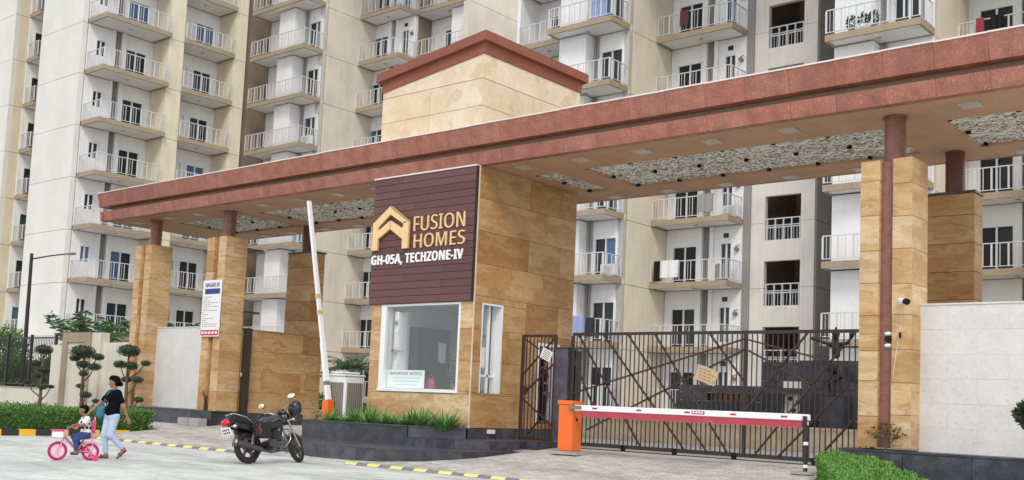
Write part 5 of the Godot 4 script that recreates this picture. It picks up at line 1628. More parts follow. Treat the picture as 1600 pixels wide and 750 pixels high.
# ------------------------------------------------------------------ small things
func make_small_things() -> void:
	var o := thing("air_cooler", "white desert air cooler with grey pad grilles left of the gatehouse window", "air cooler", Vector3(-22.0, 0.80, -19.25))
	var b := MB.new()
	b.soft(-0.34, 0.34, 0.0, 1.16, -0.34, 0.34, 0.025)
	part("housing", b.done(), M.cooler_white, o)
	for f in [[0.0, "z"], [0.0, "x"]]:
		for i in 7:
			var t := -0.225 + i * 0.075
			var at := Vector3(t, 0.56, 0.345) if f[1] == "z" else Vector3(0.345, 0.56, t)
			var s := Vector3(0.05, 0.86, 0.02) if f[1] == "z" else Vector3(0.02, 0.86, 0.05)
			slab("grille_slat", o, at, s, M.cooler_pad)
		slab("pad", o, Vector3(0, 0.56, 0.341) if f[1] == "z" else Vector3(0.341, 0.56, 0), Vector3(0.54, 0.88, 0.006) if f[1] == "z" else Vector3(0.006, 0.88, 0.54), M.pad_dark)
	b = MB.new()
	b.soft(-0.36, 0.36, 1.165, 1.22, -0.36, 0.36, 0.02)
	b.soft(-0.33, 0.2, 1.24, 1.29, -0.3, 0.3, 0.02)
	part("top", b.done(), M.cooler_white, o)
	slab("base_stand", o, Vector3(0, -0.3, 0), Vector3(0.6, 0.6, 0.6), M.granite1)
	o = thing("water_hydrant", "short black standpipe with two arms on the plinth before the notice board column", "standpipe", Vector3(-29.28, 0.82, -19.82))
	b = MB.new()
	b.tube([Vector3.ZERO, Vector3(0, 0.42, 0)], [0.05, 0.04], 10)
	part("pipe", b.done(), M.black_metal, o)
	b = MB.new()
	b.tube([Vector3(0, 0.38, 0), Vector3(-0.1, 0.52, 0.02), Vector3(-0.12, 0.6, 0.03)], [0.025, 0.025, 0.02], 8)
	b.tube([Vector3(0, 0.34, 0), Vector3(0.09, 0.36, 0.03), Vector3(0.1, 0.44, 0.03)], [0.025, 0.025, 0.03], 8)
	part("outlet", b.done(), M.black_metal, o)
	# inside the gatehouse
	o = thing("wall_cabinet", "dark navy cabinet standing against the gatehouse's inner wall", "cabinet", Vector3(-20.82, 0.95, -21.15))
	slab("carcass", o, Vector3(0, 1.22, 0), Vector3(0.36, 2.44, 1.25), M.cabinet_navy, true)
	slab("door", o, Vector3(0.19, 1.85, 0), Vector3(0.02, 1.1, 1.2), M.cabinet_navy)
	slab("door", o, Vector3(0.19, 0.7, 0), Vector3(0.02, 1.1, 1.2), M.cabinet_navy)
	o = thing("posted_sheet", "white sheet of paper stuck on the dark cabinet inside the window", "paper", Vector3(-20.61, 2.75, -21.42))
	slab("sheet", o, Vector3.ZERO, Vector3(0.006, 0.55, 0.3), M.paper)
	o = thing("window_notice", "wide pale notice board in the lower left corner of the gatehouse window", "notice", Vector3(-20.02, 1.95, -19.5))
	slab("board", o, Vector3.ZERO, Vector3(1.36, 0.46, 0.015), M.notice_pale)
	lettering(o, "IMPORTANT NOTICE", Vector3(-0.60, 0.105, 0.008), 1.2, 0.075, 0.004, M.ink_grey, true)
	for i in 3: slab("print_line", o, Vector3(0.02, 0.03 - 0.09 * i, 0.009), Vector3(1.05 - 0.12 * i, 0.02, 0.002), M.ink_faint)
	o = thing("chair", "black office chair just inside the gatehouse window", "chair", Vector3(-19.2, 0.95, -20.5), 0.6)
	b = MB.new()
	b.soft(-0.26, 0.26, 0.45, 0.55, -0.25, 0.25, 0.03)
	part("seat", b.done(), M.black_plastic, o)
	b = MB.new()
	b.soft(-0.25, 0.25, 0.6, 1.15, -0.3, -0.22, 0.03)
	part("backrest", b.done(), M.black_plastic, o)
	b = MB.new()
	b.cyl(Vector3(0, 0.05, 0), Vector3(0, 0.46, 0), 0.03, 0.03, 8)
	for k in 5: b.beam(Vector3(0, 0.06, 0), Vector3(0.28 * cos(TAU * k / 5), 0.03, 0.28 * sin(TAU * k / 5)), 0.04, 0.03)
	part("base", b.done(), M.black_plastic, o)
	o = thing("red_bag", "red cloth bag behind the window notice's right end", "bag", Vector3(-19.35, 1.62, -19.75))
	b = MB.new()
	b.ball(Vector3(0, 0.17, 0), Vector3(0.16, 0.2, 0.1), 12, 8)
	b.ring(Vector3(0, 0.37, 0), Vector3.BACK, 0.07, 0.012, 16, 6)
	part("body", b.done(), M.red_bag, o)
	slab("shelf", o, Vector3(0.2, -0.03, 0), Vector3(2.4, 0.03, 0.3), M.room_wall)
	o = thing("potted_plant", "small potted plant inside the window's lower right corner", "plant", Vector3(-18.5, 1.62, -19.8))
	b = MB.new()
	b.tube([Vector3.ZERO, Vector3(0, 0.2, 0)], [0.09, 0.12], 12)
	part("pot", b.done(), M.fan_grey, o)
	var g := RandomNumberGenerator.new()
	g.seed = 77
	part("foliage", leaf_cloud(g, Vector3(0.2, 0.5, 0.16), 240, 0.12, 0.1), M.leaf_topiary, o, Transform3D(Basis(), Vector3(0, 0.6, 0))).set_meta("kind", "stuff")
	o = thing("posted_sheet", "white sheet taped inside the narrow side window of the gatehouse", "paper", Vector3(-17.85, 2.55, -19.95))
	slab("sheet", o, Vector3.ZERO, Vector3(0.006, 0.5, 0.28), M.paper)
	# cameras on the right column
	o = thing("security_camera", "small white and black bullet camera high on the right column", "camera", Vector3(-7.28, 3.62, -19.86), 0, "cameras on the right column")
	slab("bracket", o, Vector3(-0.06, 0.0, 0.02), Vector3(0.07, 0.1, 0.05), M.frame_white)
	b = MB.new()
	b.tube([Vector3(-0.06, 0.02, 0.06), Vector3(0.10, -0.02, 0.20)], [0.05, 0.055], 12)
	part("body", b.done(), M.frame_white, o)
	b = MB.new()
	b.tube([Vector3(0.08, -0.015, 0.185), Vector3(0.135, -0.03, 0.235)], [0.06, 0.06], 12)
	part("hood", b.done(), M.black_plastic, o)
	b = MB.new()
	b.tube([Vector3(-0.05, -0.05, 0.006), Vector3(-0.06, -0.45, 0.006), Vector3(-0.12, -0.75, 0.006), Vector3(-0.2, -1.35, 0.006)], [0.004], 5)
	part("cable", b.done(), M.frame_white, o)
	slab("cable_joint", o, Vector3(-0.075, -0.62, 0.02), Vector3(0.035, 0.1, 0.03), M.black_plastic)
	o = thing("security_camera", "pair of small black and white cameras clamped in the right column's red channel", "camera", Vector3(-7.62, 2.92, -20.02), 0, "cameras on the right column")
	b = MB.new()
	b.tube([Vector3(0, 0, -0.1), Vector3(0.02, 0.01, 0.12)], [0.06, 0.065], 12)
	part("body", b.done(), M.black_plastic, o)
	for y in [-0.11, 0.11]:
		b = MB.new()
		b.ball(Vector3(0.01, y, 0.06), Vector3(0.085, 0.045, 0.08), 12, 8)
		part("housing", b.done(), M.frame_white, o)
	# things on balconies
	var laundry := [[-27.4, 8.2, -42.85, 0.42, 0.7, "dark clothes drying at the left end of the right tower's second balcony", M.black_plastic], [-24.9, 11.2, -42.85, 0.8, 0.6, "grey towel drying on the balcony just under the canopy, beside the stair shaft", M.pipe_grey], [-29.9, 8.2, -39.02, 0.5, 0.5, "white towel drying on the balcony right of the gatehouse", M.frame_white], [-44.6, 20.15, -44.82, 0.7, 0.6, "pale blue towel drying on the middle tower balcony left of the turret", M.cloth_blue], [-53.4, 14.2, -39.22, 0.6, 0.6, "striped grey cloth drying on the middle tower's left balcony, just above the canopy", M.fan_grey], [-26.3, 20.2, -42.82, 0.5, 0.5, "maroon cloth drying on the topmost balcony left of the stair shaft", M.decal_maroon], [-26.75, 8.2, -42.85, 1.0, 0.55, "white bedsheet drying over the right tower's second balcony rail", M.frame_white], [-29.1, 5.3, -39.02, 0.62, 0.6, "blue cloth drying on a low right tower balcony, above the gate", M.cloth_blue], [-28.45, 5.2, -39.02, 0.5, 0.6, "dark cloth drying beside the blue cloth on the low balcony", M.cabinet_navy], [-28.75, 20.9, -39.3, 0.85, 1.7, "pale blue curtain cloth hanging on the balcony above the turret", M.cloth_blue], [-12.95, 17.2, -43.2, 0.3, 0.7, "red towel drying on the far right balcony", M.red_bag], [-12.3, 17.2, -43.2, 0.5, 0.75, "black trousers drying on the far right balcony", M.black_plastic]]
	for q in laundry:
		o = thing("laundry", q[5], "laundry", Vector3(q[0], q[1], q[2]), 0, "washing hung on the balconies")
		b = MB.new()
		for i in 8:
			var xa: float = -q[3] / 2 + q[3] * i / 8
			var xc: float = xa + q[3] / 8
			var za := 0.03 + 0.03 * sin(i * 1.7)
			var zc := 0.03 + 0.03 * sin((i + 1) * 1.7)
			b.quad(Vector3(xa, -q[4], za), Vector3(xc, -q[4], zc), Vector3(xc, 0.26, zc * 0.4), Vector3(xa, 0.26, za * 0.4))
			b.quad(Vector3(xc, -q[4], zc - 0.012), Vector3(xa, -q[4], za - 0.012), Vector3(xa, 0.26, za * 0.4 - 0.012), Vector3(xc, 0.26, zc * 0.4 - 0.012))
		part("cloth", b.done(), q[6], o)
	var units := [[-45.0, 19.42, -46.1, "white air conditioner unit on the middle tower balcony left of the turret"], [-24.2, 10.42, -44.0, "white air conditioner unit on the balcony just under the canopy"], [-28.4, 7.42, -40.3, "white air conditioner unit on the balcony right of the gatehouse"], [-51.0, 16.42, -40.4, "white air conditioner unit on the middle tower's left balcony"]]
	for q in units:
		o = thing("air_conditioner", q[3], "air conditioner", Vector3(q[0], q[1], q[2]), 0, "air conditioner units on the balconies")
		b = MB.new()
		b.soft(-0.4, 0.4, 0.05, 0.62, -0.15, 0.15, 0.02)
		part("casing", b.done(), M.cooler_white, o)
		b = MB.new()
		for i in 5: b.ring(Vector3(-0.1, 0.33, 0.155), Vector3.BACK, 0.05 + i * 0.045, 0.006, 20, 5)
		part("fan_guard", b.done(), M.fan_grey, o)
	var pots := [[-16.6, -39.35], [-16.1, -39.3], [-15.7, -39.35]]
	for i in pots.size():
		o = thing("flower_pot", ["dark leafy pot, leftmost on the top right balcony", "white flower pot with a tall plant on the top right balcony", "small leafy pot, right of the white one on the balcony"][i], "flower pot", Vector3(pots[i][0], FLOOR0 + 15.0 + 0.02, pots[i][1]), 0, "flower pots on the balcony")
		b = MB.new()
		b.tube([Vector3.ZERO, Vector3(0, 0.22, 0)], [0.1, 0.14], 12)
		part("pot", b.done(), M.frame_white if i == 1 else M.fan_grey, o)
		part("foliage", leaf_cloud(g, Vector3(0.2, 0.24, 0.2), 130, 0.13, 0.2), M.leaf_topiary_dark, o, Transform3D(Basis(), Vector3(0, 0.42, 0))).set_meta("kind", "stuff")
	# chair and drum on the low balconies
	o = thing("water_drum", "grey drum standing on the right tower's second balcony", "drum", Vector3(-24.3, 7.42, -43.4))
	b = MB.new()
	b.tube([Vector3.ZERO, Vector3(0, 0.05, 0), Vector3(0, 0.75, 0), Vector3(0, 0.8, 0)], [0.28, 0.3, 0.3, 0.26], 16)
	part("body", b.done(), M.pipe_grey, o)

# ------------------------------------------------------------------ motorcycle
func make_motorcycle() -> void:
	var o := thing("motorcycle", "black motorcycle parked on its stand before the stepped island, helmet hung on the handlebar", "motorcycle", Vector3(-17.95, 0.0, -13.25))
	var yaw := atan2(1.0, 0.09)      # heading: +x of the bike towards the gate
	o.basis = Basis(Vector3.UP, atan2(1.0, -0.09)) * Basis(Vector3.RIGHT, deg_to_rad(-12.0)) * Basis.from_scale(Vector3.ONE * 1.08)
	M.moto_black = plain("moto_black", c8(24, 25, 29), 0.22)
	M.moto_black.clearcoat_enabled = true
	M.moto_black.clearcoat = 0.6
	M.tyre = plain("tyre", c8(44, 42, 40), 0.9)
	M.alloy = plain("alloy", c8(120, 118, 116), 0.4, 0.7)
	M.chrome = plain("chrome", c8(176, 176, 178), 0.22, 0.9)
	M.engine = plain("engine", c8(88, 86, 84), 0.5, 0.5)
	M.seat_black = plain("seat_black", c8(34, 34, 36), 0.75)
	M.tail_red = plain("tail_red", c8(196, 36, 44), 0.2)
	M.mirror = plain("mirror", c8(236, 224, 200), 0.06, 0.6)
	M.decal_red = plain("decal_red", c8(168, 44, 60), 0.4)
	var steer := Transform3D(Basis(Vector3(-0.42, 0.9, 0).normalized(), deg_to_rad(24.0)), Vector3.ZERO)
	var head := Vector3(0.93, 0.80, 0)      # top of the steering axis
	var S := Transform3D(Basis(), head) * steer * Transform3D(Basis(), -head)
	for w in [[0.0, 0.30, 0.058, "rear"], [1.27, 0.29, 0.046, "front"]]:
		var c := Vector3(w[0], w[1] + 0.005, 0)
		var T: Transform3D = S if w[3] == "front" else Transform3D.IDENTITY
		var b := MB.new()
		b.ring(c, Vector3.BACK, w[1] - w[2], w[2], 36, 10)
		var wheel := part("wheel", b.done(), M.tyre, o, T)
		b = MB.new()
		b.ring(c, Vector3.BACK, w[1] - w[2] * 1.9, 0.018, 32, 8)
		part("rim", b.done(), M.alloy, wheel)
		b = MB.new()
		for k in 5:
			var a := TAU * k / 5.0 + 0.3
			for s in [-0.16, 0.16]:
				b.beam(c + Vector3(cos(a + s * 2), sin(a + s * 2), 0) * 0.04, c + Vector3(cos(a + s * 0.6), sin(a + s * 0.6), 0) * (w[1] - w[2] * 1.9), 0.022, 0.026, Vector3.BACK)
		part("spokes", b.done(), M.alloy, wheel)
		b = MB.new()
		b.cyl(c + Vector3(0, 0, -0.07), c + Vector3(0, 0, 0.07), 0.055, 0.055, 16)
		b.cyl(c + Vector3(0, 0, 0.06), c + Vector3(0, 0, 0.075), 0.1, 0.095, 20)
		part("hub", b.done(), M.engine, wheel)
		# mudguard
		b = MB.new()
		var a0 := deg_to_rad(25.0) if w[3] == "front" else deg_to_rad(20.0)
		var a1 := deg_to_rad(150.0) if w[3] == "front" else deg_to_rad(175.0)
		var rr: float = w[1] + 0.03
		for k in 14:
			var p0 := lerpf(a0, a1, k / 14.0)
			var p1 := lerpf(a0, a1, (k + 1) / 14.0)
			for q in [[-0.062, 0.035], [-0.035, 0.0], [0.0, 0.0], [0.035, 0.0]]:
				var z0: float = q[0]
				var z1: float = z0 + 0.03
				var d0: float = 0.03 if absf(z0) > 0.05 else 0.0
				var d1: float = 0.03 if absf(z1) > 0.05 else 0.0
				b.quad(c + Vector3(cos(p0) * (rr - d0), sin(p0) * (rr - d0), z0), c + Vector3(cos(p0) * (rr - d1), sin(p0) * (rr - d1), z1), c + Vector3(cos(p1) * (rr - d1), sin(p1) * (rr - d1), z1), c + Vector3(cos(p1) * (rr - d0), sin(p1) * (rr - d0), z0))
		part("mudguard", b.done(), M.moto_black, o, T)
	# fork, handlebar, lamp, mirrors turn together
	var b := MB.new()
	for s in [-0.085, 0.085]: b.tube([Vector3(1.27, 0.295, s), Vector3(1.1, 0.62, s), Vector3(0.95, 0.92, s)], [0.026, 0.024, 0.02], 10)
	part("fork", b.done(), M.chrome, o, S)
	b = MB.new()
	b.tube([Vector3(0.70, 1.0, -0.36), Vector3(0.86, 1.05, -0.24), Vector3(0.92, 0.97, -0.08), Vector3(0.92, 0.97, 0.08), Vector3(0.86, 1.05, 0.24), Vector3(0.70, 1.0, 0.36)], [0.013], 8)
	part("handlebar", b.done(), M.chrome, o, S)
	for s in [-1, 1]:
		b = MB.new()
		b.tube([Vector3(0.70, 1.0, s * 0.37), Vector3(0.80, 1.03, s * 0.28)], [0.019], 8)
		part("grip", b.done(), M.seat_black, o, S)
		b = MB.new()
		b.tube([Vector3(0.86, 1.05, s * 0.24), Vector3(0.88, 1.18, s * 0.30)], [0.006], 6)
		var st := part("mirror_stalk", b.done(), M.seat_black, o, S)
		b = MB.new()
		b.t = Transform3D(Basis(Vector3.UP, s * 0.2), Vector3(0.88, 1.22, s * 0.32))
		b.ball(Vector3(0.012, 0, 0), Vector3(0.02, 0.052, 0.08), 14, 8)
		part("mirror_shell", b.done(), M.seat_black, st)
		b = MB.new()
		b.t = Transform3D(Basis(Vector3.UP, s * 0.2), Vector3(0.88, 1.22, s * 0.32))
		b.ball(Vector3(-0.006, 0, 0), Vector3(0.008, 0.046, 0.073), 14, 8)
		part("mirror_glass", b.done(), M.mirror, st)
		b = MB.new()
		b.ball(Vector3(1.02, 0.80, s * 0.2), Vector3(0.04, 0.03, 0.03), 10, 6)
		b.cyl(Vector3(0.98, 0.80, s * 0.08), Vector3(1.0, 0.80, s * 0.2), 0.01, 0.01, 6)
		part("indicator", b.done(), M.mirror, o, S)
	b = MB.new()
	b.ball(Vector3(1.04, 0.88, 0), Vector3(0.13, 0.14, 0.13), 16, 10)
	b.ball(Vector3(0.98, 1.0, 0), Vector3(0.10, 0.07, 0.10), 14, 8)
	part("headlamp_cowl", b.done(), M.moto_black, o, S)
	b = MB.new()
	b.ball(Vector3(1.12, 0.87, 0), Vector3(0.06, 0.085, 0.09), 14, 8)
	part("headlamp", b.done(), M.lamp_glass, o, S)
	# frame and engine
	b = MB.new()
	b.tube([Vector3(0.93, 0.80, 0), Vector3(0.86, 0.55, 0), Vector3(0.78, 0.30, 0), Vector3(0.40, 0.28, 0), Vector3(0.28, 0.45, 0)], [0.022], 8)
	b.tube([Vector3(0.93, 0.78, 0), Vector3(0.5, 0.66, 0), Vector3(0.0, 0.66, 0), Vector3(-0.3, 0.74, 0)], [0.022], 8)
	for s in [-0.11, 0.11]:
		b.tube([Vector3(0.0, 0.305, s), Vector3(0.36, 0.36, s)], [0.022], 8)
	part("frame", b.done(), M.seat_black, o)
	for s in [-0.13, 0.13]:
		b = MB.new()
		b.tube([Vector3(0.0, 0.33, s), Vector3(0.1, 0.64, s)], [0.012], 8)
		for k in 8: b.ring(Vector3(0.02 + k * 0.009, 0.39 + k * 0.028, s), Vector3(0.3, 0.95, 0).normalized(), 0.028, 0.007, 12, 5)
		part("shock_absorber", b.done(), M.chrome, o)
	b = MB.new()
	b.soft(0.42, 0.74, 0.24, 0.44, -0.12, 0.12, 0.04)
	b.cyl(Vector3(0.5, 0.34, 0.1), Vector3(0.5, 0.34, 0.17), 0.11, 0.10, 18)
	b.cyl(Vector3(0.66, 0.34, 0.1), Vector3(0.66, 0.34, 0.15), 0.07, 0.06, 16)
	for k in 7: b.soft(0.60 + k * 0.004, 0.76 + k * 0.006, 0.44 + k * 0.026, 0.458 + k * 0.026, -0.095, 0.095, 0.006)
	b.soft(0.63, 0.76, 0.42, 0.64, -0.065, 0.065, 0.01)
	part("engine", b.done(), M.engine, o)
	b = MB.new()
	b.tube([Vector3(0.76, 0.50, 0.03), Vector3(0.86, 0.42, 0.06), Vector3(0.80, 0.24, 0.12), Vector3(0.45, 0.19, 0.15), Vector3(0.22, 0.23, 0.17)], [0.02], 10)
	b.tube([Vector3(0.24, 0.225, 0.17), Vector3(0.16, 0.25, 0.175), Vector3(-0.30, 0.36, 0.19), Vector3(-0.34, 0.37, 0.19)], [0.024, 0.048, 0.052, 0.035], 14)
	part("exhaust", b.done(), M.engine, o)
	b = MB.new()
	b.tube([Vector3(0.88, 0.66, 0.0), Vector3(0.90, 0.62, 0.2), Vector3(0.86, 0.42, 0.26), Vector3(0.78, 0.30, 0.2), Vector3(0.76, 0.27, 0.05)], [0.013], 8)
	b.tube([Vector3(0.88, 0.66, 0.0), Vector3(0.90, 0.62, -0.2), Vector3(0.86, 0.42, -0.26), Vector3(0.78, 0.30, -0.2), Vector3(0.76, 0.27, -0.05)], [0.013], 8)
	part("leg_guard", b.done(), M.chrome, o)
	# tank, side panels, seat, tail
	part("tank", sdf([[Vector3(0.78, 0.80, 0), Vector3(0.48, 0.76, 0), 0.135, 0.115], [Vector3(0.74, 0.76, 0.07), Vector3(0.5, 0.72, 0.06), 0.10, 0.09], [Vector3(0.74, 0.76, -0.07), Vector3(0.5, 0.72, -0.06), 0.10, 0.09]], 0.014, 0.03), M.moto_black, o)
	b = MB.new()
	for s in [-1, 1]:
		b.tube([Vector3(0.84, 0.80, s * 0.155), Vector3(0.66, 0.83, s * 0.178), Vector3(0.5, 0.76, s * 0.155)], [0.006, 0.018, 0.006], 6)
	part("tank_decal", b.done(), M.alloy, o)
	part("seat", sdf([[Vector3(0.40, 0.74, 0), Vector3(0.05, 0.75, 0), 0.075, 0.08], [Vector3(0.05, 0.76, 0.05), Vector3(-0.28, 0.83, 0.04), 0.07, 0.06], [Vector3(0.05, 0.76, -0.05), Vector3(-0.28, 0.83, -0.04), 0.07, 0.06]], 0.014, 0.03), M.seat_black, o)
	for s in [-1, 1]:
		var z: float = s * 0.13
		part("side_panel", sdf([[Vector3(0.36, 0.58, z), Vector3(0.18, 0.56, z), 0.07, 0.08], [Vector3(0.18, 0.6, z), Vector3(-0.3, 0.72, z * 0.7), 0.06, 0.05]], 0.014, 0.03), M.moto_black, o)
	b = MB.new()
	b.tube([Vector3(0.06, 0.74, 0.13), Vector3(-0.1, 0.86, 0.14), Vector3(-0.36, 0.92, 0.11), Vector3(-0.42, 0.90, 0.0), Vector3(-0.36, 0.92, -0.11), Vector3(-0.1, 0.86, -0.14), Vector3(0.06, 0.74, -0.13)], [0.015], 8)
	part("grab_rail", b.done(), M.chrome, o)
	part("tail", sdf([[Vector3(-0.2, 0.74, 0), Vector3(-0.42, 0.80, 0), 0.085, 0.065]], 0.014, 0.03), M.moto_black, o)
	b = MB.new()
	b.ball(Vector3(-0.47, 0.76, 0), Vector3(0.06, 0.07, 0.11), 16, 8)
	part("tail_light", b.done(), M.tail_red, o)
	for s in [-1, 1]:
		b = MB.new()
		b.ball(Vector3(-0.40, 0.68, s * 0.17), Vector3(0.045, 0.03, 0.035), 10, 6)
		b.cyl(Vector3(-0.38, 0.69, s * 0.05), Vector3(-0.4, 0.68, s * 0.16), 0.009, 0.009, 6)
		part("indicator", b.done(), M.mirror, o)
	b = MB.new()
	b.t = Transform3D(Basis(Vector3.BACK, 0.35), Vector3(-0.46, 0.60, 0))
	b.bx(-0.006, 0.006, -0.07, 0.07, -0.12, 0.12)
	var plate := part("number_plate", b.done(), M.frame_white, o)
	b = MB.new()
	b.t = Transform3D(Basis(Vector3.BACK, 0.35), Vector3(-0.467, 0.60, 0))
	for r in 2:
		for k in 4: b.bx(-0.002, 0.0, -0.048 + r * 0.058, -0.012 + r * 0.058, -0.09 + k * 0.05, -0.06 + k * 0.05)
	part("plate_marks", b.done(), M.black_plastic, plate)
	# saddle bag, stand, pegs
	for s in [1, -1]:
		b = MB.new()
		b.soft(-0.02, 0.34, 0.44, 0.72, s * 0.26 - 0.075, s * 0.26 + 0.075, 0.035)
		b.soft(-0.03, 0.35, 0.62, 0.745, s * 0.262 - 0.08, s * 0.262 + 0.08, 0.03)
		var bag := part("saddle_bag", b.done(), M.seat_black, o)
		b = MB.new()
		b.tube([Vector3(0.06, 0.70, s * 0.344), Vector3(0.02, 0.64, s * 0.344), Vector3(0.06, 0.58, s * 0.34), Vector3(0.03, 0.50, s * 0.338)], [0.006, 0.012, 0.012, 0.005], 6)
		part("red_trim", b.done(), M.decal_red, bag)
	b = MB.new()
	b.tube([Vector3(0.42, 0.26, -0.1), Vector3(0.34, 0.01, -0.27)], [0.013], 8)
	b.bx(0.29, 0.38, 0.0, 0.015, -0.31, -0.24)
	part("side_stand", b.done(), M.seat_black, o)
	for s in [-1, 1]:
		b = MB.new()
		b.tube([Vector3(0.42, 0.28, s * 0.1), Vector3(0.40, 0.28, s * 0.26)], [0.014, 0.018], 8)
		b.tube([Vector3(0.06, 0.32, s * 0.14), Vector3(0.04, 0.36, s * 0.26)], [0.012, 0.016], 8)
		part("foot_peg", b.done(), M.seat_black, o)
	b = MB.new()
	b.tube([Vector3(0.50, 0.28, 0.16), Vector3(0.52, 0.27, 0.22), Vector3(0.40, 0.18, 0.24), Vector3(0.36, 0.19, 0.25), Vector3(0.36, 0.19, 0.31)], [0.011], 8)
	part("brake_pedal", b.done(), M.chrome, o)
	b = MB.new()
	b.ring(Vector3(0.18, 0.33, -0.10), Vector3.BACK, 0.12, 0.02, 16, 6)
	b.soft(0.0, 0.46, 0.28, 0.40, -0.13, -0.09, 0.02)
	part("chain_cover", b.done(), M.seat_black, o)
	var hm := thing("helmet", "black full face helmet hanging on the motorcycle's right handlebar", "helmet", Vector3.ZERO)
	hm.transform = o.transform * S * Transform3D(Basis(Vector3.UP, 0.6) * Basis(Vector3.RIGHT, 0.3), Vector3(0.98, 0.99, 0.30))
	part("shell", sdf([[Vector3(0, 0.03, 0), Vector3(0.01, 0.0, 0), 0.125, 0.13], [Vector3(0.05, -0.08, 0), Vector3(0.08, -0.09, 0), 0.085, 0.075]], 0.014, 0.03), M.moto_black, hm)
	b = MB.new()
	b.t = Transform3D(Basis.from_scale(Vector3(1, 1, 1)), Vector3.ZERO)
	b.ball(Vector3(0.06, 0.0, 0), Vector3(0.085, 0.055, 0.108), 16, 8)
	part("visor", b.done(), M.pane_grey, hm)

# ------------------------------------------------------------------ bodies
# Joins tapered capsules [a, b, ra, rb] with a smooth minimum and meshes the field as surface nets.
func sdf(bones: Array, cell: float, k: float, dents: Array = []) -> ArrayMesh:
	var lo := Vector3.INF
	var hi := -Vector3.INF
	for q in bones:
		for e in 2:
			lo = lo.min(q[e] - Vector3.ONE * (q[2 + e] + cell * 3))
			hi = hi.max(q[e] + Vector3.ONE * (q[2 + e] + cell * 3))
	var n := Vector3i(((hi - lo) / cell).ceil()) + Vector3i.ONE
	var acc := PackedFloat32Array()
	acc.resize(n.x * n.y * n.z)
	var sx := n.y * n.z
	for q in bones:
		var a: Vector3 = q[0]
		var d: Vector3 = q[1] - q[0]
		var ra: float = q[2]
		var dr: float = q[3] - q[2]
		var dd := maxf(d.length_squared(), 1e-9)
		var m := maxf(ra, ra + dr) + k * 3.0 + cell * 2.0
		var i0 := Vector3i(((a.min(a + d) - Vector3.ONE * m - lo) / cell).floor()).clamp(Vector3i.ZERO, n - Vector3i.ONE)
		var i1 := Vector3i(((a.max(a + d) + Vector3.ONE * m - lo) / cell).ceil()).clamp(Vector3i.ZERO, n - Vector3i.ONE)
		for x in range(i0.x, i1.x + 1):
			for y in range(i0.y, i1.y + 1):
				var at := x * sx + y * n.z
				for z in range(i0.z, i1.z + 1):
					var p := lo + Vector3(x, y, z) * cell - a
					var t := clampf(p.dot(d) / dd, 0.0, 1.0)
					var dist := (p - d * t).length() - (ra + dr * t)
					if dist < k * 6.0: acc[at + z] += exp(-dist / k)
	var f := PackedFloat32Array()
	f.resize(acc.size())
	for i in acc.size(): f[i] = -k * log(acc[i]) if acc[i] > 1e-12 else 1.0
	for q in dents:      # [centre, radius]: hollows
		var m: float = q[1] + cell
		var i0 := Vector3i(((q[0] - Vector3.ONE * m - lo) / cell).floor()).clamp(Vector3i.ZERO, n - Vector3i.ONE)
		var i1 := Vector3i(((q[0] + Vector3.ONE * m - lo) / cell).ceil()).clamp(Vector3i.ZERO, n - Vector3i.ONE)
		for x in range(i0.x, i1.x + 1):
			for y in range(i0.y, i1.y + 1):
				for z in range(i0.z, i1.z + 1):
					var i := x * sx + y * n.z + z
					f[i] = maxf(f[i], q[1] - (lo + Vector3(x, y, z) * cell - q[0]).length())
	var ids := PackedInt32Array()
	ids.resize(f.size())
	ids.fill(-1)
	var v := PackedVector3Array()
	var nn := PackedVector3Array()
	var steps := [0, 1, n.z, n.z + 1, sx, sx + 1, sx + n.z, sx + n.z + 1]
	var offs := [Vector3(0, 0, 0), Vector3(0, 0, 1), Vector3(0, 1, 0), Vector3(0, 1, 1), Vector3(1, 0, 0), Vector3(1, 0, 1), Vector3(1, 1, 0), Vector3(1, 1, 1)]
	var edges := [[0, 1], [2, 3], [4, 5], [6, 7], [0, 2], [1, 3], [4, 6], [5, 7], [0, 4], [1, 5], [2, 6], [3, 7]]
	for x in n.x - 1:
		for y in n.y - 1:
			for z in n.z - 1:
				var i := x * sx + y * n.z + z
				var f0 := f[i]
				if absf(f0) > cell * 2.5: continue
				var inside := 0
				for c in 8:
					if f[i + steps[c]] < 0.0: inside += 1
				if inside == 0 or inside == 8: continue
				var sum := Vector3.ZERO
				var cnt := 0
				for e in edges:
					var fa := f[i + steps[e[0]]]
					var fb := f[i + steps[e[1]]]
					if (fa < 0.0) != (fb < 0.0):
						sum += offs[e[0]].lerp(offs[e[1]], fa / (fa - fb))
						cnt += 1
				ids[i] = v.size()
				v.append(lo + (Vector3(x, y, z) + sum / cnt) * cell)
				var g := Vector3.ZERO
				for c in 8: g += (offs[c] * 2.0 - Vector3.ONE) * f[i + steps[c]]
				nn.append(g.normalized())
	var idx := PackedInt32Array()
	for x in range(1, n.x - 1):
		for y in range(1, n.y - 1):
			for z in range(1, n.z - 1):
				var i := x * sx + y * n.z + z
				if absf(f[i]) > cell * 2.5: continue
				for ax in 3:
					var st: int = [sx, n.z, 1][ax]
					var u: int = [n.z, 1, sx][ax]
					var w: int = [1, sx, n.z][ax]
					if (f[i] < 0.0) == (f[i + st] < 0.0): continue
					var q := [ids[i], ids[i - u], ids[i - u - w], ids[i - w]]
					if q.min() < 0: continue
					if f[i] >= 0.0: q.reverse()
					idx.append_array([q[0], q[2], q[1], q[0], q[3], q[2]])
	var arr := []
	arr.resize(Mesh.ARRAY_MAX)
	arr[Mesh.ARRAY_VERTEX] = v
	arr[Mesh.ARRAY_NORMAL] = nn
	arr[Mesh.ARRAY_INDEX] = idx
	var mesh := ArrayMesh.new()
	mesh.add_surface_from_arrays(Mesh.PRIMITIVE_TRIANGLES, arr)
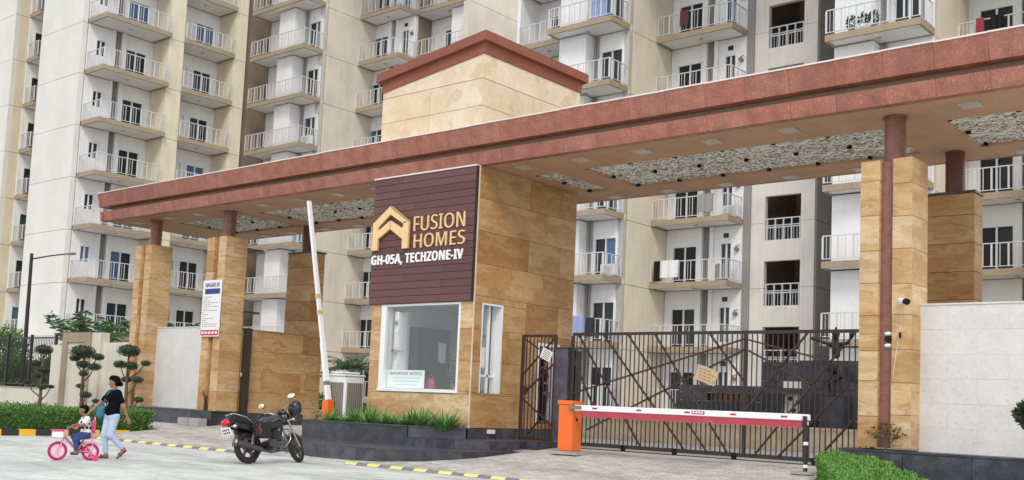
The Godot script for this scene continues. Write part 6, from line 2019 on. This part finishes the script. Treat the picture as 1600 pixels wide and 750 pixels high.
	return mesh

func joined(list: Array) -> ArrayMesh:
	var st := SurfaceTool.new()
	for i in list.size(): st.append_from(list[i], 0, Transform3D.IDENTITY)
	return st.commit()

func head_bones(c: Vector3, h: float, face: Vector3) -> Array:      # c: middle of the head, h: its height
	var F := face.normalized()
	var R := F.cross(Vector3.UP).normalized()
	var U := R.cross(F)
	var P := func(f: float, u: float, r: float) -> Vector3: return c + (F * f + U * u + R * r) * h
	return [[P.call(-0.08, 0.16, 0.0), P.call(0.05, 0.15, 0.0), 0.31 * h, 0.28 * h],
		[P.call(0.05, 0.0, 0.0), P.call(0.12, -0.22, 0.0), 0.25 * h, 0.17 * h],
		[P.call(0.17, -0.34, 0.0), P.call(0.19, -0.36, 0.0), 0.09 * h, 0.08 * h],
		[P.call(0.32, 0.04, 0.0), P.call(0.385, -0.09, 0.0), 0.028 * h, 0.05 * h],
		[P.call(0.37, -0.10, 0.04), P.call(0.37, -0.10, -0.04), 0.035 * h, 0.035 * h],
		[P.call(0.29, -0.22, 0.07), P.call(0.29, -0.22, -0.07), 0.035 * h, 0.035 * h],
		[P.call(0.22, 0.11, 0.16), P.call(0.22, 0.11, -0.16), 0.09 * h, 0.09 * h],
		[P.call(0.2, -0.08, 0.14), P.call(0.2, -0.08, -0.14), 0.09 * h, 0.09 * h],
		[P.call(-0.05, 0.05, 0.29), P.call(-0.03, -0.08, 0.28), 0.06 * h, 0.04 * h],
		[P.call(-0.05, 0.05, -0.29), P.call(-0.03, -0.08, -0.28), 0.06 * h, 0.04 * h]]

func face_parts(o: Node, c: Vector3, h: float, face: Vector3, lips: Material) -> void:
	var F := face.normalized()
	var R := F.cross(Vector3.UP).normalized()
	var U := R.cross(F)
	for s in [-1.0, 1.0]:
		var b := MB.new()
		b.t = Transform3D(Basis(R, U, F), c + (F * 0.285 + U * 0.015 + R * 0.125 * s) * h)
		b.ball(Vector3.ZERO, Vector3(0.055, 0.032, 0.03) * h, 10, 8)
		part("eye", b.done(), M.eye_white, o)
		b = MB.new()
		b.t = Transform3D(Basis(R, U, F), c + (F * 0.308 + U * 0.015 + R * 0.125 * s) * h)
		b.ball(Vector3.ZERO, Vector3(0.026, 0.028, 0.014) * h, 10, 8)
		part("iris", b.done(), M.hair, o)
		b = MB.new()
		b.tube([c + (F * 0.315 + U * 0.10 + R * 0.055 * s) * h, c + (F * 0.315 + U * 0.125 + R * 0.13 * s) * h, c + (F * 0.255 + U * 0.10 + R * 0.2 * s) * h], [0.014 * h, 0.017 * h, 0.008 * h], 6)
		part("eyebrow", b.done(), M.hair, o)
	var b := MB.new()
	b.tube([c + (F * 0.285 - U * 0.215 - R * 0.1) * h, c + (F * 0.325 - U * 0.21) * h, c + (F * 0.285 - U * 0.215 + R * 0.1) * h], [0.01 * h, 0.026 * h, 0.01 * h], 6)
	part("lips", b.done(), lips, o)

# a hand of five fingers: wrist w, direction of the fingers d, back of the hand n, side the thumb leaves t
func hand_bones(w: Vector3, d: Vector3, n: Vector3, t: Vector3, s: float, curl: float) -> Array:
	d = d.normalized(); n = n.normalized(); t = t.normalized()
	var out := []
	for k in 4: out.append([w + d * 0.015 * s + t * (0.018 - k * 0.012) * s, w + d * 0.082 * s + t * (0.030 - k * 0.020) * s, 0.014 * s, 0.0115 * s])
	var len := [0.072, 0.08, 0.074, 0.058]
	for k in 4:
		var p := w + d * 0.086 * s + t * (0.031 - k * 0.0207) * s
		var dir := d
		for j in 3:
			var bend := curl * (0.5 + 0.5 * j) + 0.06 * k
			dir = (d * cos(bend) - n * sin(bend)).normalized()
			var q: Vector3 = p + dir * float(len[k]) * [0.45, 0.31, 0.24][j] * s
			out.append([p, q, (0.0095 - 0.001 * j) * s, (0.0088 - 0.001 * j) * s])
			p = q
	var p := w + d * 0.02 * s + t * 0.028 * s
	var dir := (d * 0.6 + t * 0.8 - n * 0.15).normalized()
	for j in 3:
		var q: Vector3 = p + dir * [0.04, 0.03, 0.025][j] * s
		out.append([p, q, (0.0125 - 0.0012 * j) * s, (0.0115 - 0.0012 * j) * s])
		p = q
		dir = (dir + d * 0.45 - n * curl * 0.3).normalized()
	return out

func make_people() -> void:
	M.skin = plain("skin", c8(156, 112, 88), 0.6)
	M.skin.subsurf_scatter_enabled = true
	M.skin.subsurf_scatter_strength = 0.05
	M.skin_child = plain("skin_child", c8(142, 98, 74), 0.6)
	M.hair = plain("hair", c8(16, 14, 14), 0.7, 0.0, 0.2)
	M.eye_white = plain("eye_white", c8(222, 216, 208), 0.3)
	M.lips = plain("lips", c8(136, 76, 70), 0.5)
	M.shirt_black = plain("shirt_black", c8(22, 22, 30), 1.0, 0.0, 0.1)
	M.jeans_pale = plain("jeans_pale", c8(184, 198, 222), 0.9)
	M.jeans_blue = plain("jeans_blue", c8(52, 70, 122), 0.9)
	M.shirt_white = plain("shirt_white", c8(224, 218, 218), 0.9)
	M.teal = plain("teal", c8(44, 122, 140), 0.8)
	M.sandal = plain("sandal", c8(96, 78, 62), 0.7)
	M.print_grey = plain("print_grey", c8(150, 142, 130), 0.9)
	M.navy = plain("navy", c8(30, 36, 56), 1.0, 0.0, 0.15)
	M.pink = plain("pink", c8(222, 66, 128), 0.45)
	M.pink_pale = plain("pink_pale", c8(240, 170, 200), 0.45)
	M.magenta = plain("magenta", c8(180, 30, 92), 0.6)
	M.mauve = plain("mauve", c8(206, 116, 136), 0.4)
	var yaw := atan2(-0.97, -0.24)

	# woman walking, one hand on the bicycle's back rest
	var w := thing("person", "woman in black t-shirt and pale jeans walking behind the child's pink bicycle", "person", Vector3(-19.93, 0, -11.33), yaw)
	var hc := Vector3(0.0, 1.505, 0.0)
	var face := Vector3(1, -0.10, -0.05)
	var shL := Vector3(-0.06, 1.295, -0.158)
	var shR := Vector3(-0.02, 1.295, 0.158)
	var elL := Vector3(-0.17, 1.04, -0.225)
	var wrL := Vector3(-0.27, 0.83, -0.20)
	var elR := Vector3(0.17, 1.08, 0.20)
	var wrR := Vector3(0.37, 0.92, 0.10)
	var hpL := Vector3(-0.05, 0.84, -0.085)
	var hpR := Vector3(0.0, 0.84, 0.085)
	var knR := Vector3(0.07, 0.47, 0.085)
	var anR := Vector3(0.02, 0.09, 0.085)
	var knL := Vector3(0.0, 0.47, -0.08)
	var anL := Vector3(-0.26, 0.20, -0.08)
	var toeL := Vector3(-0.17, 0.045, -0.09)
	var body := [[Vector3(-0.03, 0.93, -0.05), Vector3(-0.03, 0.93, 0.05), 0.11, 0.11], [Vector3(-0.03, 1.08, -0.04), Vector3(-0.03, 1.08, 0.04), 0.095, 0.095], [Vector3(-0.03, 1.22, -0.06), Vector3(-0.03, 1.22, 0.06), 0.10, 0.10],
		[shL, shR, 0.055, 0.055], [Vector3(-0.045, 1.31, 0), Vector3(-0.02, 1.42, 0), 0.055, 0.048],
		[shL, elL, 0.047, 0.038], [elL, wrL, 0.038, 0.025], [shR, elR, 0.047, 0.038], [elR, wrR, 0.038, 0.025],
		[hpL, knL, 0.08, 0.052], [knL, anL, 0.05, 0.033], [hpR, knR, 0.08, 0.052], [knR, anR, 0.05, 0.033],
		[anR + Vector3(-0.03, -0.04, 0), Vector3(0.13, 0.03, 0.095), 0.034, 0.026], [anL + Vector3(-0.02, -0.01, 0), toeL, 0.034, 0.026]]
	var meshes := [sdf(body, 0.014, 0.016), sdf(head_bones(hc, 0.225, face) + [[Vector3(-0.02, 1.36, 0), Vector3(-0.02, 1.44, 0), 0.05, 0.048]], 0.006, 0.008)]
	meshes.append(sdf([[elL.lerp(wrL, 0.85), wrL, 0.027, 0.024]] + hand_bones(wrL, wrL - elL, Vector3(0.1, 0.0, -1), Vector3(0.9, -0.2, 0), 0.95, 0.35), 0.0045, 0.004))
	meshes.append(sdf([[elR.lerp(wrR, 0.85), wrR, 0.027, 0.024]] + hand_bones(wrR, wrR - elR, Vector3(0.2, 1, 0.2), Vector3(0.2, 0, -1), 0.95, 0.75), 0.0045, 0.004))
	part("body", joined(meshes), M.skin, w)
	var shirt := part("t_shirt", sdf([[Vector3(-0.03, 0.90, -0.055), Vector3(-0.03, 0.90, 0.055), 0.128, 0.128], [Vector3(-0.03, 1.05, -0.05), Vector3(-0.03, 1.05, 0.05), 0.118, 0.118], [Vector3(-0.025, 1.20, -0.07), Vector3(-0.025, 1.20, 0.07), 0.118, 0.118],
		[shL + Vector3(0, 0.0, 0.03), shR - Vector3(0, 0.0, 0.03), 0.068, 0.068], [shL, shL.lerp(elL, 0.62), 0.066, 0.062], [shR, shR.lerp(elR, 0.62), 0.066, 0.062], [Vector3(0.05, 1.19, -0.06), Vector3(0.05, 1.19, 0.06), 0.07, 0.07]], 0.013, 0.022), M.shirt_black, w)
	var b := MB.new()
	b.t = Transform3D(Basis(Vector3.UP, PI / 2 + 0.3), Vector3(0.095, 1.14, -0.055))
	for q in [[-0.03, 0.03, 0.05, 0.03], [0.0, 0.0, 0.07, 0.025], [0.01, -0.05, 0.04, 0.03], [-0.02, -0.09, 0.08, 0.012]]: b.soft(q[0] - q[2] / 2, q[0] + q[2] / 2, q[1] - q[3] / 2, q[1] + q[3] / 2, -0.01, 0.014, 0.004)
	part("chest_print", b.done(), M.print_grey, shirt)
	part("jeans", sdf([[Vector3(-0.03, 0.87, -0.055), Vector3(-0.03, 0.87, 0.055), 0.118, 0.118], [hpL, knL, 0.098, 0.068], [knL, anL.lerp(knL, 0.12), 0.064, 0.05], [hpR, knR, 0.098, 0.068], [knR, anR.lerp(knR, 0.1), 0.064, 0.052]], 0.013, 0.016), M.jeans_pale, w)
	part("hair", sdf([[Vector3(-0.045, 1.56, 0), Vector3(0.01, 1.58, 0), 0.088, 0.075], [Vector3(-0.06, 1.53, 0), Vector3(-0.07, 1.47, 0), 0.074, 0.05], [Vector3(-0.03, 1.55, 0.058), Vector3(-0.06, 1.50, 0.05), 0.032, 0.03], [Vector3(-0.03, 1.55, -0.058), Vector3(-0.06, 1.50, -0.05), 0.032, 0.03], [Vector3(-0.14, 1.49, 0.0), Vector3(-0.155, 1.475, 0.0), 0.046, 0.042]], 0.008, 0.012), M.hair, w)
	face_parts(w, hc, 0.225, face, M.lips)
	for q in [[anR + Vector3(-0.05, -0.075, 0), Vector3(0.17, 0.012, 0.095), Vector3(0, 0, 1)], [anL + Vector3(-0.065, -0.03, 0), toeL + Vector3(0.02, -0.035, 0), Vector3(0, 0, 1)]]:
		b = MB.new()
		b.beam(q[0], q[1], 0.085, 0.02)
		var mid: Vector3 = (q[0] as Vector3).lerp(q[1], 0.68)
		b.ring(mid + Vector3(0.0, 0.025, 0), ((q[1] as Vector3) - (q[0] as Vector3)).normalized(), 0.042, 0.012, 14, 6)
		part("sandal", b.done(), M.sandal, w)
	var bag := thing("shoulder_bag", "teal cloth bag hanging at the walking woman's far side", "bag")
	bag.transform = w.transform
	part("pouch", sdf([[Vector3(0.13, 1.0, 0.10), Vector3(0.16, 0.86, 0.12), 0.05, 0.07], [Vector3(0.20, 0.98, 0.12), Vector3(0.20, 0.86, 0.12), 0.04, 0.05]], 0.01, 0.02), M.teal, bag)
	b = MB.new()
	b.tube([Vector3(0.15, 1.0, 0.11), Vector3(0.11, 1.2, 0.05), Vector3(0.045, 1.36, -0.02), Vector3(-0.06, 1.375, -0.07)], [0.016], 6)
	part("strap", b.done(), M.teal, bag)

	# bicycle
	var k := thing("child_bicycle", "small pink child's bicycle with training wheels and white front basket", "bicycle", Vector3(-19.53, 0, -10.70), yaw)
	k.position = Vector3(-19.50, 0, -10.72)
	for q in [[0.0, 0.165], [0.60, 0.178]]:
		var c := Vector3(q[0], q[1], 0)
		b = MB.new()
		b.ring(c, Vector3.BACK, q[1] - 0.026, 0.026, 32, 8)
		var wh := part("wheel", b.done(), M.magenta, k)
		b = MB.new()
		b.ring(c, Vector3.BACK, q[1] - 0.055, 0.011, 28, 6)
		part("rim", b.done(), M.pink_pale, wh)
		b = MB.new()
		for i in 6:
			var a := TAU * i / 6.0 + 0.2
			b.beam(c + Vector3(cos(a), sin(a), 0) * 0.015, c + Vector3(cos(a), sin(a), 0) * (float(q[1]) - 0.055), 0.016, 0.026, Vector3.BACK)
		b.cyl(c + Vector3(0, 0, -0.04), c + Vector3(0, 0, 0.04), 0.025, 0.025, 12)
		part("spokes", b.done(), M.pink_pale, wh)
	for s in [-1, 1]:
		var c := Vector3(-0.06, 0.06, s * 0.15)
		b = MB.new()
		b.ring(c, Vector3.BACK, 0.045, 0.016, 20, 8)
		b.cyl(c + Vector3(0, 0, -0.012), c + Vector3(0, 0, 0.012), 0.04, 0.04, 16)
		part("training_wheel", b.done(), M.pink, k)
		b = MB.new()
		b.tube([Vector3(0, 0.165, s * 0.05), Vector3(-0.03, 0.13, s * 0.12), c], [0.008], 6)
		part("training_strut", b.done(), M.pink_pale, k)
	b = MB.new()
	b.tube([Vector3(0.485, 0.44, 0), Vector3(0.30, 0.24, 0), Vector3(0.24, 0.17, 0)], [0.024, 0.022, 0.02], 10)
	b.tube([Vector3(0.24, 0.17, 0), Vector3(0.13, 0.42, 0)], [0.02], 10)
	b.tube([Vector3(0.24, 0.17, 0.03), Vector3(0.0, 0.165, 0.045)], [0.012], 8)
	b.tube([Vector3(0.24, 0.17, -0.03), Vector3(0.0, 0.165, -0.045)], [0.012], 8)
	b.tube([Vector3(0.16, 0.36, 0.02), Vector3(0.0, 0.165, 0.045)], [0.01], 8)
	b.tube([Vector3(0.16, 0.36, -0.02), Vector3(0.0, 0.165, -0.045)], [0.01], 8)
	part("frame", b.done(), M.mauve, k)
	b = MB.new()
	for s in [-0.04, 0.04]: b.tube([Vector3(0.60, 0.178, s), Vector3(0.53, 0.36, s), Vector3(0.49, 0.42, s * 0.3)], [0.012], 8)
	b.tube([Vector3(0.50, 0.38, 0), Vector3(0.455, 0.56, 0)], [0.018], 8)
	part("fork", b.done(), M.pink_pale, k)
	b = MB.new()
	b.tube([Vector3(0.36, 0.62, -0.23), Vector3(0.42, 0.63, -0.12), Vector3(0.455, 0.56, 0), Vector3(0.42, 0.63, 0.12), Vector3(0.36, 0.62, 0.23)], [0.011], 8)
	part("handlebar", b.done(), M.fan_grey, k)
	for s in [-1, 1]:
		b = MB.new()
		b.tube([Vector3(0.33, 0.615, s * 0.26), Vector3(0.38, 0.625, s * 0.19)], [0.018], 8)
		part("grip", b.done(), M.pink, k)
	b = MB.new()
	b.soft(0.53, 0.70, 0.42, 0.56, -0.12, 0.12, 0.02)
	part("basket", b.done(), M.frame_white, k)
	slab("basket_rim", k, Vector3(0.615, 0.565, 0), Vector3(0.19, 0.025, 0.26), M.pink)
	part("saddle", sdf([[Vector3(0.22, 0.45, 0), Vector3(0.1, 0.45, 0), 0.03, 0.045], [Vector3(0.1, 0.45, 0.04), Vector3(0.06, 0.45, 0.04), 0.04, 0.045], [Vector3(0.1, 0.45, -0.04), Vector3(0.06, 0.45, -0.04), 0.04, 0.045]], 0.01, 0.015), M.magenta, k)
	b = MB.new()
	b.soft(-0.045, -0.01, 0.52, 0.76, -0.10, 0.10, 0.015)
	part("back_rest", b.done(), M.pink, k)
	b = MB.new()
	for s in [-0.07, 0.07]: b.tube([Vector3(0.0, 0.2, s), Vector3(-0.03, 0.4, s), Vector3(-0.03, 0.56, s)], [0.008], 6)
	b.tube([Vector3(-0.03, 0.76, -0.07), Vector3(-0.04, 0.83, 0.0), Vector3(-0.03, 0.76, 0.07)], [0.01], 6)
	part("back_rest_frame", b.done(), M.pink_pale, k)
	b = MB.new()
	b.soft(0.02, 0.30, 0.13, 0.215, 0.045, 0.065, 0.01)
	b.soft(-0.1, 0.1, 0.325, 0.36, -0.045, 0.045, 0.01)
	part("chain_guard", b.done(), M.pink_pale, k)
	b = MB.new()
	b.tube([Vector3(0.24, 0.17, -0.06), Vector3(0.24, 0.17, 0.06)], [0.012], 8)
	b.beam(Vector3(0.24, 0.17, -0.07), Vector3(0.32, 0.12, -0.07), 0.015, 0.015, Vector3.BACK)
	b.beam(Vector3(0.24, 0.17, 0.07), Vector3(0.16, 0.22, 0.07), 0.015, 0.015, Vector3.BACK)
	b.bx(0.28, 0.36, 0.11, 0.13, -0.14, -0.07)
	b.bx(0.12, 0.20, 0.21, 0.23, 0.07, 0.14)
	part("pedals", b.done(), M.seat_black, k)

	# child
	var c := thing("person", "small child in a white printed top and blue jeans sitting on the pink bicycle", "person", k.position, yaw)
	var ch := Vector3(0.19, 0.945, 0.0)
	var cs := [Vector3(0.13, 0.79, -0.095), Vector3(0.13, 0.79, 0.095)]
	var ce := [Vector3(0.20, 0.68, -0.16), Vector3(0.20, 0.68, 0.16)]
	var cw := [Vector3(0.325, 0.645, -0.20), Vector3(0.325, 0.645, 0.20)]
	var ck := [Vector3(0.32, 0.40, -0.10), Vector3(0.30, 0.44, 0.10)]
	var ca := [Vector3(0.28, 0.18, -0.105), Vector3(0.15, 0.27, 0.105)]
	var cb := [[Vector3(0.11, 0.53, -0.03), Vector3(0.11, 0.53, 0.03), 0.075, 0.075], [Vector3(0.12, 0.68, -0.03), Vector3(0.12, 0.68, 0.03), 0.072, 0.072], [cs[0], cs[1], 0.04, 0.04], [Vector3(0.14, 0.80, 0), Vector3(0.165, 0.87, 0), 0.04, 0.038]]
	for i in 2:
		cb.append([cs[i], ce[i], 0.033, 0.028])
		cb.append([ce[i], cw[i], 0.027, 0.02])
		cb.append([Vector3(0.12, 0.5, -0.05 + i * 0.1), ck[i], 0.058, 0.04])
		cb.append([ck[i], ca[i], 0.038, 0.027])
		cb.append([ca[i] + Vector3(-0.01, -0.03, 0), ca[i] + Vector3(0.09, -0.035, 0), 0.026, 0.022])
	var cm := [sdf(cb, 0.011, 0.012), sdf(head_bones(ch, 0.185, Vector3(1, -0.05, 0.05)), 0.0055, 0.007)]
	for i in 2: cm.append(sdf([[ce[i].lerp(cw[i], 0.85), cw[i], 0.021, 0.018]] + hand_bones(cw[i] - (cw[i] - ce[i]).normalized() * 0.02, cw[i] - ce[i] + Vector3(0, -0.02, 0), Vector3(0.2, 1, 0), Vector3(0, 0, 1.0 - 2.0 * i), 0.62, 0.95), 0.004, 0.003))
	part("body", joined(cm), M.skin_child, c)
	var top := part("printed_top", sdf([[Vector3(0.11, 0.55, -0.035), Vector3(0.11, 0.55, 0.035), 0.09, 0.09], [Vector3(0.12, 0.69, -0.04), Vector3(0.12, 0.69, 0.04), 0.085, 0.085], [cs[0], cs[1], 0.05, 0.05], [cs[0], cs[0].lerp(ce[0], 0.7), 0.046, 0.042], [cs[1], cs[1].lerp(ce[1], 0.7), 0.046, 0.042]], 0.01, 0.015), M.shirt_white, c)
	b = MB.new()
	for q in [[0.16, 0.70, -0.09, 0.03], [0.13, 0.63, -0.12, 0.028], [0.19, 0.62, -0.07, 0.026], [0.09, 0.70, -0.12, 0.022], [0.195, 0.72, 0.0, 0.03], [0.20, 0.64, 0.03, 0.026], [0.06, 0.62, -0.11, 0.024]]: b.ball(Vector3(q[0], q[1], q[2]), Vector3.ONE * float(q[3]), 8, 6)
	part("print", b.done(), M.navy, top)
	part("jeans", sdf([[Vector3(0.11, 0.515, -0.035), Vector3(0.11, 0.515, 0.035), 0.088, 0.088], [Vector3(0.12, 0.5, -0.05), ck[0], 0.068, 0.05], [ck[0], ca[0].lerp(ck[0], 0.12), 0.048, 0.038], [Vector3(0.12, 0.5, 0.05), ck[1], 0.068, 0.05], [ck[1], ca[1].lerp(ck[1], 0.12), 0.048, 0.038]], 0.01, 0.012), M.jeans_blue, c)
	part("hair", sdf([[ch + Vector3(-0.03, 0.045, 0), ch + Vector3(0.015, 0.06, 0), 0.07, 0.052], [ch + Vector3(-0.045, 0.02, 0), ch + Vector3(-0.045, -0.02, 0), 0.056, 0.045]], 0.007, 0.01), M.hair, c)
	face_parts(c, ch, 0.185, Vector3(1, -0.05, 0.05), M.lips)
	for i in 2:
		b = MB.new()
		var p: Vector3 = ca[i]
		b.soft(p.x - 0.04, p.x + 0.115, p.y - 0.07, p.y - 0.02, p.z - 0.034, p.z + 0.034, 0.015)
		part("shoe", b.done(), M.sandal, c)

	# guard standing behind the small gate
	var gd := thing("person", "person in dark clothes standing behind the narrow pedestrian gate", "person", Vector3(-17.74, 0.95, -22.34), 0.5)
	var gh := Vector3(0.02, 1.56, 0)
	var gs := [Vector3(0, 1.37, -0.19), Vector3(0, 1.37, 0.19)]
	var ge := [Vector3(-0.03, 1.10, -0.24), Vector3(-0.03, 1.10, 0.24)]
	var gw := [Vector3(0.06, 0.86, -0.22), Vector3(0.06, 0.86, 0.22)]
	var gb := [[gs[0], gs[1], 0.06, 0.06], [Vector3(0, 1.0, -0.06), Vector3(0, 1.0, 0.06), 0.11, 0.11], [Vector3(0, 1.25, -0.08), Vector3(0, 1.25, 0.08), 0.11, 0.11], [Vector3(-0.01, 1.38, 0), Vector3(0.0, 1.48, 0), 0.058, 0.052]]
	var gt := [[Vector3(0, 0.92, -0.06), Vector3(0, 0.92, 0.06), 0.125, 0.125]]
	for i in 2:
		var z := -0.1 + 0.2 * i
		gb.append([gs[i], ge[i], 0.05, 0.042]); gb.append([ge[i], gw[i], 0.04, 0.028])
		gb.append([Vector3(0, 0.9, z), Vector3(0.01, 0.48, z), 0.08, 0.055]); gb.append([Vector3(0.01, 0.48, z), Vector3(-0.01, 0.08, z), 0.05, 0.035])
		gb.append([Vector3(-0.03, 0.045, z), Vector3(0.16, 0.035, z), 0.04, 0.034])
		gt.append([Vector3(0, 0.9, z), Vector3(0.01, 0.48, z), 0.10, 0.075]); gt.append([Vector3(0.01, 0.48, z), Vector3(-0.01, 0.1, z), 0.07, 0.058])
	var gm := [sdf(gb, 0.015, 0.018), sdf(head_bones(gh, 0.235, Vector3(1, 0, 0)), 0.008, 0.009)]
	for i in 2: gm.append(sdf([[ge[i].lerp(gw[i], 0.85), gw[i], 0.03, 0.027]] + hand_bones(gw[i], gw[i] - ge[i], Vector3(0, 0, -1.0 + 2.0 * i), Vector3(1, 0, 0), 1.05, 0.4), 0.006, 0.005))
	part("body", joined(gm), M.skin_child, gd)
	part("shirt", sdf([[Vector3(0, 0.95, -0.07), Vector3(0, 0.95, 0.07), 0.128, 0.128], [Vector3(0, 1.24, -0.09), Vector3(0, 1.24, 0.09), 0.128, 0.128], [gs[0], gs[1], 0.075, 0.075], [gs[0], ge[0], 0.068, 0.056], [gs[1], ge[1], 0.068, 0.056], [ge[0], gw[0], 0.054, 0.042], [ge[1], gw[1], 0.054, 0.042]], 0.015, 0.022), M.navy, gd)
	part("trousers", sdf(gt, 0.015, 0.018), M.black_plastic, gd)
	part("hair", sdf([[gh + Vector3(-0.035, 0.055, 0), gh + Vector3(0.015, 0.075, 0), 0.088, 0.07], [gh + Vector3(-0.05, 0.02, 0), gh + Vector3(-0.055, -0.03, 0), 0.07, 0.055]], 0.009, 0.012), M.hair, gd)
	face_parts(gd, gh, 0.235, Vector3(1, 0, 0), M.lips)

	# bronze dancer on the feature wall
	var d := thing("dancer_statue", "dark bronze dancer statue with outstretched arms before the granite feature wall", "statue", Vector3(-12.95, 2.0, -29.9))
	var db := [[Vector3(0, 0.95, -0.04), Vector3(0, 0.95, 0.04), 0.12, 0.12], [Vector3(0.02, 1.25, 0), Vector3(0.0, 1.45, 0), 0.11, 0.12], [Vector3(-0.17, 1.55, 0), Vector3(0.17, 1.55, 0), 0.06, 0.06], [Vector3(0, 1.6, 0), Vector3(0, 1.85, 0), 0.05, 0.11], [Vector3(0, 1.9, 0), Vector3(0, 2.04, 0), 0.07, 0.03],
		[Vector3(-0.17, 1.55, 0), Vector3(-0.38, 1.62, 0.03), 0.05, 0.04], [Vector3(-0.38, 1.62, 0.03), Vector3(-0.52, 1.68, 0.1), 0.04, 0.03], [Vector3(0.17, 1.55, 0), Vector3(0.36, 1.58, 0.05), 0.05, 0.04], [Vector3(0.36, 1.58, 0.05), Vector3(0.52, 1.76, 0.1), 0.04, 0.03],
		[Vector3(-0.08, 0.9, 0), Vector3(-0.16, 0.5, 0.15), 0.1, 0.07], [Vector3(-0.16, 0.5, 0.15), Vector3(-0.05, 0.08, 0.02), 0.065, 0.045], [Vector3(0.09, 0.9, 0), Vector3(0.28, 0.62, 0.2), 0.1, 0.07], [Vector3(0.28, 0.62, 0.2), Vector3(-0.02, 0.45, 0.26), 0.065, 0.045],
		[Vector3(-0.05, 0.06, 0.02), Vector3(0.08, 0.04, 0.14), 0.045, 0.035], [Vector3(-0.02, 0.45, 0.26), Vector3(-0.1, 0.38, 0.36), 0.045, 0.03], [Vector3(-0.1, 0.85, 0.02), Vector3(0.12, 0.85, 0.02), 0.15, 0.15]]
	part("figure", sdf(db + hand_bones(Vector3(-0.52, 1.68, 0.1), Vector3(-1, 0.4, 0.2), Vector3.UP, Vector3.BACK, 1.0, 0.2) + hand_bones(Vector3(0.52, 1.76, 0.1), Vector3(0.4, 1, 0.1), Vector3.RIGHT, Vector3.BACK, 1.0, 0.2), 0.016, 0.02), M.bronze, d)
	slab("pedestal", d, Vector3(0, -0.45, 0.03), Vector3(0.6, 0.95, 0.5), M.granite0, true)
